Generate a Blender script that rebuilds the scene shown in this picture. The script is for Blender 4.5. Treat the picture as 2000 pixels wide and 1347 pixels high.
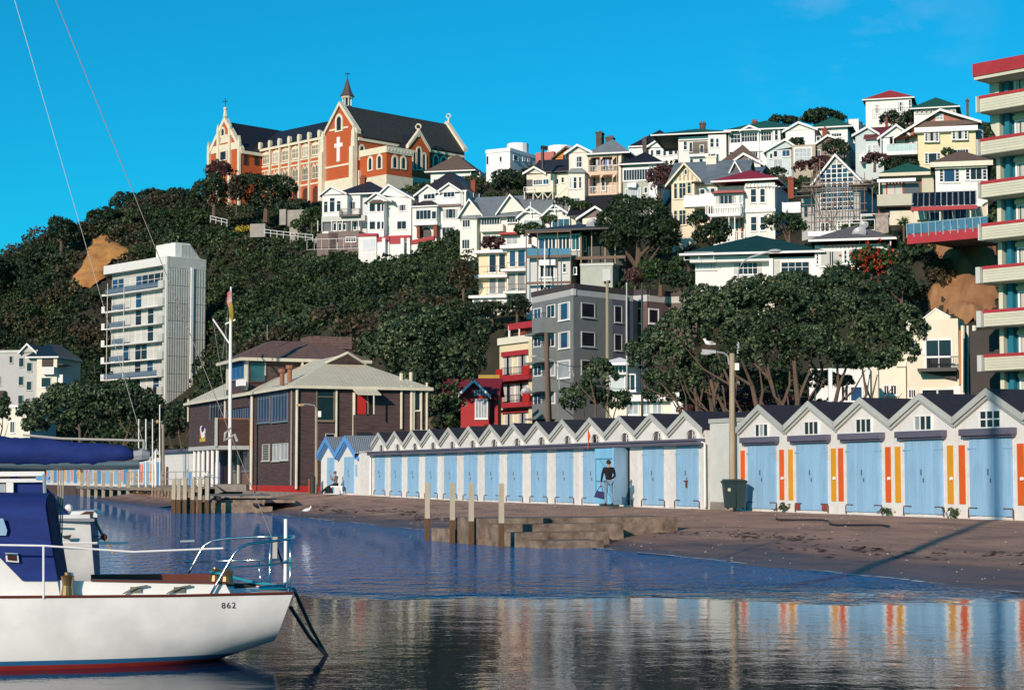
import bpy, bmesh, math, random
import numpy as np
from mathutils import Vector, Matrix
R = math.radians
random.seed(11); rng = np.random.default_rng(11)
for o in list(bpy.data.objects): bpy.data.objects.remove(o)
sc = bpy.context.scene
col = sc.collection
# ---------------------------------------------------------------- camera, sky, sun
EYE = 2.1; FOC = 3600.0; PITCH = math.atan(255.5/3600)
cd = bpy.data.cameras.new('camera'); cam = bpy.data.objects.new('camera', cd); col.objects.link(cam)
cam.location = (0, 0, EYE); cam.rotation_euler = (R(90)+PITCH, 0, 0)
cd.sensor_width = 36; cd.lens = 36*FOC/2000; cd.clip_start = 0.5; cd.clip_end = 6000
sc.camera = cam
SUN_EL, SUN_AZ = 18.5, 25.5          # elevation; azimuth to the left of straight behind the camera
world = bpy.data.worlds.new('World'); sc.world = world; world.use_nodes = True
wn = world.node_tree; wn.nodes.clear()
sky = wn.nodes.new('ShaderNodeTexSky'); sky.sky_type = 'NISHITA'; sky.sun_disc = False
sky.sun_elevation = R(SUN_EL); sky.sun_rotation = R(180+SUN_AZ)
sky.air_density = 1.0; sky.dust_density = 0.25; sky.ozone_density = 2.2
tint = wn.nodes.new('ShaderNodeMix'); tint.data_type = 'RGBA'; tint.blend_type = 'MULTIPLY'
tint.inputs[0].default_value = 1; tint.inputs[7].default_value = (0.03, 0.79, 1.05, 1)
bg = wn.nodes.new('ShaderNodeBackground'); bg.inputs[1].default_value = 0.12
wo = wn.nodes.new('ShaderNodeOutputWorld')
wn.links.new(sky.outputs[0], tint.inputs[6]); cl_tc = wn.nodes.new('ShaderNodeTexCoord'); cl_n = wn.nodes.new('ShaderNodeTexNoise'); cl_n.inputs['Scale'].default_value = 9; cl_n.inputs['Detail'].default_value = 8; cl_n.inputs['Roughness'].default_value = .62
cl_m = wn.nodes.new('ShaderNodeMapping'); cl_m.inputs['Scale'].default_value = (1, 1, 2.2); cl_r = wn.nodes.new('ShaderNodeMapRange'); cl_r.inputs[1].default_value = .52; cl_r.inputs[2].default_value = .85; cl_r.inputs[4].default_value = .5
cl_d = wn.nodes.new('ShaderNodeVectorMath'); cl_d.operation = 'DISTANCE'; cl_d.inputs[1].default_value = (.183, .953, .242); cl_f = wn.nodes.new('ShaderNodeMapRange'); cl_f.inputs[1].default_value = .02; cl_f.inputs[2].default_value = .075; cl_f.inputs[3].default_value = 1; cl_f.inputs[4].default_value = 0
cl_x = wn.nodes.new('ShaderNodeMath'); cl_x.operation = 'MULTIPLY'; cl_c = wn.nodes.new('ShaderNodeMix'); cl_c.data_type = 'RGBA'; cl_c.inputs[7].default_value = (3.2, 4.9, 6.9, 1)
for a_, b_ in ((cl_tc.outputs['Generated'], cl_m.inputs[0]), (cl_m.outputs[0], cl_n.inputs['Vector']), (cl_n.outputs[0], cl_r.inputs[0]), (cl_tc.outputs['Generated'], cl_d.inputs[0]), (cl_d.outputs['Value'], cl_f.inputs[0]), (cl_r.outputs[0], cl_x.inputs[0]), (cl_f.outputs[0], cl_x.inputs[1]), (cl_x.outputs[0], cl_c.inputs[0]), (tint.outputs[2], cl_c.inputs[6])): wn.links.new(a_, b_)
wn.links.new(cl_c.outputs[2], bg.inputs[0]); wn.links.new(bg.outputs[0], wo.inputs[0])
sd = bpy.data.lights.new('sun', 'SUN'); sd.energy = 4.6; sd.angle = R(0.5); sd.color = (1.0, 0.80, 0.66)
sun = bpy.data.objects.new('sun', sd); col.objects.link(sun)
SV = Vector((-math.sin(R(SUN_AZ))*math.cos(R(SUN_EL)), -math.cos(R(SUN_AZ))*math.cos(R(SUN_EL)), math.sin(R(SUN_EL))))
sun.rotation_euler = SV.to_track_quat('Z', 'Y').to_euler(); sun.location = (-30, -40, 60)
vs = sc.view_settings; vs.view_transform = 'Standard'; vs.look = 'None'; vs.exposure = 0; vs.gamma = 1
try: vs.use_curve_mapping = False
except Exception: pass

# ---------------------------------------------------------------- materials
MATS = {}
def M(key, c=None, rough=.65, var=.10, sc_=1.2, bump=None, bs=.3, metal=0, spec=.3, c2=None, streak=None, coat=0):
    if key in MATS: return MATS[key]
    m = bpy.data.materials.new(key); m.use_nodes = True; nt = m.node_tree; n = nt.nodes; L = nt.links
    b = n['Principled BSDF']; b.inputs['Roughness'].default_value = rough; b.inputs['Metallic'].default_value = metal
    b.inputs['Specular IOR Level'].default_value = spec
    if coat: b.inputs['Coat Weight'].default_value = coat
    tc = n.new('ShaderNodeTexCoord'); mp = n.new('ShaderNodeMapping'); L.new(tc.outputs['Object'], mp.inputs[0])
    if streak: mp.inputs['Scale'].default_value = streak
    nz = n.new('ShaderNodeTexNoise'); nz.inputs['Scale'].default_value = sc_; nz.inputs['Detail'].default_value = 6
    nz.inputs['Roughness'].default_value = .65
    L.new(mp.outputs[0], nz.inputs['Vector'])
    rp = n.new('ShaderNodeValToRGB'); rp.color_ramp.elements[0].position = .3; rp.color_ramp.elements[1].position = .7
    d = c2 if c2 else tuple(x*(1-2*var) for x in c)
    rp.color_ramp.elements[0].color = (*d, 1); rp.color_ramp.elements[1].color = (*c, 1)
    L.new(nz.outputs[0], rp.inputs[0])
    oi = n.new('ShaderNodeObjectInfo'); hm = n.new('ShaderNodeMath'); hm.operation = 'MULTIPLY_ADD'
    hm.inputs[1].default_value = .12; hm.inputs[2].default_value = .94; L.new(oi.outputs['Random'], hm.inputs[0])
    mx = n.new('ShaderNodeMix'); mx.data_type = 'RGBA'; mx.blend_type = 'MULTIPLY'; mx.inputs[0].default_value = 1
    L.new(rp.outputs[0], mx.inputs[6]); cc = n.new('ShaderNodeCombineColor')
    for i in range(3): L.new(hm.outputs[0], cc.inputs[i])
    L.new(cc.outputs[0], mx.inputs[7])
    L.new(mx.outputs[2], b.inputs['Base Color'])
    if bump:
        kind, s = bump; bp = n.new('ShaderNodeBump'); bp.inputs['Strength'].default_value = bs; bp.inputs['Distance'].default_value = .03
        if kind == 'noise':
            n2 = n.new('ShaderNodeTexNoise'); n2.inputs['Scale'].default_value = s; n2.inputs['Detail'].default_value = 8
            L.new(tc.outputs['Object'], n2.inputs['Vector']); L.new(n2.outputs[0], bp.inputs['Height'])
        else:
            w = n.new('ShaderNodeTexWave'); w.wave_type = 'BANDS'; w.inputs['Scale'].default_value = 1/(s*math.pi)*1.5708*2 if False else 1/s/3.1831*1.0
            w.bands_direction = {'z': 'Z', 'x': 'X', 'y': 'Y', 'saw': 'Z'}[kind]
            w.wave_profile = 'SAW' if kind == 'saw' else 'SIN'
            w.inputs['Scale'].default_value = 0.3142/s
            L.new(tc.outputs['Object'], w.inputs['Vector']); L.new(w.outputs['Fac'], bp.inputs['Height'])
        L.new(bp.outputs[0], b.inputs['Normal'])
    m.diffuse_color = (*c, 1); MATS[key] = m; return m
WH = M('white_paint', (.80, .79, .75), var=.07, bump=('saw', .2), bs=.25)
WHF = M('white_trim', (.82, .81, .78), var=.04)
CRM = M('cream_paint', (.74, .70, .56), var=.07, bump=('saw', .2), bs=.25)
CRS = M('cream_smooth', (.76, .72, .58), var=.05)
GRYL = M('pale_grey_paint', (.50, .52, .47), var=.06)
GRY = M('grey_render', (.21, .23, .225), var=.09, bump=('noise', 6))
GRYW = M('light_grey_band', (.50, .50, .48), var=.07)
BRN = M('brown_parapet', (.075, .058, .058), var=.1)
SLATE = M('slate_roof', (.022, .024, .034), rough=.55, var=.25, sc_=3, c2=(.010, .011, .016), bump=('z', .25), bs=.3)
SLATEM = M('mossy_slate_roof', (.028, .028, .034), rough=.7, sc_=2.2, c2=(.055, .055, .045), bump=('z', .3), bs=.5)
BRKR = M('red_brick', (.50, .105, .032), var=.08, sc_=2, bump=('z', .25), bs=.2, rough=.8)
STONE = M('cream_stone', (.76, .69, .52), var=.10, bump=('noise', 5))
TINR = M('red_tin_roof', (.32, .022, .03), rough=.45, var=.1)
TING = M('green_tin_roof', (.022, .11, .075), rough=.5, var=.12)
TINGR = M('grey_tin_roof', (.20, .23, .25), rough=.5, var=.12, bump=('x', .3), bs=.3)
TILEB = M('blue_grey_tile_roof', (.17, .21, .24), rough=.5, var=.2, bump=('z', .35), bs=.8)
BRNR = M('brown_tile_roof', (.16, .11, .085), rough=.8, var=.2, sc_=4)
DKR = M('dark_iron_roof', (.035, .035, .045), rough=.5, var=.2)
BRICKC = M('chimney_brick', (.30, .085, .05), rough=.85, var=.2, sc_=5)
DARKM = M('dark_metal', (.03, .03, .032), rough=.45)
STEEL = M('stainless_steel', (.62, .62, .62), rough=.16, metal=1, var=.02)
GALV = M('galvanised_steel', (.40, .41, .41), rough=.45, metal=.3)
WOODP = M('weathered_pole_wood', (.33, .27, .20), rough=.85, var=.2, sc_=3, streak=(6, 6, .5))
WOODG = M('grey_timber', (.24, .21, .185), rough=.85, var=.22, sc_=3, streak=(3, 3, .4))
CONC = M('concrete', (.30, .26, .22), rough=.9, var=.2, sc_=1.5, bump=('noise', 9))
RED = M('red_paint', (.48, .03, .025), rough=.5, var=.1)
REDT = M('red_trim', (.40, .035, .045), rough=.6, var=.1)
ORG = M('orange_paint', (.74, .125, .018), rough=.5, var=.08)
YEL = M('ochre_paint', (.74, .33, .02), rough=.5, var=.08)
SKYB = M('sky_blue_paint', (.30, .52, .72), rough=.55, var=.10, sc_=3, streak=(2, 2, .4))
TRIMB = M('bright_blue_trim', (.12, .34, .70), rough=.5, var=.08)
LEDGE = M('slate_purple_lintel', (.13, .13, .18), rough=.7, var=.15, streak=(.6, .6, 5))
FELT = M('dark_felt_roof', (.030, .030, .040), rough=.85, var=.2, sc_=6, bump=('noise', 30), bs=.2)
PINK = M('pink_render', (.50, .16, .14), rough=.8)
ORNG = M('orange_stucco', (.66, .27, .08), rough=.8)
PEACH = M('peach_render', (.82, .64, .42), rough=.75, var=.05)
TING2 = 0
CURT = M('net_curtain', (.55, .56, .52), rough=.9, var=.12, sc_=2, streak=(9, 9, .1))
BRDK = M('stained_dark_board', (.125, .082, .076), rough=.8, var=.2, sc_=2.2, streak=(.5, .5, 9), c2=(.040, .026, .030), bump=('saw', .16), bs=.9)
CLUBC = M('cream_fascia', (.70, .65, .50), rough=.6)
SHING = M('wood_shingle_roof', (.19, .12, .10), rough=.9, var=.2, sc_=5, c2=(.09, .055, .05), bump=('z', .2), bs=.9)
CORR = M('cream_corrugated_iron', (.70, .64, .47), rough=.5, var=.07, bump=('x', .09), bs=.6)
def glass_mat(key, c, rough=.08, spec=.35):
    m = bpy.data.materials.new(key); m.use_nodes = True; b = m.node_tree.nodes['Principled BSDF']; n = m.node_tree.nodes; L = m.node_tree.links
    oi = n.new('ShaderNodeObjectInfo'); rp = n.new('ShaderNodeValToRGB')
    rp.color_ramp.elements[0].color = (*[x*.6 for x in c], 1); rp.color_ramp.elements[1].color = (*[min(1, x*1.6) for x in c], 1)
    tc = n.new('ShaderNodeTexCoord'); nz = n.new('ShaderNodeTexNoise'); nz.inputs['Scale'].default_value = .9
    L.new(tc.outputs['Object'], nz.inputs['Vector']); L.new(nz.outputs[0], rp.inputs[0]); L.new(rp.outputs[0], b.inputs['Base Color'])
    b.inputs['Roughness'].default_value = rough; b.inputs['Specular IOR Level'].default_value = spec
    MATS[key] = m; return m
GL = glass_mat('window_glass', (.015, .018, .026)); GLB = glass_mat('blue_window_glass', (.02, .055, .12)); GLG = glass_mat('green_window_glass', (.03, .10, .12))
GLP = glass_mat('pale_pane', (.30, .34, .36), .15)

# ---------------------------------------------------------------- geometry helpers
def ray(px, py):
    a = (px-1000)/FOC; b = (673.5-py)/FOC
    return Vector((a, math.cos(PITCH)-b*math.sin(PITCH), math.sin(PITCH)+b*math.cos(PITCH)))
def P(px, py, Y):
    d = ray(px, py); return Vector((0, 0, EYE))+d*(Y/d.y)
def PZ(px, py, z):
    d = ray(px, py); return Vector((0, 0, EYE))+d*((z-EYE)/d.z)
class MB:
    def __init__(s): s.v = []; s.f = []
    def add(s, vs, fs):
        k = len(s.v); s.v.extend([tuple(v) for v in vs]); s.f.extend([tuple(i+k for i in f) for f in fs]); return s
    def hexa(s, p): return s.add(p, [(0, 1, 2, 3), (7, 6, 5, 4), (0, 4, 5, 1), (1, 5, 6, 2), (2, 6, 7, 3), (3, 7, 4, 0)])
    def box(s, x0, x1, y0, y1, z0, z1):
        return s.hexa([(x0, y0, z0), (x1, y0, z0), (x1, y1, z0), (x0, y1, z0), (x0, y0, z1), (x1, y0, z1), (x1, y1, z1), (x0, y1, z1)])
    def tube(s, pts, r, n=8, cap=True):
        pts = [Vector(p) for p in pts]; rs = r if isinstance(r, (list, tuple)) else [r]*len(pts); rings = []
        for i, p in enumerate(pts):
            d = (pts[min(i+1, len(pts)-1)]-pts[max(i-1, 0)])
            if d.length < 1e-9: d = Vector((0, 0, 1))
            d.normalize(); a = Vector((0, 0, 1)) if abs(d.z) < .9 else Vector((1, 0, 0))
            e1 = d.cross(a).normalized(); e2 = d.cross(e1)
            rings.append([p+(e1*math.cos(2*math.pi*k/n)+e2*math.sin(2*math.pi*k/n))*rs[i] for k in range(n)])
        vs = [v for rg in rings for v in rg]; fs = []
        for i in range(len(pts)-1):
            for k in range(n): fs.append((i*n+k, i*n+(k+1) % n, (i+1)*n+(k+1) % n, (i+1)*n+k))
        if cap: fs.append(tuple(range(n))); fs.append(tuple(range((len(pts)-1)*n, len(pts)*n)))
        return s.add(vs, fs)
    def sphere(s, c, r, n=8, m=6):
        c = Vector(c); r = Vector(r) if not isinstance(r, (int, float)) else Vector((r, r, r)); vs = []; fs = []
        for i in range(m+1):
            t = math.pi*i/m
            for k in range(n): vs.append(c+Vector((r.x*math.sin(t)*math.cos(2*math.pi*k/n), r.y*math.sin(t)*math.sin(2*math.pi*k/n), r.z*math.cos(t))))
        for i in range(m):
            for k in range(n): fs.append((i*n+k, i*n+(k+1) % n, (i+1)*n+(k+1) % n, (i+1)*n+k))
        return s.add(vs, fs)
class Fr:
    """vertical plane: origin (x, y), yaw; u runs along it, z up, off outward towards the viewer"""
    def __init__(s, x, y, a):
        s.x, s.y, s.a = x, y, a; s.U = Vector((math.cos(R(a)), math.sin(R(a)), 0)); s.N = Vector((math.sin(R(a)), -math.cos(R(a)), 0))
    def w(s, u, z, off=0): return Vector((s.x, s.y, 0))+s.U*u+s.N*off+Vector((0, 0, z))
    def uz(s, px, py, off=0):
        d = ray(px, py); o = Vector((s.x, s.y, 0))+s.N*off
        w = d*(o.dot(s.N)/d.dot(s.N)); w.z += EYE; q = w-Vector((s.x, s.y, 0)); return q.dot(s.U), w.z
    def box(s, mb, u0, u1, z0, z1, o0, o1):
        return mb.hexa([s.w(u0, z0, o0), s.w(u1, z0, o0), s.w(u1, z0, o1), s.w(u0, z0, o1), s.w(u0, z1, o0), s.w(u1, z1, o0), s.w(u1, z1, o1), s.w(u0, z1, o1)])
    def prism(s, mb, pts, o0, o1):
        n = len(pts); vs = [s.w(u, z, o1) for u, z in pts]+[s.w(u, z, o0) for u, z in pts]
        return mb.add(vs, [tuple(range(n)), tuple(range(2*n-1, n-1, -1))]+[(i, (i+1) % n, n+(i+1) % n, n+i) for i in range(n)])
    def tube(s, mb, pts, r, n=6): return mb.tube([s.w(*p) for p in pts], r, n)
def link_mesh(name, mb, mat, parent=None, base=None, smooth=False):
    b = Vector(base) if base is not None else Vector((0, 0, 0))
    me = bpy.data.meshes.new(name)
    me.from_pydata([(v[0]-b.x, v[1]-b.y, v[2]-b.z) for v in mb.v], [], mb.f)
    for q in (mat if isinstance(mat, (list, tuple)) else [mat]): me.materials.append(q)
    if smooth: me.shade_smooth()
    o = bpy.data.objects.new(name, me); col.objects.link(o)
    if parent is not None: o.parent = parent
    else: o.location = b
    return o
class Thing:
    def __init__(s, name, label, cat, base, group=None):
        s.base = Vector(base); s.o = bpy.data.objects.new(name, None); s.o.empty_display_size = .5; col.objects.link(s.o); s.o.location = s.base
        s.o['label'] = label; s.o['category'] = cat
        if group: s.o['group'] = group
    def part(s, name, mb, mat, parent=None, smooth=False, label=None):
        o = link_mesh(name, mb, mat, parent or s.o, s.base, smooth)
        if label: o['label'] = label
        return o
def solo(name, label, cat, mb, mat, base=None, group=None, smooth=False):
    o = link_mesh(name, mb, mat, None, base if base is not None else (mb.v[0] if mb.v else None), smooth); o['label'] = label; o['category'] = cat
    if group: o['group'] = group
    return o
def struct(name, mb, mat, kind='structure', smooth=False):
    o = link_mesh(name, mb, mat, None, None, smooth); o['kind'] = kind; return o
def copy_thing(t, delta, label, group=None):
    """copy a thing with its parts and sub-parts, no bpy.ops"""
    r = t.copy(); col.objects.link(r); r.location = Vector(t.location)+Vector(delta); r['label'] = label
    if group: r['group'] = group
    def rec(a, b):
        for ch in list(a.children):
            c = ch.copy(); col.objects.link(c); c.parent = b; rec(ch, c)
    rec(t, r); return r
ZM = {12: (340, 900, 6.25), 13: (0, 820, 4.348), 1: (380, 130, 3.226), 2: (600, 320, 4.0), 3: (920, 220, 3.962), 4: (1300, 160, 3.9625), 5: (1560, 160, 3.368), 6: (0, 400, 2.928), 7: (340, 620, 3.544), 8: (900, 420, 3.062),
      9: (1060, 460, 2.5), 10: (1700, 80, 1.82), 11: (1760, 580, 6.121), 0: (0, 0, 1)}
FOOT = []
class House(Thing):
    def __init__(s, name, label, cat, zm, anchor, D, yaw, wall=None, group=None, frm=None):
        s.z = ZM[zm]; s.wall = wall or WH; s.frm = frm or WHF; s.D = D
        p = P(*s.px(*anchor), D); s.f = Fr(p.x, p.y, yaw); s.off = 0
        Thing.__init__(s, name, label, cat, p, group)
    def px(s, x, y): return (s.z[0]+x/s.z[2], s.z[1]+y/s.z[2])
    def uz(s, x, y, off=0): return s.f.uz(*s.px(x, y), off)
    def right(s, u, off=0):
        """view of the same thing whose plane is the side that faces right at local u"""
        t = object.__new__(House); t.__dict__ = dict(s.__dict__); w = s.f.w(u, 0, off); t.f = Fr(w.x, w.y, s.f.a+90); return t
    def left(s, u, off=0):
        t = object.__new__(House); t.__dict__ = dict(s.__dict__); w = s.f.w(u, 0, off); t.f = Fr(w.x, w.y, s.f.a-90); return t
    def rect(s, x0, y0, x1, y1, off=0):
        u0, z1 = s.uz(x0, y0, off); u1, z0 = s.uz(x1, y1, off); return u0, u1, z0, z1
    def body(s, x0, y0, x1, y1, depth, off=0, down=4, mat=None, name='wall'):
        u0, u1, z0, z1 = s.rect(x0, y0, x1, y1, off); mb = MB(); s.f.box(mb, u0, u1, z0-down, z1, off-depth, off); s.part(name, mb, mat or s.wall); FOOT.append((s.f, u0, u1, off-depth, off))
        return u0, u1, z0, z1
    def pbox(s, name, x0, y0, x1, y1, o0, o1, mat, parent=None, mb=None):
        u0, u1, z0, z1 = s.rect(x0, y0, x1, y1, o1); m = mb or MB(); s.f.box(m, u0, u1, z0, z1, o0, o1)
        if mb is None: return s.part(name, m, mat, parent)
    def poly(s, name, pts, o0, o1, mat, parent=None, mb=None):
        q = [s.uz(x, y, o1) for x, y in pts]; m = mb or MB(); s.f.prism(m, q, o0, o1)
        if mb is None: return s.part(name, m, mat, parent)
    def win(s, x0, y0, x1, y1, nx=1, ny=1, off=0, glass=None, frm=None, t=.09, sill=True, m=.05, name='window', curtain=None, panes=False, topsplit=None, arch=False, hood=False):
        u0, u1, z0, z1 = s.rect(x0, y0, x1, y1, off+.06); f = s.f; mb = MB()
        if u1 < u0: u0, u1 = u1, u0
        if z1-z0 < .05 or u1-u0 < .05 or abs(f.w((u0+u1)/2, 0).y-s.D) > 22 or u1-u0 > 12: return
        o0, o1 = off+.002, off+.085
        f.box(mb, u0-t, u0, z0-t, z1+t, o0, o1); f.box(mb, u1, u1+t, z0-t, z1+t, o0, o1)
        f.box(mb, u0, u1, z0-t, z0, o0, o1-.003); f.box(mb, u0, u1, z1, z1+t, o0, o1-.003)
        for i in range(1, nx): c = u0+(u1-u0)*i/nx; f.box(mb, c-m/2, c+m/2, z0, z1, o0, o1-.02)
        for j in range(1, ny): c = z0+(z1-z0)*j/ny; f.box(mb, u0, u1, c-m/2, c+m/2, o0, o1-.025)
        if topsplit: c = z1-(z1-z0)*topsplit; f.box(mb, u0, u1, c-m/2, c+m/2, o0, o1-.025)
        if sill: f.box(mb, u0-t-.05, u1+t+.05, z0-t-.07, z0-t-.003, off+.002, off+.17)
        if hood: f.box(mb, u0-t-.1, u1+t+.1, z1+t+.003, z1+t+.12, off+.002, off+.28)
        w = s.part(name, mb, frm or s.frm)
        if panes:
            for i in range(nx):
                for j in range(ny):
                    pm = MB(); f.box(pm, u0+(u1-u0)*i/nx+m/2, u0+(u1-u0)*(i+1)/nx-m/2, z0+(z1-z0)*j/ny+m/2, z0+(z1-z0)*(j+1)/ny-m/2, off+.005, off+.035); s.part('pane', pm, glass or GL, w)
        else:
            pm = MB(); f.box(pm, u0+.002, u1-.002, z0+.002, z1-.002, off+.005, off+.035); s.part('pane', pm, glass or GL, w)
        if curtain:
            cm = MB(); k = curtain if not isinstance(curtain, bool) else .28; du = (u1-u0)*k
            f.box(cm, u0+.01, u0+du, z0+.01, z1-.01, off+.036, off+.042); s.part('curtain', cm, CURT, w)
            if k < .5: cm = MB(); f.box(cm, u1-du, u1-.01, z0+.01, z1-.01, off+.036, off+.042); s.part('curtain', cm, CURT, w)
        return w
    def wins(s, lst, **k):
        for q in lst: s.win(*q, **k)
    def gable(s, a, p, b, depth, off=0, over=.45, roof=None, fill=None, thick=.16, barge=None, eave=.35, wallfill=True):
        """gable end towards the viewer: a, p, b = left foot, peak, right foot in pixels"""
        A = s.uz(*a, off); Q = s.uz(*p, off); B = s.uz(*b, off); f = s.f
        if wallfill:
            mb = MB(); base = min(A[1], B[1]); f.prism(mb, [(A[0], A[1]), (B[0], B[1]), (Q[0], Q[1]-.05)], off-depth+.01, off); s.part('gable_wall', mb, fill or s.wall)
        rm = MB(); bm_ = MB()
        for E_ in (A, B):
            du = E_[0]-Q[0]; dz = E_[1]-Q[1]; L = math.hypot(du, dz) or 1; ex = (E_[0]+du/L*eave, E_[1]+dz/L*eave)
            f.prism(rm, [Q, ex, (ex[0], ex[1]+thick), (Q[0], Q[1]+thick)], off-depth-.2, off+over-.06)
            f.prism(bm_, [(Q[0], Q[1]-.12), (ex[0], ex[1]-.12), (ex[0], ex[1]+thick+.03), (Q[0], Q[1]+thick+.03)], off+over-.058, off+over)
        s.part('roof', rm, roof or DKR); s.part('bargeboard', bm_, barge or s.frm)
        return A, Q, B
    def ridge(s, u0, u1, ze, zr, w0, w1, over=.35, roof=None, thick=.14, wall=None):
        """ridge parallel to the front; w0 front offset, w1 back offset"""
        f = s.f; mid = (w0+w1)/2; h = MB(); e = (zr-ze)/((w0-w1)/2)*over
        for wa in (w0+over, w1-over):
            h.hexa([f.w(u0-over, ze-e, wa), f.w(u1+over, ze-e, wa), f.w(u1+over, zr, mid), f.w(u0-over, zr, mid),
                    f.w(u0-over, ze-e+thick, wa), f.w(u1+over, ze-e+thick, wa), f.w(u1+over, zr+thick, mid), f.w(u0-over, zr+thick, mid)])
        s.part('roof', h, roof or DKR)
        g = MB(); g.add([f.w(u, z, w) for u in (u0, u1) for (z, w) in ((ze-.05, w0), (ze-.05, w1), (zr-.03, mid))], [(0, 1, 2), (3, 5, 4), (0, 3, 4, 1)]); s.part('gable_wall', g, wall or s.wall)
    def hip(s, u0, u1, w0, w1, ze, zr, over=.4, roof=None, fascia=None, fh=.2, soff=True):
        f = s.f; a, b, c, d = u0-over, u1+over, w0+over, w1-over
        W = b-a; Dp = c-d; mb = MB()
        if W >= Dp: r0 = (a+Dp/2, (c+d)/2); r1 = (b-Dp/2, (c+d)/2)
        else: r0 = ((a+b)/2, c-W/2); r1 = ((a+b)/2, d+W/2)
        vs = [f.w(a, ze, c), f.w(b, ze, c), f.w(b, ze, d), f.w(a, ze, d), f.w(r0[0], zr, r0[1]), f.w(r1[0], zr, r1[1])]
        fs = [(0, 1, 5, 4), (1, 2, 5), (2, 3, 4, 5), (3, 0, 4)] if W >= Dp else [(0, 1, 4), (1, 2, 5, 4), (2, 3, 5), (3, 0, 4, 5)]
        mb.add(vs, fs+[(3, 2, 1, 0)]); r = s.part('roof', mb, roof or DKR)
        fm = MB(); t = .05
        f.box(fm, a-.01, b+.01, ze-fh, ze-.004, c-t, c+.02); f.box(fm, a-.01, b+.01, ze-fh, ze-.004, d, d+t)
        f.box(fm, a-.01, a+t, ze-fh+.002, ze-.005, d+t, c-t-.002); f.box(fm, b-t, b+.01, ze-fh+.002, ze-.005, d+t, c-t-.002)
        s.part('gutter', fm, fascia or s.frm, r); return r
    def chimney(s, x0, y0, x1, y1, off, mat=None, pots=1, depth=.8):
        u0, u1, z0, z1 = s.rect(x0, y0, x1, y1, off); mb = MB(); s.f.box(mb, u0, u1, z0-1.5, z1-.2, off-depth, off); s.f.box(mb, u0-.08, u1+.08, z1-.2, z1, off-depth-.08, off+.08)
        c = s.part('chimney', mb, mat or BRICKC)
        if pots:
            pm = MB()
            for i in range(pots): q = u0+(u1-u0)*(i+.5)/pots; s.f.tube(pm, [(q, z1-.01, off-depth/2), (q, z1+.35, off-depth/2)], .11, 8)
            s.part('chimney_pot', pm, BRICKC, c)
    def rail(s, x0, y0, x1, y1, off, depth=None, mat=None, step=.14, name='railing', r=.02, bars=True, ends=True):
        """balustrade: top rail from pixel y0, bottom y1, at offset; returns sides back to the wall"""
        u0, u1, z0, z1 = s.rect(x0, y0, x1, y1, off); mb = MB(); f = s.f
        f.box(mb, u0, u1, z1-.06, z1, off-.05, off); f.box(mb, u0, u1, z0+.03, z0+.07, off-.04, off-.01)
        n = max(2, int((u1-u0)/step))
        if bars:
            for i in range(n+1): q = u0+(u1-u0)*i/n; f.box(mb, q-r, q+r, z0, z1-.06, off-.035, off-.015)
        if depth and ends:
            for q in (u0, u1): f.box(mb, q-.02, q+.02, z1-.058, z1-.002, off-depth, off-.05)
            k = max(2, int(depth/step))
            if bars:
                for q in (u0, u1):
                    for i in range(k): ww = off-depth*(i+.5)/k; f.box(mb, q-.012, q+.012, z0, z1-.06, ww-r, ww+r)
        return s.part(name, mb, mat or s.frm)
    def slab(s, name, x0, y0, x1, y1, proj, mat, off=0):
        u0, u1, z0, z1 = s.rect(x0, y0, x1, y1, off+proj); mb = MB(); s.f.box(mb, u0, u1, z0, z1, off, off+proj); return s.part(name, mb, mat)
    def lancet(s, x0, y0, x1, y1, off=0, t=.28, mat=None, glass=None, name='lancet_window', round_=False):
        u0, u1, z0, z1 = s.rect(x0, y0, x1, y1, off); f = s.f; c = (u0+u1)/2; w = (u1-u0)/2; sp = z1-w*(1.25 if not round_ else 1)
        def arch(w, z0, top, sp):
            n = 5; return [(c-w, z0), (c+w, z0)]+[(c+w*math.cos(a)**(1 if round_ else 1.25), sp+(top-sp)*math.sin(a)) for a in [math.pi/2*k/n for k in range(n+1)]]+[(c-w*math.cos(a)**(1 if round_ else 1.25), sp+(top-sp)*math.sin(a)) for a in [math.pi/2*k/n for k in range(n-1, -1, -1)]]
        mb = MB(); A = arch(w+t, z0-t*.6, z1+t*1.2, sp); B = arch(w, z0, z1, sp); n = len(A)
        for i in range(n):
            j = (i+1) % n; f.prism(mb, [A[i], A[j], B[j], B[i]], off+.003, off+.16)
        o = s.part(name, mb, mat or STONE); g_ = MB(); f.prism(g_, B, off+.004, off+.04); s.part('pane', g_, glass or GL, o); return o
    def pipe(s, name, pts, off, r, mat): 
        mb = MB(); s.f.tube(mb, [(*s.uz(x, y, off), off) for x, y in pts], r); return s.part(name, mb, mat)

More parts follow.
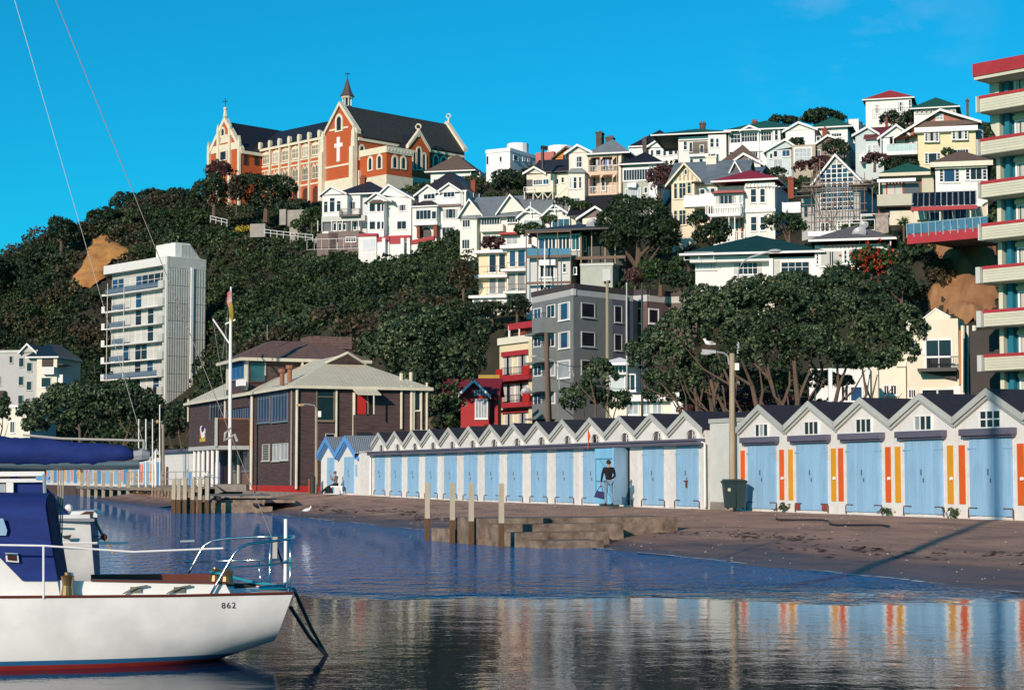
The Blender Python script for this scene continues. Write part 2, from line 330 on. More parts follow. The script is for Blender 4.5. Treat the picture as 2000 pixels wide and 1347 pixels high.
# ---------------------------------------------------------------- foliage
def leaf_mat(key, a, b, c, rough=.55):
    m = bpy.data.materials.new(key); m.use_nodes = True; nt = m.node_tree; n = nt.nodes; L = nt.links; p = n['Principled BSDF']
    g = n.new('ShaderNodeNewGeometry'); rp = n.new('ShaderNodeValToRGB'); e = rp.color_ramp.elements
    e[0].position = 0; e[0].color = (*a, 1); e[1].position = 1; e[1].color = (*c, 1); q = e.new(.6); q.color = (*b, 1)
    tc = n.new('ShaderNodeTexCoord'); nz = n.new('ShaderNodeTexNoise'); nz.inputs['Scale'].default_value = .35; nz.inputs['Detail'].default_value = 3
    L.new(tc.outputs['Object'], nz.inputs['Vector'])
    ad = n.new('ShaderNodeMath'); ad.operation = 'MULTIPLY_ADD'; ad.inputs[1].default_value = 1.6; ad.inputs[2].default_value = -.8
    L.new(nz.outputs[0], ad.inputs[0]); a2 = n.new('ShaderNodeMath'); a2.operation = 'ADD'; a2.use_clamp = True
    L.new(ad.outputs[0], a2.inputs[0]); L.new(g.outputs['Random Per Island'], a2.inputs[1]); L.new(a2.outputs[0], rp.inputs[0])
    L.new(rp.outputs[0], p.inputs['Base Color']); p.inputs['Roughness'].default_value = rough; p.inputs['Specular IOR Level'].default_value = .25
    MATS[key] = m; return m
LF = leaf_mat('pohutukawa_leaves', (.009, .022, .011), (.026, .056, .023), (.13, .165, .085))
LFD = leaf_mat('dark_evergreen_leaves', (.007, .018, .010), (.017, .038, .016), (.050, .075, .030))
LFG = leaf_mat('bright_shrub_leaves', (.012, .030, .010), (.030, .065, .018), (.09, .13, .035))
LFB = leaf_mat('hill_bush_leaves', (.008, .020, .009), (.022, .046, .015), (.075, .100, .034))
LFR = leaf_mat('brown_scrub_leaves', (.018, .020, .010), (.050, .040, .022), (.11, .085, .045))
LFM = leaf_mat('purple_red_leaves', (.030, .013, .014), (.075, .030, .030), (.14, .06, .05))
LFF = leaf_mat('red_flowers', (.25, .02, .01), (.45, .035, .015), (.6, .08, .03))
LFY = leaf_mat('yellow_flowers', (.15, .11, .02), (.35, .26, .03), (.5, .36, .05))
BARK = M('grey_brown_bark', (.16, .11, .08), rough=.9, var=.25, sc_=4, streak=(3, 3, .5), bump=('noise', 12))
def leaves(cent, nrm, size, k, spread, aspect=.5, seed=0):
    """cent (n,3), nrm (n,3): each centre gets a rosette of k pointed leaves; returns verts, quads"""
    g = np.random.default_rng(seed); n = len(cent)
    C = np.repeat(cent, k, 0); Nn = np.repeat(nrm, k, 0); S = np.repeat(np.broadcast_to(size, (n,)), k)*g.uniform(.65, 1.3, n*k)
    d = g.normal(size=(n*k, 3)); d /= np.linalg.norm(d, axis=1)[:, None]
    d = d+Nn*.75; d /= np.linalg.norm(d, axis=1)[:, None]
    C = C+d*(np.repeat(np.broadcast_to(spread, (n,)), k)*g.uniform(.3, 1., n*k))[:, None]
    t = g.normal(size=(n*k, 3)); ax = np.cross(d, t); ax /= np.linalg.norm(ax, axis=1)[:, None]+1e-9
    nv = d*.8+g.normal(size=(n*k, 3))*.45; ax2 = np.cross(ax, nv); ax2 /= np.linalg.norm(ax2, axis=1)[:, None]+1e-9
    a = ax*S[:, None]*.5; b = ax2*S[:, None]*.5*aspect
    V = np.stack([C-a, C-b+a*.1, C+a, C+b+a*.1], 1).reshape(-1, 3)
    return V
def quads_mesh(name, V, mat, parent, base):
    n = len(V)//4; me = bpy.data.meshes.new(name); me.vertices.add(len(V)); me.vertices.foreach_set('co', (V-np.array(base)).astype(np.float32).ravel())
    me.loops.add(4*n); me.loops.foreach_set('vertex_index', np.arange(4*n, dtype=np.int32)); me.polygons.add(n)
    me.polygons.foreach_set('loop_start', np.arange(0, 4*n, 4, dtype=np.int32)); me.polygons.foreach_set('loop_total', np.full(n, 4, np.int32))
    mats = mat if isinstance(mat, (list, tuple)) else [mat]
    for q in mats: me.materials.append(q)
    me.update(); me.validate()
    o = bpy.data.objects.new(name, me); col.objects.link(o)
    if parent is not None: o.parent = parent
    else: o.location = base
    return o
def blob_points(ell, dens, g, up=-.35, lumps=True, inner=.12):
    """sample points on the shells of ellipsoids [(c, r)], dropping those well inside another one"""
    cs = []; ns = []
    for i, (c, r) in enumerate(ell):
        c = np.array(c, float); r = np.array(r, float); area = 4*math.pi*((r[0]*r[1])**1.6+(r[0]*r[2])**1.6+(r[1]*r[2])**1.6)**(1/1.6)/3**(1/1.6)
        n = max(12, int(area*dens)); d = g.normal(size=(n, 3)); d /= np.linalg.norm(d, axis=1)[:, None]; d = d[d[:, 2] > up]
        rad = np.where(g.random(len(d)) < inner, g.uniform(.45, .85, len(d)), g.uniform(.86, 1.08, len(d)))
        p = c+d*r*rad[:, None]; nn = d/r; nn /= np.linalg.norm(nn, axis=1)[:, None]; keep = np.ones(len(p), bool)
        for j, (c2, r2) in enumerate(ell):
            if j != i and abs(c[0]-c2[0]) < r[0]+r2[0]:
                q = (p-np.array(c2))/(np.array(r2)*.82); keep &= (q**2).sum(1) > 1
        cs.append(p[keep]); ns.append(nn[keep])
    return np.concatenate(cs), np.concatenate(ns)
def crown_blobs(c, r, g, n=14, k=.42):
    """break one ellipsoid into lobes spread over and through it"""
    c = np.array(c, float); r = np.array(r, float); out = [(c-np.array([0, 0, .1*r[2]]), r*.66)]
    for i in range(n):
        d = g.normal(size=3); d /= np.linalg.norm(d)
        if d[2] < -.3: d[2] *= -.5
        q = r*k*g.uniform(.65, 1.25); out.append((c+d*r*g.uniform(.55, .8), q))
    return out
def tree(name, label, px, py, D, rx, ry, mat=None, base_y=None, leaf=.3, dens=5, k=7, lobes=14, depth=None, seed=None, trunk=True, group=None, extra=None, ground=None, cat='tree', rough=.42, aspect=.5, up=-.45):
    g = np.random.default_rng(seed if seed is not None else abs(int(px*7+py))); s = D/FOC
    c = P(px, py, D); r = (rx*s, (depth or rx*.8)*s if depth is None else depth, ry*s)
    zb = P(px, base_y, D).z if base_y else c.z-r[2]*1.25
    if ground is not None: zb = ground
    base = Vector((c.x, D, zb)); t = Thing(name, label, cat, base, group)
    ell = crown_blobs(c, r, g, lobes, rough)
    for e in (extra or []):
        ec = P(e[0], e[1], D+(e[4] if len(e) > 4 else 0)); ell += crown_blobs(ec, (e[2]*s, e[2]*s*.8, e[3]*s), g, max(5, lobes//2), rough)
    cp, cn = blob_points(ell, dens, g, up)
    V = leaves(cp, cn, leaf, k, leaf*.95, aspect, seed=abs(int(px))); quads_mesh('crown', V, mat or LF, t.o, t.base)
    if trunk:
        tm = MB(); h = c.z-zb; rt = max(.1, min(.45, r[0]*.09))
        tm.tube([base-Vector((0, 0, 1)), base+Vector((.1*rt, 0, h*.3)), Vector((c.x+.3*rt, D, c.z-.35*r[2])), c], [rt*1.3, rt, rt*.7, rt*.25], 7)
        for i in range(5):
            e = ell[1+i*(len(ell)-1)//6][0]; a = base+Vector((0, 0, h*g.uniform(.25, .6)))
            m_ = (a+Vector(e))/2+Vector((0, 0, -.1*r[2])); tm.tube([a, m_, Vector(e)], [rt*.6, rt*.4, rt*.12], 5)
        t.part('trunk', tm, BARK)
    return t
# ---------------------------------------------------------------- setting: water, slipway, road, hill
S = Fr(14.7, 53, -67.7)            # line of the boat shed fronts; u grows towards the viewer, off towards the water
def so(x, y): d = Vector((x-S.x, y-S.y, 0)); return d.dot(S.U), d.dot(S.N)
def water_mat():
    m = bpy.data.materials.new('sea_water'); m.use_nodes = True; nt = m.node_tree; n = nt.nodes; L = nt.links; p = n['Principled BSDF']
    p.inputs['Base Color'].default_value = (.004, .045, .19, 1); p.inputs['Roughness'].default_value = .02; p.inputs['IOR'].default_value = 1.33
    p.inputs['Specular IOR Level'].default_value = .5
    tc = n.new('ShaderNodeTexCoord'); sp = n.new('ShaderNodeSeparateXYZ'); L.new(tc.outputs['Object'], sp.inputs[0])
    def noise(scale, s, det=3, rot=0.0):
        mp = n.new('ShaderNodeMapping'); mp.inputs['Scale'].default_value = scale; mp.inputs['Rotation'].default_value = (0, 0, rot); L.new(tc.outputs['Object'], mp.inputs[0])
        z = n.new('ShaderNodeTexNoise'); z.inputs['Scale'].default_value = s; z.inputs['Detail'].default_value = det; z.inputs['Roughness'].default_value = .55
        L.new(mp.outputs[0], z.inputs['Vector']); return z.outputs[0]
    def math_(op, a, b=None, c=None, clamp=False):
        q = n.new('ShaderNodeMath'); q.operation = op; q.use_clamp = clamp
        for i, x in enumerate((a, b, c)):
            if x is None: continue
            if isinstance(x, (int, float)): q.inputs[i].default_value = x
            else: L.new(x, q.inputs[i])
        return q.outputs[0]
    wind = math_('MULTIPLY_ADD', noise((.16, .14, 1), 1.0, 5), 15.0, -7.5)          # ragged edge of the breeze line
    a = math_('ADD', sp.outputs['Y'], wind)
    mask = n.new('ShaderNodeMapRange'); mask.interpolation_type = 'SMOOTHSTEP'; mask.inputs[1].default_value = 31; mask.inputs[2].default_value = 41; L.new(a, mask.inputs[0])
    calm = n.new('ShaderNodeMapRange'); calm.interpolation_type = 'SMOOTHSTEP'; calm.inputs[1].default_value = 24; calm.inputs[2].default_value = 33; calm.inputs[3].default_value = .6; calm.inputs[4].default_value = 0.1; L.new(a, calm.inputs[0])
    h1 = noise((1.0, .8, 1), 1.7, 3, .15); h2 = noise((1.2, .9, 1), 4.2, 2, -.3); h3 = noise((.45, .9, 1), 1.1, 3, .1)
    k1 = math_('MULTIPLY', h1, math_('MULTIPLY_ADD', mask.outputs[0], WAVE_FAR, WAVE_NEAR))
    k2 = math_('MULTIPLY', h2, math_('MULTIPLY_ADD', mask.outputs[0], WAVE_FAR*.4, WAVE_NEAR*.5))
    k3 = math_('MULTIPLY', h3, math_('MULTIPLY', calm.outputs[0], .012))
    h4 = noise((1.1, .9, 1), 14.0, 2, .5); k4 = math_('MULTIPLY', h4, .0012)
    hh = math_('ADD', k4, math_('ADD', math_('ADD', k1, k2), k3))
    bp = n.new('ShaderNodeBump'); bp.inputs['Strength'].default_value = 1; bp.inputs['Distance'].default_value = 1; cmx = n.new('ShaderNodeMix'); cmx.data_type = 'RGBA'; cmx.inputs[6].default_value = (.003, .014, .045, 1); cmx.inputs[7].default_value = (.001, .135, .38, 1); L.new(mask.outputs[0], cmx.inputs[0]); L.new(math_('MULTIPLY_ADD', mask.outputs[0], -.27, .5), p.inputs['Specular IOR Level']); L.new(cmx.outputs[2], p.inputs['Base Color']); L.new(hh, bp.inputs['Height']); L.new(bp.outputs[0], p.inputs['Normal'])
    return m
WAVE_FAR, WAVE_NEAR = 1.0, .0038
WATER = water_mat()
mb = MB(); mb.add([(-900, -60, 0), (700, -60, 0), (700, 900, 0), (-900, 900, 0)], [(0, 1, 2, 3)]); struct('harbour_water', mb, WATER)
# slipway apron
def apron_mat():
    m = bpy.data.materials.new('brown_asphalt_slip'); m.use_nodes = True; nt = m.node_tree; n = nt.nodes; L = nt.links; p = n['Principled BSDF']; p.inputs['Roughness'].default_value = .85
    tc = n.new('ShaderNodeTexCoord'); mp = n.new('ShaderNodeMapping'); mp.inputs['Rotation'].default_value = (0, 0, R(67.7)); L.new(tc.outputs['Object'], mp.inputs[0])
    mp2 = n.new('ShaderNodeMapping'); mp2.inputs['Scale'].default_value = (.35, 1.4, 1); L.new(mp.outputs[0], mp2.inputs[0])
    nz = n.new('ShaderNodeTexNoise'); nz.inputs['Scale'].default_value = .9; nz.inputs['Detail'].default_value = 9; nz.inputs['Roughness'].default_value = .7; L.new(mp2.outputs[0], nz.inputs['Vector'])
    rp = n.new('ShaderNodeValToRGB'); e = rp.color_ramp.elements; e[0].position = .32; e[0].color = (.17, .10, .082, 1); e[1].position = .72; e[1].color = (.54, .32, .205, 1); q = e.new(.5); q.color = (.37, .22, .148, 1)
    L.new(nz.outputs[0], rp.inputs[0])
    n2 = n.new('ShaderNodeTexNoise'); n2.inputs['Scale'].default_value = 28; n2.inputs['Detail'].default_value = 4; L.new(tc.outputs['Object'], n2.inputs['Vector'])
    r2 = n.new('ShaderNodeValToRGB'); r2.color_ramp.elements[0].position = .35; r2.color_ramp.elements[0].color = (.55, .55, .55, 1); r2.color_ramp.elements[1].position = .75; r2.color_ramp.elements[1].color = (1.35, 1.35, 1.35, 1); L.new(n2.outputs[0], r2.inputs[0])
    mx = n.new('ShaderNodeMix'); mx.data_type = 'RGBA'; mx.blend_type = 'MULTIPLY'; mx.inputs[0].default_value = .8; L.new(rp.outputs[0], mx.inputs[6]); L.new(r2.outputs[0], mx.inputs[7])
    # wet band near the waterline
    sp = n.new('ShaderNodeSeparateXYZ'); L.new(tc.outputs['Object'], sp.inputs[0])
    n3 = n.new('ShaderNodeTexNoise'); n3.inputs['Scale'].default_value = .5; n3.inputs['Detail'].default_value = 5; L.new(mp2.outputs[0], n3.inputs['Vector'])
    ad = n.new('ShaderNodeMath'); ad.operation = 'MULTIPLY_ADD'; ad.inputs[1].default_value = .5; L.new(n3.outputs[0], ad.inputs[0]); L.new(sp.outputs['Z'], ad.inputs[2])
    mr = n.new('ShaderNodeMapRange'); mr.inputs[1].default_value = .32; mr.inputs[2].default_value = .62; mr.inputs[3].default_value = 1; mr.inputs[4].default_value = 0; L.new(ad.outputs[0], mr.inputs[0])
    wet = n.new('ShaderNodeMix'); wet.data_type = 'RGBA'; wet.blend_type = 'MULTIPLY'; wet.inputs[7].default_value = (.36, .34, .38, 1); L.new(mr.outputs[0], wet.inputs[0]); L.new(mx.outputs[2], wet.inputs[6])
    L.new(wet.outputs[2], p.inputs['Base Color'])
    mr2 = n.new('ShaderNodeMapRange'); mr2.inputs[1].default_value = .3; mr2.inputs[2].default_value = .62; mr2.inputs[3].default_value = .5; mr2.inputs[4].default_value = .9; L.new(ad.outputs[0], mr2.inputs[0]); L.new(mr2.outputs[0], p.inputs['Roughness'])
    bp = n.new('ShaderNodeBump'); bp.inputs['Strength'].default_value = .5; bp.inputs['Distance'].default_value = .02; L.new(n2.outputs[0], bp.inputs['Height']); L.new(bp.outputs[0], p.inputs['Normal'])
    return m
APR = apron_mat()
def ow(u): return 12.4+(u-16)*(12.4-7.1)/76.0
def zbase(u): return .90 if u > -45 else min(1.04, .90+(-45-u)*.008)
us = np.linspace(26, -75, 130); mb = MB(); vs = []; nr = 16
g = np.random.default_rng(5)
for u in us:
    for j in range(nr+1):
        t = j/nr*1.6; o = -6+(6+ow(u)*t) if j else -6
        z = zbase(u)*(1-t) if j else zbase(u)
        if j: z += .025*math.sin(u*.7+j)*t*(t < 1.2)+g.normal()*.006
        o = ow(u)*t if j else -6
        vs.append(S.w(u, min(z, zbase(u)), o))
fs = [(i*(nr+1)+j, i*(nr+1)+j+1, (i+1)*(nr+1)+j+1, (i+1)*(nr+1)+j) for i in range(len(us)-1) for j in range(nr)]
mb.add(vs, fs); struct('slipway', mb, APR, smooth=True)
# joints poured in the slipway
mb = MB()
for k, u in enumerate([-52, -44.5]):
    for i in range(8):
        a = i/8; b = (i+1)/8
        f_ = lambda t: S.w(u-8*t, zbase(u)*(1-t)+.02, ow(u)*t)
        p0, p1 = f_(a), f_(b); mb.add([p0-S.U*.05, p0+S.U*.05, p1+S.U*.05, p1-S.U*.05], [(0, 1, 2, 3)])
struct('slipway_joint', mb, CONC)
# promenade road and footpath behind the sheds
ASPH = M('road_asphalt', (.06, .06, .062), rough=.9, bump=('noise', 20))
mb = MB(); mb.hexa([S.w(60, -1, -5.7), S.w(-150, -1, -5.7), S.w(-150, -1, -30), S.w(60, -1, -30), S.w(60, 2.16, -5.7), S.w(-150, 2.16, -5.7), S.w(-150, 2.16, -30), S.w(60, 2.16, -30)]); struct('road', mb, ASPH)
mb = MB(); mb.hexa([S.w(60, 2.164, -5.72), S.w(-73, 2.164, -5.72), S.w(-73, 2.164, -8.6), S.w(60, 2.164, -8.6), S.w(60, 2.3, -5.72), S.w(-73, 2.3, -5.72), S.w(-73, 2.3, -8.6), S.w(60, 2.3, -8.6)]); struct('footpath', mb, CONC)
# hill
ctl = [(-100, 560, 350), (-250, 600, 350), (1870, 475, 158), (1960, 440, 165), (1790, 480, 160), (1750, 545, 156), (1870, 640, 149), (1950, 640, 149), (1450, 565, 172), (1600, 565, 170), (1330, 565, 196), (1260, 925, 165), (1330, 925, 156), (1300, 925, 172), (330, 850, 240), (390, 862, 255), (420, 850, 215), (300, 860, 262), (330, 890, 205), (200, 850, 250), (1100, 925, 182), (1200, 925, 176), (1000, 925, 182), (950, 925, 174), (1350, 925, 150), (1300, 925, 178), (1450, 925, 150), (1600, 925, 150), (1800, 925, 138), (1090, 615, 206), (970, 610, 214),
       (880, 600, 226), (800, 600, 240), (800, 680, 205), (880, 690, 190), (600, 600, 252), (600, 700, 205), (450, 600, 275), (450, 700, 235), (520, 760, 180), (700, 770, 165), (300, 815, 290), (300, 700, 325), (100, 765, 270), (100, 690, 310),
       (60, 620, 325), (200, 600, 325), (0, 560, 335), (20, 530, 345), (120, 482, 352), (185, 460, 356), (190, 520, 338), (260, 415, 366), (340, 400, 368), (300, 520, 330), (430, 425, 352), (550, 425, 338), (628, 412, 345), (700, 392, 350), (800, 385, 352), (870, 375, 372),
       (550, 470, 310), (620, 480, 302), (700, 492, 296), (780, 496, 293), (860, 492, 290), (900, 500, 280), (950, 500, 266), (1000, 495, 263), (1120, 492, 256), (1180, 412, 258), (1050, 392, 268), (1270, 392, 252), (1240, 520, 215), (1200, 480, 235),
       (1350, 485, 214), (1480, 482, 206), (1560, 445, 216), (1640, 455, 200), (1760, 445, 190), (1400, 325, 275), (1500, 325, 275), (1600, 330, 270), (1720, 345, 248), (1850, 335, 242), (1950, 335, 240), (1700, 255, 302), (1850, 248, 304), (990, 338, 308), (900, 376, 318),
       (1600, 265, 312), (1300, 315, 312), (1100, 335, 330), (2100, 335, 240), (2200, 250, 300), (2200, 560, 165)]
cp = [tuple(P(*c)) for c in ctl]
for x, y in [(20, 75), (45, 75), (80, 60), (60, 110), (35, 105), (10, 118), (40, 128), (62, 134), (25, 132), (0, 135), (-10, 150), (-22, 150), (-20, 165), (-40, 195), (-60, 230), (-70, 245), (-110, 250), (-160, 250)]: cp.append((x, y, 2.1))
for x in (-220, -150, -90, -40, 20, 90, 160, 230): cp.append((x, 470, 22)); cp.append((x, 430, 32))
cp += [(-150, 330, 26), (-200, 330, 20), (150, 160, 20), (150, 240, 42), (180, 300, 60)]
cp = np.array(cp); Pm = cp[:, :2]; dm = np.hypot(Pm[:, None, 0]-Pm[None, :, 0], Pm[:, None, 1]-Pm[None, :, 1])
Am = np.zeros((len(cp)+3, len(cp)+3)); Am[:len(cp), :len(cp)] = dm; Am[:len(cp), len(cp):] = np.c_[np.ones(len(cp)), Pm]; Am[len(cp):, :len(cp)] = Am[:len(cp), len(cp):].T
wgt = np.linalg.solve(Am, np.r_[cp[:, 2], 0, 0, 0])
def terr(X, Y):
    X = np.asarray(X, float); Y = np.asarray(Y, float); sh = X.shape; x = X.ravel(); y = Y.ravel(); z = np.zeros(len(x))
    for i in range(0, len(x), 20000):
        d = np.hypot(x[i:i+20000, None]-Pm[:, 0], y[i:i+20000, None]-Pm[:, 1]); z[i:i+20000] = d@wgt[:len(cp)]+wgt[-3]+wgt[-2]*x[i:i+20000]+wgt[-1]*y[i:i+20000]
    off = -((x-S.x)*S.N.x+(y-S.y)*S.N.y); z = np.maximum(z, 2.1)
    z = np.where((off < 29) & (y < 235), np.minimum(z, 2.08), z); z = np.where((off < 12) & (y < 240), -4, z)
    ppx = 1000+FOC*x/y; k = np.clip((ppx-150)/40, 0, 1)*np.clip((440-ppx)/40, 0, 1)*np.clip((292-y)/10, 0, 1); cap = np.maximum(2.1, EYE+122/FOC*y); z = np.where(z > cap, z*(1-k)+cap*k, z); k = np.clip((ppx-860)/30, 0, 1)*np.clip((1090-ppx)/30, 0, 1)*np.clip((206-y)/5, 0, 1); z = np.where(z > 2.1, z*(1-k)+2.1*k, z)
    return z.reshape(sh)
gx = np.arange(-240, 262, 3.0); gy = np.arange(60, 482, 3.0); GX, GY = np.meshgrid(gx, gy); GZ = terr(GX, GY)
GZ += np.where(GZ > 4, .5*np.sin(GX*.31+GY*.17)+.4*np.sin(GX*.13-GY*.41), 0)
vs = np.stack([GX, GY, GZ], -1).reshape(-1, 3); nxg = len(gx)
fs = [(j*nxg+i, j*nxg+i+1, (j+1)*nxg+i+1, (j+1)*nxg+i) for j in range(len(gy)-1) for i in range(nxg-1)]
mb = MB(); mb.v = [tuple(v) for v in vs]; mb.f = fs
def proj(x, y, z):
    x, y, z = np.asarray(x, float), np.asarray(y, float), np.asarray(z, float)-EYE; d = y*math.cos(PITCH)+z*math.sin(PITCH); u = -y*math.sin(PITCH)+z*math.cos(PITCH)
    return 1000+FOC*x/d, 673.5-FOC*u/d
def inpoly(px, py, poly):
    c = np.zeros(px.shape, bool); n = len(poly)
    for i in range(n):
        (x1, y1), (x2, y2) = poly[i], poly[(i+1) % n]
        with np.errstate(divide='ignore', invalid='ignore'): c ^= ((y1 > py) != (y2 > py)) & (px < (x2-x1)*(py-y1)/(y2-y1)+x1)
    return c
CLIFF1 = [(x/2.928, 400+y/2.928) for x, y in [(455, 395), (500, 320), (545, 225), (600, 195), (640, 225), (680, 260), (740, 290), (700, 315), (640, 320), (600, 360), (585, 440), (500, 475), (430, 500), (385, 545), (420, 470)]]
CLIFF2 = [(1700+x/1.82, 80+y/1.82) for x, y in [(175, 735), (215, 715), (300, 700), (440, 690), (440, 1010), (330, 1000), (250, 960), (205, 930), (262, 800), (240, 760)]]
SOIL = M('dark_scrub_soil', (.05, .045, .03), rough=.95, c2=(.020, .024, .013), sc_=.3)
struct('hillside', mb, SOIL, smooth=True)
def gridz(X, Y):
    fx = np.clip((X-gx[0])/3, 0, len(gx)-1.001); fy = np.clip((Y-gy[0])/3, 0, len(gy)-1.001); i = fx.astype(int); j = fy.astype(int); a = fx-i; b = fy-j
    return GZ[j, i]*(1-a)*(1-b)+GZ[j, i+1]*a*(1-b)+GZ[j+1, i]*(1-a)*b+GZ[j+1, i+1]*a*b
from mathutils import noise as mn
def cliff(name, poly, xr, yr, st, amp, mat, lift=.3):
    X, Y = np.meshgrid(np.arange(*xr, st), np.arange(*yr, st)); Z = gridz(X, Y); px, py = proj(X, Y, Z); k = inpoly(px, py, poly)
    N_ = np.array([[mn.fractal(Vector((X[j, i]*.55, Y[j, i]*.4, Z[j, i]*.15)), 1, 2, 5) for i in range(X.shape[1])] for j in range(X.shape[0])])
    Z2 = Z+lift+N_*amp; Y2 = Y-N_*amp; idx = -np.ones(X.shape, int); m = MB(); fsx = []
    for j in range(X.shape[0]):
        for i in range(X.shape[1]): idx[j, i] = len(m.v); m.v.append((X[j, i], Y2[j, i], Z2[j, i]-(0 if k[j, i] else .9)))
    for j in range(X.shape[0]-1):
        for i in range(X.shape[1]-1):
            if k[j:j+2, i:i+2].any(): fsx.append((idx[j, i], idx[j, i+1], idx[j+1, i+1], idx[j+1, i]))
    m.f = fsx; return struct(name, m, mat, smooth=True)
cliff('clay_slip', CLIFF1, (-100, -60), (290, 372), .8, .55, M('orange_clay', (.52, .27, .085), rough=.95, c2=(.30, .13, .045), sc_=.35, bump=('noise', 1.6), bs=1.0), lift=1.3)
cliff('clay_cliff', CLIFF2, (26, 50), (128, 168), .33, .75, M('brown_clay_rock', (.36, .20, .095), rough=.95, c2=(.16, .070, .035), sc_=.5, streak=(1, 1, .45), bump=('noise', 2.2), bs=1.0), lift=1.1)
# land beyond, out to the horizon
mb = MB(); mb.box(-900, 900, 475, 1400, -5, 8); struct('distant_ground', mb, SOIL)
# ---------------------------------------------------------------- boat sheds
def uv_of(px, py): return S.uz(px, py)
class Shed(House):
    def __init__(s, label, uc, w, group, base_z=.9, name='boat_shed', frame=S):
        s.f = frame; s.wall = SHW; s.frm = WHF; s.z = ZM[0]; p = frame.w(uc, base_z, 0); s.uc = uc; s.w_ = w; s.zb = base_z; Thing.__init__(s, name, label, 'boat shed', p, group)
SHW = M('shed_white_paint', (.80, .78, .73), rough=.6, var=.10, sc_=2.6, bump=('noise', 14), bs=.08)
SHG = M('shed_weathered_barge', (.50, .52, .48), rough=.7, var=.12)
def shell(s, zv, zp, depth=5.4, roof=FELT, barge=SHG, bt=.13, front_over=.16):
    f, u, h = s.f, s.uc, s.w_/2; mb = MB()
    f.prism(mb, [(u-h+.004, s.zb-.3), (u+h-.004, s.zb-.3), (u+h-.004, zv-.02), (u, zp-.05), (u-h+.004, zv-.02)], -depth, 0); s.part('wall', mb, s.wall)
    rm = MB(); bm_ = MB()
    for k in (-1, 1):
        e = (u+k*(h-.003), zv); q = (u, zp)
        f.prism(rm, [q, e, (e[0], e[1]+.07), (q[0], q[1]+.07)], -depth-.1, front_over-.03)
        f.prism(bm_, [(q[0], q[1]-bt), (e[0], e[1]-bt), (e[0], e[1]+.085), (q[0], q[1]+.085)], front_over-.028, front_over)
        f.prism(bm_, [(q[0], q[1]-bt-.09), (e[0]-k*.02, e[1]-bt-.09), (e[0]-k*.02, e[1]-bt-.004), (q[0], q[1]-bt-.004)], .003, front_over-.06)
    r = s.part('roof', rm, roof); s.part('bargeboard', bm_, barge)
RUST = M('rusty_iron', (.16, .06, .03), rough=.85, var=.3, sc_=8)
def planked_door(s, u0, u1, z0, z1, n, o=.02, mat=SKYB, hw=True, leaves_=2, hinge=True):
    f = s.f; mb = MB(); f.box(mb, u0-.02, u1+.02, z0, z1, -.02, o-.012); d = s.part('door', mb, mat)
    gsh = random.Random(int(u0*100))
    for i in range(n):
        a = u0+(u1-u0)*i/n; b = u0+(u1-u0)*(i+1)/n; pm = MB(); j = gsh.uniform(-.006, .006); gap = .008 if i != n//2 else .016
        f.box(pm, a+gap, b-.004, z0+gsh.uniform(.01, .03), z1-.01, o-.01, o+.022+j); s.part('plank', pm, mat, d)
    if hw:
        c = (u0+u1)/2
        for q in ((c-.09, c-.065, z0+1.22, z0+1.40), (c+.03, c+.055, z0+1.0, z0+1.12)): hm = MB(); f.box(hm, *q, o+.03, o+.055); s.part('bolt', hm, M('bolt_iron', (.10, .13, .17), rough=.5), d)
    if hinge:
        for k, q in ((1, u0), (-1, u1)):
            for zz in (z0+.22, z1-.32):
                hm = MB(); f.box(hm, min(q-k*.06, q+k*.38), max(q-k*.06, q+k*.38), zz, zz+.035, o+.029, o+.042); s.part('hinge', hm, RUST if zz < 1.5 else SKYB, d)
    return d
bigw = 3.34
BIG = [(-14.9, None, 'nearest the lamp post and wheelie bin'), (-11.5, None, 'with ochre panels, second from the lamp post'), (-8.26, None, 'with orange door-side panels, middle of the five full gables'), (-4.92, None, 'with ochre panels, beside the six-pane window shed'), (-1.54, None, 'with six-pane window and shadow down its door'), (1.8, None, 'cut off by the right edge of the photo')]
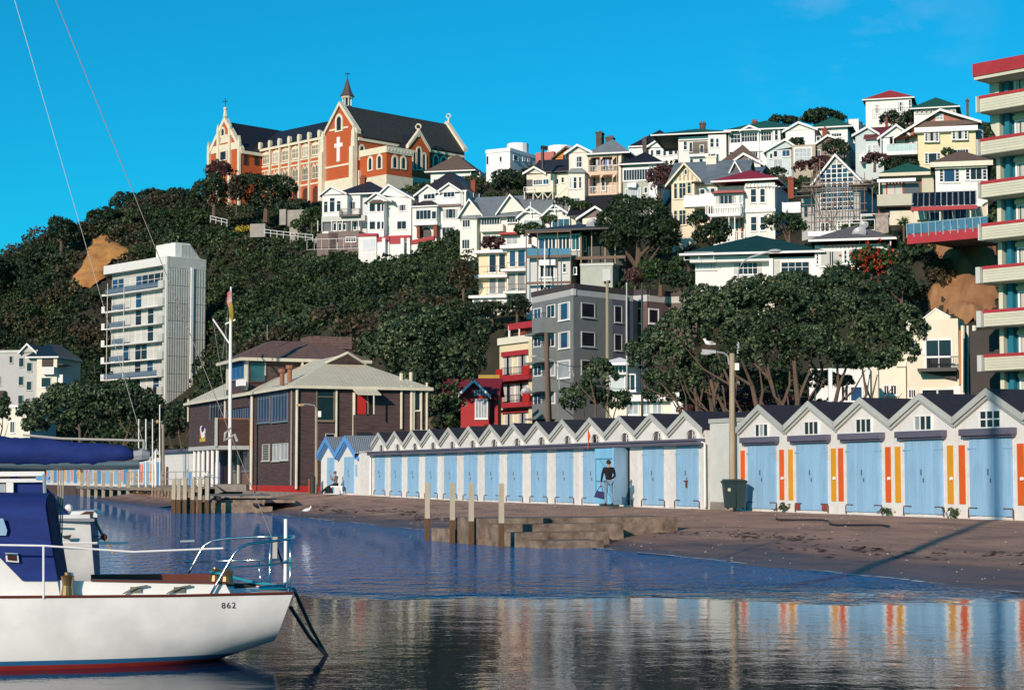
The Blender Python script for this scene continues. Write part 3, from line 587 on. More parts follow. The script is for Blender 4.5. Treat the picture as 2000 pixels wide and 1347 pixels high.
for i, (uc, pc, lab) in enumerate(BIG):
    s = Shed('large white boat shed '+lab, uc, bigw, 'large gabled boat sheds'); f = S
    shell(s, 3.80, 4.60)
    # lintel
    lm = MB(); f.box(lm, uc-1.24, uc+1.24, 3.30, 3.50, .004, .24); f.box(lm, uc-1.2, uc+1.2, 3.235, 3.297, .004, .16); s.part('lintel', lm, LEDGE)
    planked_door(s, uc-1.0, uc+1.0, .91, 3.22, 13)
    # window
    ny = 2 if i == 4 else 1; u0, u1, z0, z1 = uc-.42, uc+.46, 3.54, 3.95; mb = MB()
    if i == 4: z1 = 4.0; u0, u1 = uc-.46, uc+.5
    t = .035
    f.box(mb, u0-t, u0, z0-t, z1+t, .003, .05); f.box(mb, u1, u1+t, z0-t, z1+t, .003, .05); f.box(mb, u0, u1, z0-t, z0, .003, .048); f.box(mb, u0, u1, z1, z1+t, .003, .048)
    for k in (1, 2): c = u0+(u1-u0)*k/3; f.box(mb, c-.02, c+.02, z0, z1, .003, .045)
    if ny == 2: c = (z0+z1)/2; f.box(mb, u0, u1, c-.02, c+.02, .003, .04)
    w = s.part('window', mb, WHF)
    for k in range(3):
        for j in range(ny):
            pm = MB(); f.box(pm, u0+(u1-u0)*k/3+.02, u0+(u1-u0)*(k+1)/3-.02, z0+(z1-z0)*j/ny+.02*(j > 0), z0+(z1-z0)*(j+1)/ny-.02*(j < ny-1), .004, .02)
            s.part('pane', pm, GLP if (k == (1 if i == 0 else 0) and i in (0, 3)) else GL, w)
    # painted panels
    pats = {0: [(-1, 'o'), (1, 'o')], 1: [(-1, 'y'), (1, 'y')], 2: [(-1, 'o'), (1, 'o')], 3: [(-1, 'y'), (1, 'y')], 4: [(-1, 'o'), (1, 'o')], 5: [(-1, 'y'), (1, 'y')]}[i]
    for k, c in pats:
        a = uc+k*1.395; pm = MB(); f.box(pm, a-.15, a+.15, (2.0 if (i == 0 and k < 0) else 1.26), 3.03, .004, .026); s.part('painted_panel', pm, ORG if c == 'o' else YEL)
    if i < 5:
        hm = MB(); a = uc+1.53*(1 if i else 1); hm.tube([f.w(a-.04, 2.02, .03), f.w(a-.04, 2.02, .09)], .055, 10); s.part('meter_disc', hm, WHF)
    for k in (-1, 1):   # rusty sill brackets
        hm = MB(); a = uc+k*.86; f.box(hm, a-.14, a+.14, .93, 1.13, .05, .075); s.part('bracket', hm, M('rust_red_plate', (.35, .07, .05), rough=.8, var=.3) if i == 1 else SKYB)
        q = MB(); f.tube(q, [(uc+k*1.06, .86, .05), (uc+k*1.06, 1.12, .05)], .022); s.part('door_bolt', q, RUST)
    wm = MB(); f.box(wm, uc+1.02, uc+1.035, 3.28-.6, 3.28, .02, .035); s.part('door_stop', wm, SHG)
# link wall with parapet
s = Shed('pale flat-topped store between the small and large gables, behind the lamp post', -17.8, 2.2, None, name='flat_topped_store'); f = S
s.o['category'] = 'store'
lm = MB(); f.box(lm, -18.92, -16.62, .6, 4.1, -5.4, -.05); s.part('wall', lm, M('store_offwhite_render', (.62, .64, .58), var=.08, bump=('noise', 5)))
lm = MB(); f.box(lm, -18.95, -16.6, 4.102, 4.26, -5.45, .0); s.part('parapet', lm, SHG)
lm = MB(); f.box(lm, -18.9, -16.95, .62, 1.12, -.048, -.02); s.part('stained_plinth', lm, CONC)
SMALLW = 2.945
order = ['first', 'second', 'third', 'fourth', 'fifth', 'sixth', 'seventh', 'eighth', 'ninth', 'tenth', 'eleventh', 'twelfth', 'thirteenth', 'last']
for i in range(14):
    uc = -20.68-i*SMALLW; zb = zbase(uc); extra = {2: ', doors standing open'}.get(i, '')
    s = Shed('small white gabled boat shed, %s leftward from the lamp post%s' % (order[i], extra), uc, SMALLW, 'small gabled boat sheds', base_z=zb); f = S
    shell(s, 3.86, 4.56)
    # ledge
    lm = MB(); e0 = 0.0; f.box(lm, uc-SMALLW/2+.002, uc+SMALLW/2-.002, 3.45, 3.53, .003, .42); f.box(lm, uc-SMALLW/2+.003, uc+SMALLW/2-.003, 3.30, 3.447, .003, .34); s.part('ledge', lm, LEDGE)
    if i == 2:
        dk = MB(); f.box(dk, uc-.95, uc+.75, zb, 3.26, .003, .012); s.part('doorway', dk, M('interior_shade', (.02, .018, .018), rough=.9))  # flat dark sheet, the unlit inside painted on
        # open leaves
        mb = MB(); f.box(mb, uc-1.95, uc-.0, zb+.02, 3.26, .30, .34); d = s.part('open_door', mb, M('bright_sky_blue', (.22, .53, .76), rough=.55, var=.05))
        nb = 8
        for k in range(nb):
            pm = MB(); a = uc-1.95+1.95*k/nb; f.box(pm, a+.006, a+1.95/nb-.004, zb+.04, 3.24, .342, .352); s.part('plank', pm, MATS['bright_sky_blue'], d)
        br = MB()
        for z0 in (zb+1.9, zb+.95): f.box(br, uc-1.85, uc-.15, z0, z0+.05, .353, .375)
        for z0 in (zb+1.95, zb+1.0):
            p0 = S.w(uc-1.55, z0, .364); p1 = S.w(uc-.2, z0-.75, .364); br.tube([p0, p1], .02, 4)
        f.box(br, uc-1.83, uc-1.79, zb+.35, zb+1.95, .353, .378); s.part('brace', br, M('dark_blue_batten', (.10, .27, .42), rough=.6), d)  # battens in a darker blue than the door
        mb = MB(); q0 = S.w(uc+.55, zb+.02, .0); qd = (S.U*.42+S.N*.9).normalized(); qn = Vector((-qd.y, qd.x, 0))
        def leaf_(m, a, b, z0, z1, t0, t1): m.hexa([q0+qd*a+qn*t0+Vector((0, 0, z0)), q0+qd*b+qn*t0+Vector((0, 0, z0)), q0+qd*b+qn*t1+Vector((0, 0, z0)), q0+qd*a+qn*t1+Vector((0, 0, z0)), q0+qd*a+qn*t0+Vector((0, 0, z1)), q0+qd*b+qn*t0+Vector((0, 0, z1)), q0+qd*b+qn*t1+Vector((0, 0, z1)), q0+qd*a+qn*t1+Vector((0, 0, z1))])
        leaf_(mb, 0, .95, 0, 2.34, -.02, .02); d = s.part('open_door', mb, SKYB)
        for k in range(5): pm = MB(); leaf_(pm, .95*k/5+.006, .95*(k+1)/5-.004, .01, 2.33, -.035, -.021); s.part('plank', pm, SKYB, d)
    else:
        dw = .92; planked_door(s, uc-dw, uc+dw, zb+.01, 3.27, 9)
        if i == 0:
            rm = MB(); f.box(rm, uc-.02, uc+.08, zb+.75, zb+1.0, .06, .09); f.box(rm, uc-.2, uc+.14, zb+.98, zb+1.02, .06, .08); s.part('padlock', rm, RUST)
    # lunette window: flat half round, reveal shade put into its dark colour, with a hood
    c = uc+.48 if i < 14 else uc; r_ = .43; zc = 3.53
    arch_o = [(c+r_*math.cos(math.pi*k/12), zc+.36*math.sin(math.pi*k/12)) for k in range(13)]
    pm = MB(); f.prism(pm, arch_o, .004, .012); w = s.part('arched_window', pm, M('reveal_shade', (.10, .085, .075), rough=.8))
    gm = MB(); f.prism(gm, [(c+.02, zc+.02)]+[(c+.02+(r_-.06)*math.cos(math.pi*k/12), zc+.02+.30*math.sin(math.pi*k/12)) for k in range(7)], .013, .02); s.part('pane', gm, GLB if i < 3 else GL, w)
    bm_ = MB(); f.box(bm_, c+.01, c+.045, zc+.02, zc+.3, .021, .04); f.box(bm_, c+.2, c+.225, zc+.02, zc+.28, .021, .04); f.box(bm_, c+.046, c+.35, zc+.12, zc+.145, .021, .038); s.part('glazing_bar', bm_, WHF, w)
    am = MB()
    for k in range(12):
        a0, a1 = math.pi*k/12, math.pi*(k+1)/12
        f.prism(am, [(c+(r_)*math.cos(a0), zc+.36*math.sin(a0)), (c+(r_)*math.cos(a1), zc+.36*math.sin(a1)), (c+(r_+.05)*math.cos(a1), zc+.41*math.sin(a1)), (c+(r_+.05)*math.cos(a0), zc+.41*math.sin(a0))], .003, .10)
    s.part('arch_moulding', am, s.wall)
    # iron feet at the pier
    for k in (-1, 1):
        q = MB(); f.tube(q, [(uc+k*1.03, zb-.04, .05), (uc+k*1.03, zb+.22, .05)], .02); s.part('door_bolt', q, RUST)
    if i == 13:
        q = MB(); f.tube(q, [(uc-SMALLW/2-.12, zb, .08), (uc-SMALLW/2-.12, 3.4, .08), (uc-SMALLW/2+.1, 3.5, .1)], .05); s.part('downpipe', q, WHF)
    if i == 0:
        q = MB(); f.tube(q, [(uc+SMALLW/2+.1, zb, .08), (uc+SMALLW/2+.1, 3.35, .08), (uc+SMALLW/2-.3, 3.5, .3)], .045); s.part('downpipe', q, WHF)
# the two narrow huts with blue trim
for uc, lab, w in ((-64.95, 'white hut with bright blue gable trim, beside the long row of small sheds', 4.1), (-69.05, 'white hut with bright blue gable trim, directly behind the seated person', 4.1)):
    zb = zbase(uc); s = Shed(lab, uc, w, 'huts with blue gable trim', base_z=zb, name='gabled_hut'); s.o['category'] = 'hut'; f = S; s.wall = WH
    shell(s, 3.45, 4.5, roof=M('grey_corrugated_roof', (.26, .29, .31), rough=.5, bump=('x', .12), bs=.8), barge=TRIMB, bt=.28, front_over=.35)
    planked_door(s, uc-.98+(.0 if uc > -66 else .4), uc+.98, zb+.02, 3.26, 6, hinge=False)
    if uc > -66:
        b = MB(); f.box(b, uc+1.35, uc+1.62, zb+1.05, zb+1.75, .004, .05); s.part('notice_board', b, SKYB)
# infill wall and downpipe between hut and small sheds
s = Shed('short white wall linking the blue-trimmed hut to the small sheds', -61.6, 1.2, None, base_z=1.0, name='link_wall'); s.o['category'] = 'wall'
lm = MB(); S.box(lm, -62.86, -60.48, .7, 3.5, -5.3, -.02); s.part('wall', lm, SHW)
lm = MB(); S.box(lm, -62.86, -60.48, 3.502, 3.58, -5.3, .05); s.part('coping', lm, SHG)
# weeds at the foot of the large sheds
for k, (u, lab) in enumerate(((-13.2, 'small green weed tuft growing between the two large sheds nearest the bin'), (-6.75, 'bushy yellow-green weed at the wall foot between the middle and fourth large sheds'), (-3.2, 'low dark weed by the wall left of the sixpane-window shed'))):
    g = np.random.default_rng(k); c = S.w(u, .95, .12); cen = np.array(c)+g.normal(size=(16, 3))*np.array([.12, .12, .07])
    V = leaves(cen, np.tile([0, 0, 1.], (16, 1)), .16, 6, .1, .3, seed=k); o = quads_mesh('weed', V, LFG, None, c); o['label'] = lab; o['category'] = 'weed'
# ---------------------------------------------------------------- monastery church on the ridge
def lancets(h, lst, **k):
    for q in lst: h.lancet(*q, **k)
CH = House('monastery_church', 'red brick gothic church with white wall cross, slate roofs and a small spire', 'church', 1, (815, 770), 345, -45, BRKR, frm=STONE)
h = CH; f = h.f
A = h.uz(812, 458); Q = h.uz(918, 250); B = h.uz(1022, 425); zb = h.uz(900, 800)[1]
u0, u1 = A[0], B[0]; ze = (A[1]+B[1])/2; uc = (u0+u1)/2; zr = Q[1]
sd_ = h.right(u1); nl = sd_.uz(1700, 540)[0]           # nave length along its side
mb = MB(); f.prism(mb, [(u0, zb-6), (u1, zb-6), (u1, ze), (uc, zr-.25), (u0, ze)], -nl, 0); h.part('wall', mb, BRKR)
mb = MB(); zc_ = h.uz(900, 712)[1]; f.box(mb, u0+.01, u1-.01, zb-6, zc_, .002, .25); h.part('plinth', mb, STONE)
rm = MB()
for k in (-1, 1):
    e = (uc+k*((u1-u0)/2+.5), ze-.6); f.prism(rm, [(uc, zr), e, (e[0], e[1]+.3), (uc, zr+.3)], -nl+.5, -.6)
h.part('roof', rm, SLATEM)
for (o0, o1) in ((-.75, .3), (-nl-.5, -nl+.5)):
    cm = MB()
    for k in (-1, 1): e = (uc+k*((u1-u0)/2+.35), ze-.1); f.prism(cm, [(uc, zr+.1), e, (e[0], e[1]+.75), (uc, zr+.9)], o0, o1)
    h.part('coping', cm, STONE)
for uu in (u0+.35, u1-.35):
    bm_ = MB(); f.box(bm_, uu-.55, uu+.55, zb-6, ze-2.5, .003, 1.1); f.prism(bm_, [(uu-.55, ze-2.5), (uu+.55, ze-2.5), (uu+.4, ze+.6), (uu-.4, ze+.6)], .003, .7); f.prism(bm_, [(uu-.4, ze+.6), (uu+.4, ze+.6), (uu, ze+1.5)], .1, .6); h.part('buttress', bm_, STONE)
def zat(x, y): return h.uz(x, y)[1]
def uat(x, y): return h.uz(x, y)[0]
cx = uat(908, 500); mb = MB(); f.box(mb, cx-.42, cx+.42, zat(908, 600), zat(908, 445), .003, .14); f.box(mb, uat(884, 495), cx-.423, zat(905, 510), zat(905, 485), .003, .14); f.box(mb, cx+.423, uat(934, 490), zat(905, 510), zat(905, 485), .003, .14); h.part('cross', mb, WHF)
h.lancet(898, 318, 926, 400, t=.45); mb = MB(); z = zat(908, 400); f.box(mb, uat(845, 400)+.4, uat(898, 400), z, z+.35, .003, .15); f.box(mb, uat(928, 390), uat(978, 390)-.4, z, z+.35, .003, .15); h.part('string_course', mb, STONE)
mb = MB(); z = zat(900, 628); f.box(mb, u0+.9, u1-.95, z-.15, z+.2, .003, .15); h.part('string_course', mb, STONE)
# flank of the nave
r = sd_; fr_ = r.f
mb = MB(); fr_.box(mb, 0.3, nl, ze-1.3, ze-.75, .003, .25); h.part('cornice', mb, STONE)
mb = MB(); fr_.box(mb, 0.3, nl, zb-6, r.uz(1430, 715)[1], .003, .35); h.part('plinth', mb, STONE)
lancets(r, [(1042, 500, 1064, 590), (1505, 560, 1530, 640), (1552, 570, 1582, 650), (1600, 575, 1625, 640)], t=.3)
# sacristy block projecting from the flank: corner nearest the viewer at x = 1210
w0 = r.uz(1372, 600)[0]
rr = h.right(u1, 0)
# block front plane (parallel to the flank) found so that its left end sits at x=1210
pr = 7.5; fb = Fr(*(rr.f.w(0, 0, pr))[:2], rr.f.a); k = object.__new__(House); k.__dict__ = dict(h.__dict__); k.f = fb
a0 = k.uz(1210, 600)[0]; a1 = k.uz(1370, 600)[0]; zt = k.uz(1210, 500)[1]; zcr = k.uz(1210, 680)[1]
mb = MB(); fb.box(mb, a0, a1, zb-6, zt-1.2, -pr+.01, 0); h.part('sacristy_wall', mb, BRKR)
mb = MB(); fb.box(mb, a0-.2, a1+.2, zt-1.2, zt, -pr+.01, .2); h.part('parapet', mb, STONE)
mb = MB(); fb.box(mb, a0-.12, a1+.12, zb-6.1, zcr, -pr+.012, .12); h.part('plinth', mb, STONE)
mb = MB()
for i in range(8): q = a0+(a1-a0)*(i+.5)/8; fb.prism(mb, [(q-.28, zt-.9), (q+.28, zt-.9), (q, zt-.35)], .203, .26)
h.part('parapet_tracery', mb, STONE)
lancets(k, [(1250, 568, 1272, 640), (1304, 572, 1326, 645)], t=.35)
kl = object.__new__(House); kl.__dict__ = dict(k.__dict__); w = fb.w(a0, 0, 0); kl.f = Fr(w.x, w.y, fb.a-90)
lancets(kl, [(1100, 578, 1118, 650), (1157, 565, 1178, 640)], t=.35)
# transept gable
pt = 3.5; ft = Fr(*(rr.f.w(0, 0, pt))[:2], rr.f.a); t = object.__new__(House); t.__dict__ = dict(h.__dict__); t.f = ft
A2 = t.uz(1345, 510); Q2 = t.uz(1412, 420); B2 = t.uz(1480, 535); ec = (A2[0]+B2[0])/2; ez = (A2[1]+B2[1])/2; hw = (B2[0]-A2[0])/2
mb = MB(); ft.prism(mb, [(ec-hw, zb-6), (ec+hw, zb-6), (ec+hw, ez), (ec, Q2[1]), (ec-hw, ez)], -pt-6, 0); h.part('transept_wall', mb, BRKR)
mb = MB(); ft.box(mb, ec-hw-.05, ec+hw+.05, zb-6.2, t.uz(1430, 705)[1], -pt, .2); h.part('plinth', mb, STONE)
rm = MB(); cm = MB()
for k_ in (-1, 1):
    e = (ec+k_*(hw+.1), ez-.1); ft.prism(rm, [(ec, Q2[1]), e, (e[0], e[1]+.25), (ec, Q2[1]+.25)], -pt-7, -.5); ft.prism(cm, [(ec, Q2[1]-.1), e, (e[0], e[1]+.6), (ec, Q2[1]+.7)], -.49, .25)
h.part('roof', rm, SLATE); h.part('coping', cm, STONE)
lancets(t, [(1378, 540, 1392, 650), (1402, 512, 1424, 650), (1436, 550, 1452, 655)], t=.3)
def finial(px, py, D, s=1.0, disc=True):
    c = P(*h.px(px, py), D); mb = MB(); mb.tube([c-Vector((0, 0, 1.5*s)), c], [.35*s, .16*s], 8)
    if disc:
        n = 14; V0 = Vector((math.cos(R(-10)), math.sin(R(-10)), 0)); pts = [c+V0*(.5*s*math.cos(2*math.pi*i/n))+Vector((0, 0, .45*s+.5*s*math.sin(2*math.pi*i/n))) for i in range(n+1)]; mb.tube(pts, .15*s, 6)
    else: mb.sphere(c+Vector((0, 0, .3*s)), .35*s)
    h.part('finial', mb, STONE)
finial(1410, 395, t.f.w(ec, 0, 0).y); finial(1600, 325, f.w(uc, 0, -nl).y, .85); finial(1015, 415, f.w(u1, 0, 0).y, .8, False)
# spirelet
sp = f.w(uc, 0, -4.5); D0 = sp.y
def zz(y): return P(*h.px(960, y), D0).z
def ring(r_, z, n=8): return [Vector((sp.x, sp.y, z))+Vector((r_*math.cos(math.pi/8+2*math.pi*i/n), r_*math.sin(math.pi/8+2*math.pi*i/n), 0)) for i in range(n)]
sp.x = P(*h.px(962, 200), D0).x
mb = MB(); a = ring(.95, zz(330)); b = ring(.85, zz(248)); mb.add(a+b, [(i, (i+1) % 8, 8+(i+1) % 8, 8+i) for i in range(8)]+[tuple(range(15, 7, -1))]); h.part('turret_base', mb, M('turret_lead_grey', (.26, .27, .27), rough=.6))
for p_ in ring(.85, 0):
    cmn = MB(); cmn.tube([(p_.x, p_.y, zz(250)), (p_.x, p_.y, zz(196))], .12, 6); h.part('turret_column', cmn, STONE)
mb = MB(); a = ring(.45, zz(250)); b = ring(.45, zz(200)); mb.add(a+b, [(i, (i+1) % 8, 8+(i+1) % 8, 8+i) for i in range(8)]); h.part('bell_chamber', mb, DARKM)
mb = MB(); a = ring(1.1, zz(203)); b = ring(1.25, zz(192)); mb.add(a+b, [(i, (i+1) % 8, 8+(i+1) % 8, 8+i) for i in range(8)]+[tuple(range(8)), tuple(range(15, 7, -1))]); h.part('turret_cornice', mb, STONE)
mb = MB(); a = ring(1.45, zz(190)); c_ = ring(.85, zz(155)); b = ring(.08, zz(72)); mb.add(a+c_+b, [(i, (i+1) % 8, 8+(i+1) % 8, 8+i) for i in range(8)]+[(8+i, 8+(i+1) % 8, 16+(i+1) % 8, 16+i) for i in range(8)]+[tuple(range(8)), tuple(range(16, 24))]); h.part('spire', mb, M('spire_slate', (.10, .075, .075), rough=.6))
mb = MB(); mb.tube([(sp.x, sp.y, zz(75)), (sp.x, sp.y, zz(38))], .09, 5); mb.tube([(sp.x-.5, sp.y, zz(48)), (sp.x+.5, sp.y, zz(48))], .09, 5); h.part('spire_cross', mb, DARKM)
# convent wing to the left
W = object.__new__(House); W.__dict__ = dict(h.__dict__); w = f.w(u0, 0, -1.2); W.f = Fr(w.x, w.y, f.a)
wl = W.uz(427, 560)[0]; wt = (W.uz(800, 458)[1]+W.uz(430, 535)[1])/2
mb = MB(); W.f.box(mb, wl-8, 0, zb-10, wt, -14, 0); h.part('wing_wall', mb, BRKR)
wr = W.uz(700, 385, -7)[1]
rm = MB(); F2 = W.f
rm.hexa([F2.w(wl-8, wt+.2, .5), F2.w(-.1, wt+.2, .5), F2.w(-.1, wr, -7), F2.w(wl-8, wr, -7), F2.w(wl-8, wt+.5, .5), F2.w(-.1, wt+.5, .5), F2.w(-.1, wr+.3, -7), F2.w(wl-8, wr+.3, -7)])
rm.hexa([F2.w(wl-8, wt+.2, -14.5), F2.w(-.1, wt+.2, -14.5), F2.w(-.1, wr, -7), F2.w(wl-8, wr, -7), F2.w(wl-8, wt+.5, -14.5), F2.w(-.1, wt+.5, -14.5), F2.w(-.1, wr+.3, -7), F2.w(wl-8, wr+.3, -7)])
h.part('wing_roof', rm, SLATE)
mb = MB(); F2.box(mb, wl, -.05, wt-.1, wt+.35, .003, .55); h.part('cornice', mb, STONE)
for (zy) in (W.uz(765, 570)[1], W.uz(765, 598)[1], W.uz(765, 735)[1]):
    mb = MB(); F2.box(mb, wl, -.05, zy-.16, zy+.16, .003, .12); h.part('string_course', mb, STONE)
xs = [800, 735, 672, 610, 548, 488, 427]
for i, x in enumerate(xs):
    q = W.uz(x-4, 560)[0]; mb = MB(); F2.box(mb, q-.2, q+.2, zb-10, wt+.36, .004, .5); F2.prism(mb, [(q-.34, wt+.36), (q+.34, wt+.36), (q+.38, wt+1.3), (q+.2, wt+1.75), (q-.2, wt+1.75), (q-.38, wt+1.3)], .004, .62); h.part('pilaster', mb, STONE)
ztop, zbot = W.uz(765, 497)[1], W.uz(765, 552)[1]
for i in range(6):
    ua = W.uz(xs[i+1]+10, 560)[0]; ub = W.uz(xs[i]-14, 560)[0]; c = (ua+ub)/2; n = 3
    mb = MB(); F2.box(mb, ua-.12, ub+.12, zbot-.3, zbot, .003, .2); F2.box(mb, ua-.2, ua, zbot, ztop, .003, .18); F2.box(mb, ub, ub+.2, zbot, ztop, .003, .18)
    F2.prism(mb, [(ua-.2, ztop), (ub+.2, ztop), (ub, ztop+.45), (c, ztop+.7), (ua, ztop+.45)], .003, .17)
    for k_ in range(1, 4): q = ua+(ub-ua)*k_/4; F2.box(mb, q-.09, q+.09, zbot, ztop, .003, .16)
    F2.box(mb, ua, ub, ztop-.75, ztop-.62, .003, .15)
    o = h.part('window', mb, STONE); g_ = MB(); F2.box(g_, ua+.01, ub-.01, zbot+.01, ztop-.01, .004, .05); h.part('pane', g_, GLP if i % 3 == 1 else GL, o)
    za, zb2 = W.uz(765, 618)[1], W.uz(765, 702)[1]
    for k_ in (0, 1):
        uu0 = ua+(ub-ua)*(.04+k_*.5); uu1 = uu0+(ub-ua)*.40; q = (uu0+uu1)/2; w_ = (uu1-uu0)/2
        mb = MB(); A_ = [(q-w_-.16, zb2-.2), (q+w_+.16, zb2-.2), (q+w_+.16, za-.5), (q, za+.35), (q-w_-.16, za-.5)]; B_ = [(q-w_, zb2), (q+w_, zb2), (q+w_, za-.6), (q, za), (q-w_, za-.6)]
        for j in range(5): jj = (j+1) % 5; F2.prism(mb, [A_[j], A_[jj], B_[jj], B_[j]], .003, .17)
        F2.box(mb, q-.05, q+.05, zb2, za-.2, .04, .12); F2.box(mb, uu0, uu1, zb2+.9, zb2+1.0, .04, .115)
        o = h.part('lancet_window', mb, STONE); g_ = MB(); F2.prism(g_, B_, .004, .04); h.part('pane', g_, GL, o)
    zt2, zb3 = W.uz(765, 752)[1], W.uz(765, 870)[1]; w_ = (ub-ua)*.46
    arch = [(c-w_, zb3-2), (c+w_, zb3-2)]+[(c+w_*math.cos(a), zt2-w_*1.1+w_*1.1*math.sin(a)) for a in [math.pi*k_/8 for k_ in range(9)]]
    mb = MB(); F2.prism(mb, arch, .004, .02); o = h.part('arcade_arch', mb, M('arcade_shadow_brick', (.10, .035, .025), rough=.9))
# left cross wing with stepped gable
w = W.f.w(wl, 0, 0); side = object.__new__(House); side.__dict__ = dict(h.__dict__); side.f = Fr(w.x, w.y, f.a+90)
kf = -side.uz(290, 600)[0]; w2 = W.f.w(wl, 0, kf); Lg = object.__new__(House); Lg.__dict__ = dict(h.__dict__); Lg.f = Fr(w2.x, w2.y, f.a); F3 = Lg.f
lu = Lg.uz(92, 560)[0]; ez = Lg.uz(290, 520)[1]-.3; pk = Lg.uz(190, 350); cu = lu/2
mb = MB(); F3.prism(mb, [(lu, zb-12), (0, zb-12), (0, ez), (cu, pk[1]), (lu, ez)], -kf-16, 0); h.part('wall', mb, BRKR)
rm = MB(); cm = MB()
for k_ in (-1, 1):
    e = (cu+k_*(-lu/2+.4), ez-.5); F3.prism(rm, [(cu, pk[1]-.2), e, (e[0], e[1]+.3), (cu, pk[1]+.1)], -kf-16, -.6); F3.prism(cm, [(cu, pk[1]), e, (e[0], e[1]+1.0), (cu, pk[1]+1.1)], -.59, .3)
h.part('roof', rm, SLATE); h.part('coping', cm, STONE)
for q in (lu+.2, lu*.68, lu*.32, -.2):
    mb = MB(); top = (ez+1.8 if q in (lu+.2, -.2) else pk[1]-1.5); F3.box(mb, q-.33, q+.33, zb-12, top, .004, .45); F3.prism(mb, [(q-.36, top), (q+.36, top), (q, top+1.2)], .0, .45); h.part('pilaster', mb, STONE)
mb = MB(); z = Lg.uz(250, 485)[1]; F3.box(mb, lu+.7, -.7, z-1.2, z+.2, .003, .14); h.part('string_course', mb, STONE)
mb = MB(); F3.prism(mb, [(lu*.64, z+.5), (lu*.36, z+.5), (lu*.40, pk[1]-2.6), (lu*.60, pk[1]-2.6)], .003, .12); h.part('gable_panel', mb, STONE)
lancets(Lg, [(165, 515, 200, 585), (172, 395, 188, 440)], t=.35)
mb = MB(); F3.box(mb, .0, .5, ez-.6, ez, -kf, .05); h.part('cornice', mb, STONE)
lancets(side, [(312, 560, 330, 620), (380, 565, 400, 620)], t=.1, mat=DARKM)
for (x, y, s_) in ((355, 505, .9), (425, 512, .9)):
    pass
c = F3.w(cu, pk[1]+1.0, 0); mb = MB(); mb.tube([c, c+Vector((0, 0, 1.6))], [.45, .2], 6); mb.sphere(c+Vector((0, 0, 1.6)), .4); h.part('finial', mb, STONE)
mb = MB(); mb.tube([c+Vector((0, 0, 1.9)), c+Vector((0, 0, 3.8))], .09, 5); mb.tube([c+Vector((-.5, 0, 3.1)), c+Vector((.5, 0, 3.1))], .09, 5); h.part('gable_cross', mb, DARKM)
# ---------------------------------------------------------------- houses: nearest the church first
PURP = M('mauve_brown_wall', (.22, .165, .15), rough=.85, var=.1)
CUR = .3
# H1 villa with curved gable
h = House('villa', 'white villa with arched gable and dark hipped roof, just below the church cross', 'house', 2, (120, 520), 300, -14)
u0, u1, z0, z1 = h.body(118, 250, 312, 520, 9)
h.gable((108, 245), (188, 182), (300, 232), 9, roof=DKR)
h.body(312, 235, 412, 520, 8, off=-1.6); b = h.rect(312, 235, 415, 520, -1.6); h.hip(b[0]-2, b[1]+4.5, -1.6, -10, b[3], b[3]+2.6, roof=DKR)
h.body(412, 235, 470, 520, 6.5, off=-2.4, mat=M('villa_shaded_side', (.62, .63, .64)))  # side block greyer: its shade is put into the paint colour
h.wins([(132, 296, 158, 378), (177, 268, 213, 374), (232, 292, 260, 370)], topsplit=.25); h.wins([(342, 298, 372, 352), (283, 300, 300, 350)], nx=2, off=-1.6)
h.slab('balcony', 250, 398, 402, 408, 1.2, DARKM, off=0); h.rail(250, 352, 402, 400, 1.2, 1.2, DARKM)
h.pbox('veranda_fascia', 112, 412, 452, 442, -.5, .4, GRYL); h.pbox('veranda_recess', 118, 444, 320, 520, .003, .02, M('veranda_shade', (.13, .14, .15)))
h.wins([(205, 466, 226, 520), (246, 466, 266, 520), (282, 470, 300, 515)], off=.02); h.wins([(365, 455, 382, 515)], off=-1.6)
for x in (82, 115, 190, 232, 275, 345, 400): h.pbox('post', x-2, 442, x+2, 528, .3, .42, WHF)
h.chimney(412, 105, 450, 175, -5, pots=3)
h2 = House('garage_wall', 'mauve brown garden wall with small garage window below the arched-gable villa', 'wall', 2, (240, 640), 296, -14, PURP)
h2.body(75, 545, 240, 600, .5); h2.body(165, 528, 402, 640, 5); h2.win(303, 575, 378, 605, 4, 2)
h2.rail(-2, 590, 400, 660, 3, mat=WHF, step=1.2, name='path_railing')
# H2
h = House('tall_house', 'tall plain white gabled house with projecting square bay, second below the church', 'house', 2, (480, 575), 297, -16)
h.body(600, 262, 812, 575, 11); h.gable((565, 240), (641, 168), (832, 276), 11, roof=TINGR, over=.5)
h.body(480, 262, 600, 575, 10, off=-.2); h.body(472, 292, 598, 572, 2.4, off=1.6, down=6); h.gable((455, 300), (545, 232), (652, 288), 4, off=1.6, roof=TINGR, over=.5)
h.poly('bay_roof', [(480, 305), (600, 305), (575, 280), (510, 280)], 1.6, 2.2, BRNR)
h.wins([(488, 314, 530, 370), (546, 314, 572, 370), (488, 452, 530, 510), (546, 452, 570, 510)], off=1.6, nx=1); h.wins([(582, 316, 597, 370), (582, 452, 597, 508)], off=1.6)
h.win(712, 322, 776, 364, 3, curtain=.2); h.win(704, 450, 772, 507, 2)
h.pbox('red_base_band', 540, 566, 806, 600, .1, .3, REDT)
h.right(h.uz(812, 400)[0]).win(830, 300, 850, 340)
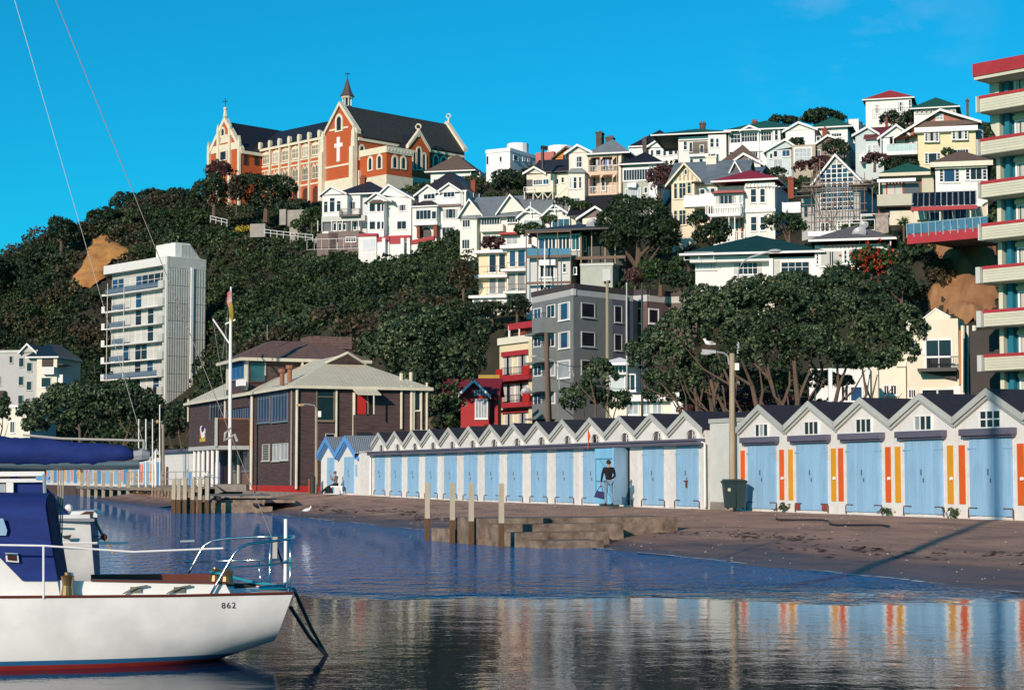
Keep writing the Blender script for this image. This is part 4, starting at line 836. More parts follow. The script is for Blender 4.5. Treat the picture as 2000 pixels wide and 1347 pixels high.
# garden walls below
h = House('garden_wall', 'stepped white garden walls with red coping, garage door and gate piers below the tall houses', 'wall', 2, (405, 680), 291, -12, WH)
h.body(402, 562, 540, 690, 5); h.pbox('garage_door', 436, 588, 528, 676, .003, .05, M('pale_grey_door', (.62, .66, .68))); h.pbox('coping', 398, 545, 545, 563, -1, .2, REDT)
h.body(542, 612, 640, 700, .6, off=-.3); h.pbox('red_panel', 540, 570, 640, 611, -.8, -.35, REDT)
for x in (596, 742, 790): h.pbox('gate_pier', x-12, 580, x+12, 705, -.3, .6, WHF)
h.body(645, 625, 745, 715, .6); h.pbox('coping', 648, 592, 728, 624, -.5, .1, REDT); h.body(778, 630, 992, 720, .6, off=.1); h.poly('coping', [(788, 602), (990, 562), (990, 592), (788, 634)], -.6, .25, REDT)
h.pbox('brown_gate', 748, 620, 776, 712, -.4, -.3, PURP)
# H3
h = House('villa', 'white house with paired top gables, boxed bay and brick porch piers', 'house', 2, (820, 575), 294, -16)
h.body(822, 330, 1196, 575, 12, off=0); h.body(872, 245, 1195, 330, 11, off=-.6)
h.gable((848, 248), (945, 172), (1030, 228), 9, off=-.5, roof=DKR); h.gable((1012, 228), (1112, 157), (1206, 216), 9, off=-.5, roof=DKR)
b = h.rect(872, 230, 1196, 330, -2); h.hip(b[0], b[1]+.5, -3, -18, b[3]+.3, b[3]+4.2, roof=DKR)
h.body(1197, 215, 1240, 575, 10, off=-.6, mat=WH)
h.body(828, 338, 1012, 470, 3, off=1.4, down=0); b = h.rect(828, 332, 1012, 338, 1.4); h.hip(b[0], b[1], 1.4, -1, b[3], b[3]+1.0, roof=DKR, over=.35)
h.pbox('bay_skirt', 822, 458, 1015, 474, -.1, 1.7, WHF); h.pbox('string_course', 1012, 318, 1198, 330, 0, .3, PURP)
h.wins([(912, 230, 996, 272), (1066, 212, 1150, 256)], nx=3, off=-.6); h.win(852, 366, 965, 430, 4, off=1.4); h.win(975, 372, 1006, 428, off=1.4); h.win(1064, 356, 1176, 421, 3, curtain=.2); h.win(1056, 502, 1140, 546, 3, hood=True)
for a in ((856, 474, 878, 578), (986, 472, 1012, 572)): h.pbox('porch_pier', *a, .2, 1.3, BRICKC)
h.lancet(888, 500, 975, 575, off=0, round_=True, t=.15, glass=DARKM, name='porch_arch', mat=WHF)
h.chimney(1278, 128, 1312, 200, -9)
h.pipe('downpipe', [(1203, 220), (1203, 560)], .1, .06, GRYL)
rs = h.right(h.uz(1240, 400)[0], -.6); rs.wins([(1300, 232, 1312, 262), (1345, 238, 1362, 268)], nx=1)
# H4 brown roof above, beside the church
h = House('house', 'white house with broad brown tiled hip roof tight beside the church chapel', 'house', 1, (1490, 770), 322, -14)
h.body(1488, 672, 1740, 790, 10); b = h.rect(1488, 665, 1745, 770, 0); h.hip(b[0], b[1], 0, -13, b[3], b[3]+3.6, roof=BRNR, over=.9)
h.body(1741, 668, 1800, 790, 9, off=-1, mat=WH); h.wins([(1506, 712, 1552, 752)], nx=3, ny=2); h.win(1566, 706, 1586, 734); h.win(1612, 694, 1712, 722, 7)
rs = h.right(h.uz(1741, 700)[0]); rs.wins([(1752, 680, 1768, 750), (1778, 682, 1798, 748), (1812, 690, 1825, 740)], topsplit=.3); h.pipe('pipe', [(1740, 660), (1740, 770)], .2, .07, WHF)
# H5 twin gabled long house
h = House('gabled_house', 'long pale cream house with two steep gables and blue-grey iron roofs', 'house', 2, (1195, 700), 262, -15, M('ivory_paint', (.76, .75, .66), var=.05, bump=('saw', .2), bs=.25))
h.body(1195, 402, 1690, 700, 9)
h.gable((1190, 412), (1272, 284), (1366, 398), 8, off=.6, roof=TINGR, over=.6); h.gable((1490, 388), (1590, 248), (1700, 366), 9, off=.6, roof=TINGR, over=.6)
b = h.rect(1270, 420, 1700, 430, 0); h.ridge(b[0], b[1]+6, b[3], h.uz(1450, 268, -5)[1], .8, -10, roof=TINGR)
h.body(1205, 425, 1325, 700, 1.5, off=1.3); h.poly('bay_roof', [(1198, 430), (1332, 430), (1310, 405), (1215, 405)], .6, 1.6, TINGR)
h.win(1215, 440, 1270, 492, 3, off=1.3); h.win(1212, 594, 1266, 660, 3, off=1.3); h.win(1295, 602, 1342, 655, off=0, glass=GLB)
h.win(1362, 428, 1502, 474, 7, off=.3); h.pbox('window_box', 1350, 476, 1530, 525, 0, 1.0, h.wall); h.win(1564, 388, 1642, 455, 4, 2, off=.3); h.win(1370, 566, 1520, 592, 7, off=.3); h.pbox('eave', 1500, 536, 1640, 548, 0, 1.2, REDT)
h.win(1560, 570, 1640, 625, 2, glass=GLP)
# H6 two little gables
for a, p, b, wn, gl, lab, D in (((370, 812), (460, 737), (560, 803), (412, 838, 540, 905), GLP, 'small white cottage gable with decorated barge and tall grey windows', 254), ((562, 797), (648, 717), (776, 797), (630, 826, 760, 886), GLG, 'small white cottage gable with one wide green-tinted window', 251)):
    h = House('cottage', lab, 'house', 3, (a[0]+10, 960), D, -14)
    h.body(a[0]+12, a[1], b[0]-12, 960, 9); A, Q, B = h.gable(a, p, b, 11, roof=M('pale_green_iron', (.36, .42, .40), rough=.5), over=.7); h.win(*wn, nx=4 if gl is GLP else 3, glass=gl, frm=WHF if gl is GLG else GRYL)
    h.pipe('finial', [(p[0], p[1]+10), (p[0], p[1]-35)], .7, .06, WHF); c_ = h.uz(p[0], p[1]+30, .6); mb = MB(); h.f.box(mb, c_[0]-1.0, c_[0]+1.0, c_[1]-.08, c_[1]+.06, .55, .66); h.f.box(mb, c_[0]-.05, c_[0]+.05, c_[1]-.6, c_[1]+1.4, .54, .64); h.part('barge_ornament', mb, WHF)
# H7
h = House('bungalow', 'cream bungalow under dark blue-grey roof, half hidden above the big dark tree', 'house', 3, (860, 900), 246, -18, CRS)
h.body(862, 812, 1090, 900, 8); h.gable((835, 822), (968, 735), (1070, 800), 9, roof=SLATE, fill=PURP, over=.6); b = h.rect(1000, 790, 1100, 800, -2); h.ridge(b[0]-4, b[1]+2, b[3], b[3]+3.0, -1, -9, roof=SLATE)
h.win(930, 838, 985, 872, 2, hood=True)
# H8 veranda house
h = House('veranda_house', 'tall cream wooden house with three tiers of lacy verandas hung with washing', 'house', 3, (758, 730), 252, -16, M('warm_cream_paint', (.76, .70, .60), var=.05, bump=('saw', .2), bs=.25))
h.body(758, 310, 908, 735, 10); h.gable((742, 318), (828, 258), (930, 308), 10, roof=TINGR, over=.6)
h.body(752, 462, 880, 735, 1.5, off=1.3); h.poly('bay_roof', [(745, 464), (890, 464), (860, 432), (775, 432)], .1, 1.7, TINGR)
h.body(908, 312, 1140, 740, 9, off=-2.2, mat=M('veranda_back_wall', (.55, .42, .32)))
h.body(1140, 296, 1166, 740, 10, off=0)
b = h.rect(912, 322, 1166, 330, 0); h.hip(b[0], b[1]+1, .4, -11, b[3], h.uz(1090, 232, -5)[1], roof=TINGR, over=.3)
h.win(812, 342, 856, 420, 2, 2); h.win(806, 345, 815, 418)
h.wins([(794, 502, 816, 586), (836, 500, 852, 582)], off=1.3, topsplit=.4); h.win(764, 502, 776, 586, off=1.3, glass=GLP); h.win(786, 664, 840, 722, 4, 2, off=1.3)
VP = M('veranda_timber_peach', (.72, .52, .38), rough=.6)
for x in (912, 1000, 1095, 1128): h.pbox('veranda_post', x-3, 330, x+3, 735, -.15, .0, VP)
for y in (330, 460, 628): h.pbox('veranda_beam', 908, y, 1132, y+8, -.2, .02, VP); 
for y in (470, 636): h.pbox('veranda_floor', 908, y, 1132, y+6, -2.2, .0, VP)
h.rail(915, 412, 1128, 458, .0, None, WHF, step=.22); h.rail(915, 572, 1128, 624, .0, None, WHF, step=.22)
for x in (915, 1003, 1098):
    for y in (338, 476, 644):
        h.poly('bracket', [(x, y), (x+26, y), (x+4, y+28), (x, y+28)], -.1, -.04, VP)
h.wins([(945, 350, 965, 440), (1015, 345, 1040, 440), (1070, 350, 1090, 430), (945, 505, 965, 600), (1010, 505, 1035, 600), (985, 660, 1010, 725), (1065, 665, 1090, 725)], off=-2.2, topsplit=.3)
for i, (x, c) in enumerate(((968, (.6, .6, .62)), (985, (.12, .16, .35)), (1012, (.5, .3, .3)), (1035, (.15, .25, .5)), (1052, (.65, .55, .6)), (1070, (.1, .1, .2)), (1085, (.6, .6, .6)))):
    m = MB(); u0, u1, z0, z1 = h.rect(x, 365, x+14, 405+7*(i % 3), -.4); h.f.box(m, u0, u1, z0, z1, -.43, -.4); p = h.f.w((u0+u1)/2, z1, -.4)
    solo('laundry', ['white towel', 'navy shirt', 'faded red shirt', 'blue shirt', 'pale pink cloth', 'dark trousers', 'grey towel'][i]+' drying under the top veranda of the cream veranda house', 'laundry', m, M('cloth_%s' % 'abcdefg'[i], c, rough=.95), base=p, group='washing on the veranda')
sr = h.right(h.uz(1166, 400)[0]); sr.wins([(1185, 335, 1200, 385), (1220, 335, 1236, 390), (1260, 340, 1276, 395)]); h.pipe('downpipe', [(1160, 300), (1160, 700)], .1, .09, VP)
bb = MB(); 
h.chimney(966, 150, 1010, 268, -6, mat=M('sooty_brick', (.13, .10, .085), rough=.9, var=.3), pots=1, depth=1.6); h.chimney(1040, 190, 1096, 240, -7, mat=MATS['sooty_brick'], pots=3, depth=1.4)
h.body(1167, 300, 1330, 420, .3, off=-9, mat=WH)
# H9
h = House('cottage', 'cream cottage on timber stilts left of the veranda house', 'house', 3, (432, 650), 262, -16, CRM)
h.body(430, 482, 636, 612, 8, down=0); h.gable((420, 470), (492, 427), (570, 470), 8, roof=DKR, over=.5); b = h.rect(540, 462, 752, 470, -1); h.ridge(b[0]-1, b[1], b[3], b[3]+2.3, -.6, -9, roof=DKR)
h.body(637, 476, 750, 640, 8, off=-1.2); h.win(484, 522, 548, 556, 5); h.win(560, 518, 600, 552, 2, glass=GLB); h.wins([(646, 515, 655, 552), (662, 515, 676, 552), (700, 502, 718, 540)], off=-1.2)
h.pbox('understorey_shade', 430, 616, 640, 668, -7, -1, M('void_shade', (.02, .018, .016)))  # dark box puts the shade between the stilts into colour
for x in (412, 480, 555, 632): h.pbox('stilt', x-3, 612, x+3, 670, -.3, 0, CRS)
for x0, x1 in ((485, 550), (560, 625)):
    mb = MB(); h.f.tube(mb, [(*h.uz(x0, 618), -.1), (*h.uz((x0+x1)/2, 660), -.1)], .07, 4); h.part('brace', mb, CRS); mb = MB(); h.f.tube(mb, [(*h.uz(x1, 618), -.1), (*h.uz((x0+x1)/2, 660), -.1)], .07, 4); h.part('brace', mb, CRS)
h.pipe('stair_stringer', [(655, 655), (738, 580)], .6, .12, CRS); h.rail(408, 575, 480, 612, .8, None, WHF, step=.3)
h.pbox('veranda_gap_shade', 430, 520, 476, 575, .003, .02, DARKM)  # thin dark sheet stands in for shade in the gap
# H10 white modernist + pink block
h = House('modern_house', 'white flat-roofed box house with water tank on top, left of the pink block', 'house', 3, (118, 450), 308, -30, M('white_stucco', (.80, .80, .79), var=.03))
u0, u1, z0, z1 = h.body(118, 296, 302, 450, 14); h.pbox('parapet', 112, 290, 303, 298, -14, .15, WHF); h.win(222, 342, 236, 378, t=.05); h.win(120, 340, 134, 400, t=.05)
r = h.right(u1); r.wins([(330, 328, 364, 375), (402, 342, 416, 375), (441, 350, 453, 378)], t=.05)
mb = MB(); c = h.f.w(u1-2.5, z1, -7); mb.tube([c, c+Vector((0, 0, 2.0))], 1.9, 14); h.part('water_tank', mb, WHF)
h = House('house_block', 'pink rendered flat-roofed block with a small white tank behind the power pole', 'house', 3, (500, 430), 306, -25, PINK)
h.body(500, 312, 640, 440, 8); mb = MB(); c = h.f.w(h.uz(634, 320)[0], h.uz(634, 335)[1], -3); mb.tube([c, c+Vector((0, 0, 2.0))], 2.2, 12); h.part('water_tank', mb, WHF)
# H11
h = House('house', 'small orange stucco gabled house with dark eaves on the skyline', 'house', 3, (650, 420), 290, -18, ORNG)
h.body(652, 345, 790, 440, 7); h.gable((640, 352), (742, 270), (850, 345), 7, roof=DKR, barge=BRNR, over=.6); h.win(712, 326, 752, 374, 2, frm=ORNG); h.slab('balcony', 632, 388, 752, 412, 1.2, ORNG)
# H12
h = House('house', 'grey-green house with a long ribbon of small-paned windows under a low dark roof', 'house', 3, (1175, 690), 246, -16, M('sage_paint', (.42, .44, .36), var=.06))
h.body(1175, 408, 1372, 700, 9); h.body(1372, 400, 1440, 560, 9, mat=WH); b = h.rect(1175, 402, 1440, 410, 0); h.hip(b[0], b[1]+.5, .3, -9.5, b[3], b[3]+2.0, roof=SLATE, over=.5)
h.pbox('window_band', 1172, 430, 1440, 530, .003, .12, WHF); h.win(1182, 446, 1425, 514, 12, off=.12); h.win(1196, 592, 1310, 690, 6, off=.1, glass=GLP); h.win(1342, 580, 1362, 620)
h.poly('awning', [(1212, 545), (1280, 540), (1272, 580), (1205, 575)], .1, .9, WHF)
# H13
h = House('house', 'dark-roofed house with a small white pedimented gable between two chimneys', 'house', 3, (1380, 330), 290, -16)
h.body(1375, 270, 1600, 345, 8); b = h.rect(1240, 262, 1610, 270, -1); h.hip(b[0], b[1], -1, -10, b[3], b[3]+3.2, roof=SLATE); h.gable((1366, 268), (1452, 212), (1532, 266), 6, off=.3, roof=SLATE)
h.wins([(1392, 292, 1410, 332), (1432, 292, 1466, 326), (1488, 292, 1508, 332)]); h.body(1220, 268, 1375, 345, 7, off=-1, mat=WH); h.chimney(1326, 195, 1358, 330, .8, mat=MATS['sooty_brick']); 
h.wins([(1530, 285, 1560, 325), (1575, 285, 1595, 320)])
# ---------------------------------------------------------------- upper right rows
h = House('villa', 'white skyline villa with low green roof, chimney at left and balcony', 'house', 4, (100, 610), 272, -14)
h.body(98, 428, 330, 640, 10); h.body(330, 412, 470, 640, 10, off=1.2); b = h.rect(98, 415, 470, 428, 0); h.hip(b[0]-3, b[1], .8, -11, b[3], h.uz(420, 362, -5)[1], roof=TING, over=.9)
h.pbox('eave_brackets', 100, 428, 468, 438, 0, .35, WHF)
h.wins([(140, 462, 164, 524), (346, 440, 372, 504), (391, 440, 410, 503)], topsplit=.5, off=1.2 if 0 else .0) if 0 else None
h.win(140, 462, 164, 524, topsplit=.5); h.wins([(346, 440, 372, 504), (391, 440, 410, 503)], topsplit=.5, off=1.2)
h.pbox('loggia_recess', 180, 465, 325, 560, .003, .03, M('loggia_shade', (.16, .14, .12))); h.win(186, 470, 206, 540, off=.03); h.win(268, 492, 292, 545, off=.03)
h.rail(180, 520, 330, 560, .5, None, DARKM, step=.2); h.slab('balcony', 178, 560, 335, 572, .8, WHF)
h.wins([(190, 598, 212, 640), (262, 596, 288, 640)]); h.wins([(350, 560, 372, 610), (392, 560, 410, 610)], off=1.2)
h.chimney(262, 318, 304, 378, -5, mat=MATS['sooty_brick'], pots=2)
h = House('villa', 'white skyline villa with green hipped roof and long bank of paned windows', 'house', 4, (490, 590), 270, -14)
h.body(488, 385, 830, 620, 10); h.body(830, 355, 890, 600, 8, off=.6); b = h.rect(488, 382, 830, 388, 0); h.hip(b[0], b[1]+3.6, .5, -11, b[3], h.uz(810, 302, -5)[1], roof=TING, over=.6)
h.gable((588, 378), (650, 345), (722, 374), 4, off=.6, roof=TING)
h.pbox('spandrel', 495, 475, 825, 530, .003, .35, WHF)
h.win(505, 412, 578, 470, 3, 2); h.win(592, 402, 708, 460, 6, topsplit=.35); h.win(740, 392, 816, 455, 4, topsplit=.35); h.win(846, 372, 868, 450, topsplit=.5, off=.6)
for x in (490, 582, 720, 826): h.pbox('veranda_post', x-3, 388, x+3, 600, .36, .6, WHF)
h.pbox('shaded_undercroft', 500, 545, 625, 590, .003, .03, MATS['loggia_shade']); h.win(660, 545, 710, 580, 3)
h.chimney(668, 302, 706, 325, -6, pots=2)
rs = h.right(h.uz(890, 400, .6)[0]); rs.wins([(900, 385, 912, 430), (925, 385, 938, 430)])
h = House('house', 'plain white gable house below the dark skyline cypress, one dark window', 'house', 4, (930, 490), 266, -16)
h.body(928, 378, 1155, 520, 12); h.gable((918, 385), (1030, 320), (1162, 368), 13, roof=TING, over=.5); h.win(1000, 430, 1070, 478, 2); h.win(1170, 425, 1195, 455)
h = House('house', 'white house under bright green hip roof, brick chimney at its left', 'house', 4, (1165, 440), 268, -16)
h.body(1160, 362, 1410, 480, 8.5); b = h.rect(1135, 358, 1410, 364, 0); h.hip(b[0], b[1]+.3, .3, -9, b[3], h.uz(1290, 293, -4.5)[1], roof=TING, over=.45); h.win(1284, 402, 1360, 420, 4); h.chimney(1212, 360, 1248, 430, 1.5)
rs = h.right(h.uz(1410, 380)[0]); rs.wins([(1425, 385, 1440, 440), (1455, 390, 1470, 440)])
h.body(1415, 290, 1495, 360, 6, off=-12)
h = House('cottage', 'pale blue weatherboard gable cottage with two dark windows and glazed porch', 'house', 4, (780, 670), 262, -14, M('pale_blue_paint', (.52, .60, .60), var=.05, bump=('saw', .2), bs=.3))
h.body(782, 532, 975, 670, 8); h.gable((772, 540), (925, 452), (1000, 500), 8, roof=TINGR, over=.5); h.win(836, 536, 864, 580); h.win(904, 531, 960, 574, 2, glass=GLB); h.win(808, 556, 826, 590); h.win(836, 602, 902, 662, 2, glass=GLP)
h = House('house', 'beige house with large white-framed sunroom windows between dark shrubs', 'house', 4, (980, 620), 255, -16, M('beige_paint', (.42, .38, .29), var=.06, bump=('saw', .2), bs=.3))
h.body(978, 492, 1160, 630, 8, off=.6); h.win(1002, 518, 1124, 610, 4, 3, off=.6, glass=GLP, t=.2); h.body(1160, 480, 1380, 620, 9, off=-.5, mat=M('brown_grey_paint', (.27, .23, .19), bump=('saw', .2), bs=.3)); h.gable((1158, 488), (1255, 420), (1390, 462), 9, off=-.5, roof=DKR, fill=M('roof_gable_shingle', (.20, .13, .11)), over=.5)
h.win(1000, 458+0, 1001, 459) if 0 else None
b = h.rect(1390, 470, 1540, 600, -1); h.body(1385, 470, 1420, 600, 9, off=-.6, mat=MATS['brown_grey_paint']); h.win(1165, 530, 1195, 600, 2, off=-.5)
h = House('cottage', 'small white gable with a round attic vent and brown roof', 'house', 4, (540, 680), 240, -16)
h.body(540, 612, 735, 700, 7); h.gable((528, 618), (606, 562), (755, 640), 8, roof=BRNR, over=.5); b = h.rect(455, 612, 770, 616, -3); h.hip(b[0], b[1]-1, -2.5, -8, b[3]-.2, b[3]+2.4, roof=BRNR)
c = h.uz(607, 600, 0); m = MB(); m.tube([h.f.w(c[0], c[1], .003), h.f.w(c[0], c[1], .08)], .5, 14); h.part('round_vent', m, PURP)
# Tudor house
TUD = M('tudor_cream', (.74, .66, .48), var=.04)
TB = M('tudor_pinkish_batten', (.50, .36, .26), rough=.8)
h = House('tudor_house', 'half-timbered cream house with blue-grey tiled roof and solid white balcony', 'house', 4, (45, 1110), 216, -16, TUD)
h.body(45, 795, 225, 1180, 9); A, Q, B = h.gable((18, 800), (150, 640), (268, 762), 10, roof=TILEB, over=.7, barge=TUD)
for i in range(1, 8):
    u = A[0]+(B[0]-A[0])*i/8; zt = (A[1]+(Q[1]-A[1])*(u-A[0])/(Q[0]-A[0])) if u < Q[0] else (B[1]+(Q[1]-B[1])*(u-B[0])/(Q[0]-B[0]))
    m = MB(); h.f.box(m, u-.1, u+.1, max(A[1], B[1])+.1, zt-.35, .003, .07); h.part('timber_batten', m, TB)
h.win(148, 680, 164, 715, t=.05); h.win(66, 788, 88, 902, 1, topsplit=.3, frm=TUD); h.win(106, 785, 155, 898, 2, topsplit=.3, frm=TUD); h.win(170, 780, 194, 862, topsplit=.3, frm=TUD); h.win(66, 998, 88, 1105, topsplit=.3, frm=TUD); h.win(106, 995, 155, 1102, 2, topsplit=.3, frm=TUD)
h.body(225, 795, 480, 1130, 8, off=-2); b = h.rect(225, 790, 480, 800, -2); r_z = h.uz(350, 625, -7)[1]; h.ridge(b[0]-3, b[1]+2, b[3], r_z, -1.6, -12, roof=TILEB)
h.body(140, 880, 372, 960, 2.4, off=.4, down=0, mat=WHF, name='balcony_wall'); h.pbox('recess', 225, 812, 372, 878, -1.99, -1.9, CRS); h.win(268, 832, 302, 866, 1, off=-1.9); h.win(312, 830, 344, 862, 2, off=-1.9, glass=GLP); h.win(350, 825, 380, 858, off=-1.9)
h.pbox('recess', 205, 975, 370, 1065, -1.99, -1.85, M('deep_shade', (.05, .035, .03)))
h.chimney(312, 575, 392, 662, -6, mat=CRS, pots=2, depth=1.2); h.gable((458, 790), (540, 622), (610, 742), 8, off=-4, roof=TILEB, fill=M('shaded_timber_gable', (.10, .10, .11)), over=.5)
h.ridge(h.uz(585, 700, -10)[0], h.uz(735, 700, -10)[0], h.uz(600, 712, -9)[1], h.uz(600, 672, -12)[1], -9, -15, roof=TILEB)
h.body(95, 1110, 130, 1300, 4, off=0, mat=CRS)
# red roof villa
h = House('villa', 'white bay villa with crimson roof, bracketed eaves and slatted balcony', 'house', 4, (615, 1230), 207, -18, M('villa_white', (.78, .76, .70), var=.05, bump=('saw', .2), bs=.25))
h.body(615, 782, 845, 1250, 10); h.body(400, 812, 615, 1240, 9, off=-1.2); b = h.rect(400, 775, 845, 782, 0); h.hip(b[0], b[1], .5, -11.5, b[3], h.uz(800, 700, -5)[1], roof=TINR, over=.55)
h.pbox('eave_band', 615, 784, 845, 806, .003, .3, WHF)
for x in range(622, 845, 28): h.pbox('eave_bracket', x, 786, x+6, 812, .31, .55, WHF)
h.wins([(660, 832, 700, 930), (733, 830, 768, 930), (661, 1046, 703, 1150), (735, 1046, 770, 1145)], topsplit=.5); h.pbox('string_course', 610, 990, 850, 1002, .003, .25, WHF)
for x in (612, 640, 712, 780, 845): h.pbox('corner_board', x-4, 806, x+4, 1240, .003, .1, WHF)
h.body(372, 865, 600, 1020, 2, off=.8, down=0, name='balcony_room'); h.poly('awning_roof', [(355, 862), (380, 842), (600, 836), (604, 852)], -.6, 1.6, TINR); h.win(388, 884, 548, 938, 5, off=.8, glass=GL, curtain=.15); h.win(570, 880, 590, 935, off=.8, glass=GLP)
h.rail(310, 950, 575, 1022, 1.9, 1.5, WHF, step=.27, r=.055); h.slab('balcony', 305, 1022, 580, 1034, 2.0, WHF)
for x in (352, 490, 535): h.pbox('veranda_post', x-4, 1034, x+4, 1230, 1.6, 1.8, WHF)
h.pbox('red_door', 414, 1050, 470, 1112, -1.19, -1.1, RED); h.pbox('shade_panel', 372, 1040, 412, 1130, -1.19, -1.12, MATS['deep_shade']); h.pbox('orange_door', 579, 1050, 593, 1200, -1.18, -.9, M('orange_door_paint', (.55, .14, .03))); h.win(545, 1060, 560, 1150, off=-1.15)
rs = h.right(h.uz(845, 800)[0]); 
for i in range(7): q = 860+i*26; rs.pbox('eave_bracket', q, 800+i*3, q+7, 815+i*3, .003, .5, WHF)
h.chimney(945, 738, 990, 800, -2, mat=BRICKC, pots=0); h.pipe('flue', [(982, 740), (982, 680)], -2, .12, GALV); h.rail(505, 1160, 600, 1235, 1.5, None, WHF, step=.25)
# hedge wall lines
# scaffolded house
h = House('house_under_scaffold', 'grey gabled house with tall pointed glass wall, wrapped in scaffolding', 'house', 4, (1150, 1150), 200, -20, M('scaffold_house_render', (.40, .41, .39), var=.08))
h.body(1150, 792, 1510, 1170, 12); A, Q, B = h.gable((1140, 795), (1316, 572), (1518, 772), 12, roof=M('blue_grey_membrane', (.20, .24, .31), rough=.7), over=.5)
xs = [1198, 1240, 1282, 1325, 1368, 1410, 1455]; ys = [600, 637, 672, 708, 745, 782, 820, 856, 893, 930, 965, 996]
def lim(x): return 600+(abs(x-1322)/1.0)*1.02
fm = MB()
for i in range(6):
    for j in range(11):
        xa, xb, ya, yb = xs[i]+3, xs[i+1]-3, ys[j]+2, ys[j+1]-2
        if (ya+yb)/2 > lim((xa+xb)/2)+4:
            u0, u1, z0, z1 = h.rect(xa, ya, xb, yb, .02); m = MB()
            h.f.box(m, u0, u1, z0, z1, .003, .04); h.part('pane', m, GLG if (j in (6, 7) and i % 2) or (i*j) % 7 == 5 else (GLB if (i+j) % 3 == 0 else GL))
for x in xs:
    y0 = max(596, lim(x)+2); u0, z1 = h.uz(x, y0); z0 = h.uz(x, 998)[1]; m = MB(); h.f.box(m, u0-.05, u0+.05, z0, z1, .003, .1); h.part('mullion', m, WHF)
for y in ys:
    hw = max(0, min(128, (y-600)/1.02)); u0, z = h.uz(1326-hw, y); u1, z_ = h.uz(1326+hw, y); 
    if hw > 5: m = MB(); h.f.box(m, u0, u1, (z+z_)/2-.04, (z+z_)/2+.04, .003, .09); h.part('transom', m, WHF)
h.wins([(1204, 1092, 1230, 1155), (1241, 1092, 1266, 1155), (1330, 1085, 1350, 1110)])
h.body(1052, 905, 1150, 1120, 7, off=-1); h.win(1072, 965, 1100, 1045, off=-1, t=.02, sill=False); h.win(1125, 950, 1140, 1020, off=-1, t=.02, sill=False)
h.body(905, 935, 1045, 1010, 4, off=-1.5, mat=WHF, down=0); h.pipe('post', [(905, 930), (905, 1050)], .2, .06, WHF)
# scaffolding: its own thing
s_ = object.__new__(House); s_.__dict__ = dict(h.__dict__); Thing.__init__(s_, 'scaffolding', 'steel tube scaffolding around the grey house with the pointed glass wall', 'scaffolding', h.base)
SCF = M('scaffold_tube_rust', (.36, .25, .21), rough=.6, var=.3)
def tb(pts, o, r=.045, mat=SCF, name='scaffold_tube'): 
    m = MB(); s_.f.tube(m, [(*s_.uz(x, y, o), o) for x, y in pts], r, 5); s_.part(name, m, mat)
for x in (1128, 1165, 1215, 1258, 1300, 1345, 1390, 1432, 1475): tb([(x, 770 if x > 1180 else 700), (x, 1150)], 1.3)
for x in (1172, 1193): tb([(x, 650 if x == 1172 else 590), (x, 800)], 1.3)
for y in (775, 800, 826, 842, 948, 1005, 1082): tb([(1055, y+6), (1560, y-10)], 1.35)
for a in ([(1190, 905), (1245, 995)], [(1330, 880), (1245, 1080)], [(1210, 1010), (1330, 1140)], [(1340, 1000), (1230, 1140)], [(1390, 850), (1440, 1000)], [(1130, 820), (1200, 1080)], [(1060, 790), (1110, 840)]): tb(a, 1.45)
for (x0, y0, x1) in ((1055, 815, 1200), (1020, 850, 1130), (1420, 800, 1600), (990, 885, 1130)):
    m = MB(); u0, z = s_.uz(x0, y0, 1.4); u1, _ = s_.uz(x1, y0, 1.4); s_.f.box(m, u0, u1, z-.06, z, .3, 1.6); s_.part('plank_deck', m, WOODG)
for a in ([(1505, 740), (1620, 780)], [(1505, 765), (1620, 812)], [(1540, 700), (1540, 1000)], [(1600, 740), (1600, 1010)]): tb(a, .9)
rt = h.right(h.uz(1510, 800)[0]); 
# fenced terrace right of the scaffold
h = House('terrace_fence', 'white pipe handrail on the terrace below the scaffolded house', 'railing', 4, (1325, 1140), 190, -16)
h.rail(1325, 1095, 1515, 1140, 0, mat=WHF, step=1.1, r=.03); h.rail(1510, 1030, 1600, 1040, 0, mat=WHF, step=2)
# bungalow with green roof
h = House('bungalow', 'long white bungalow with dark green hip roof above the large spreading tree', 'house', 9, (740, 280), 172, -12)
h.body(745, 118, 1105, 215, 8, down=1); h.body(1105, 108, 1335, 235, 8, off=1.0, down=1); b = h.rect(722, 100, 1340, 106, .0); h.hip(b[0], b[1], 1.4, -13, b[3], h.uz(1180, 12, -7)[1], roof=M('dark_green_roof', (.012, .055, .042), rough=.55, var=.2), over=.8)
h.pbox('fascia', 718, 102, 1105, 122, 0, 1.2, WHF); h.win(750, 133, 845, 162, 6, glass=GLP); h.win(932, 136, 1072, 186, 6, topsplit=.45, curtain=.15); h.win(1166, 132, 1300, 196, 4, topsplit=.35, off=1.0)
h.pbox('corner_post', 1105, 112, 1125, 275, 1.0, 1.3, WHF); h.pbox('wall_panel', 1128, 120, 1160, 270, 1.003, 1.05, GRYL); h.pbox('retaining_wall', 835, 42, 938, 75, -7, -6.5, WH)
h.rail(690, 82, 835, 118, 1.9, None, WHF, step=1.6); h.body(1050, 240, 1140, 300, 4, off=1.2, mat=CRS)
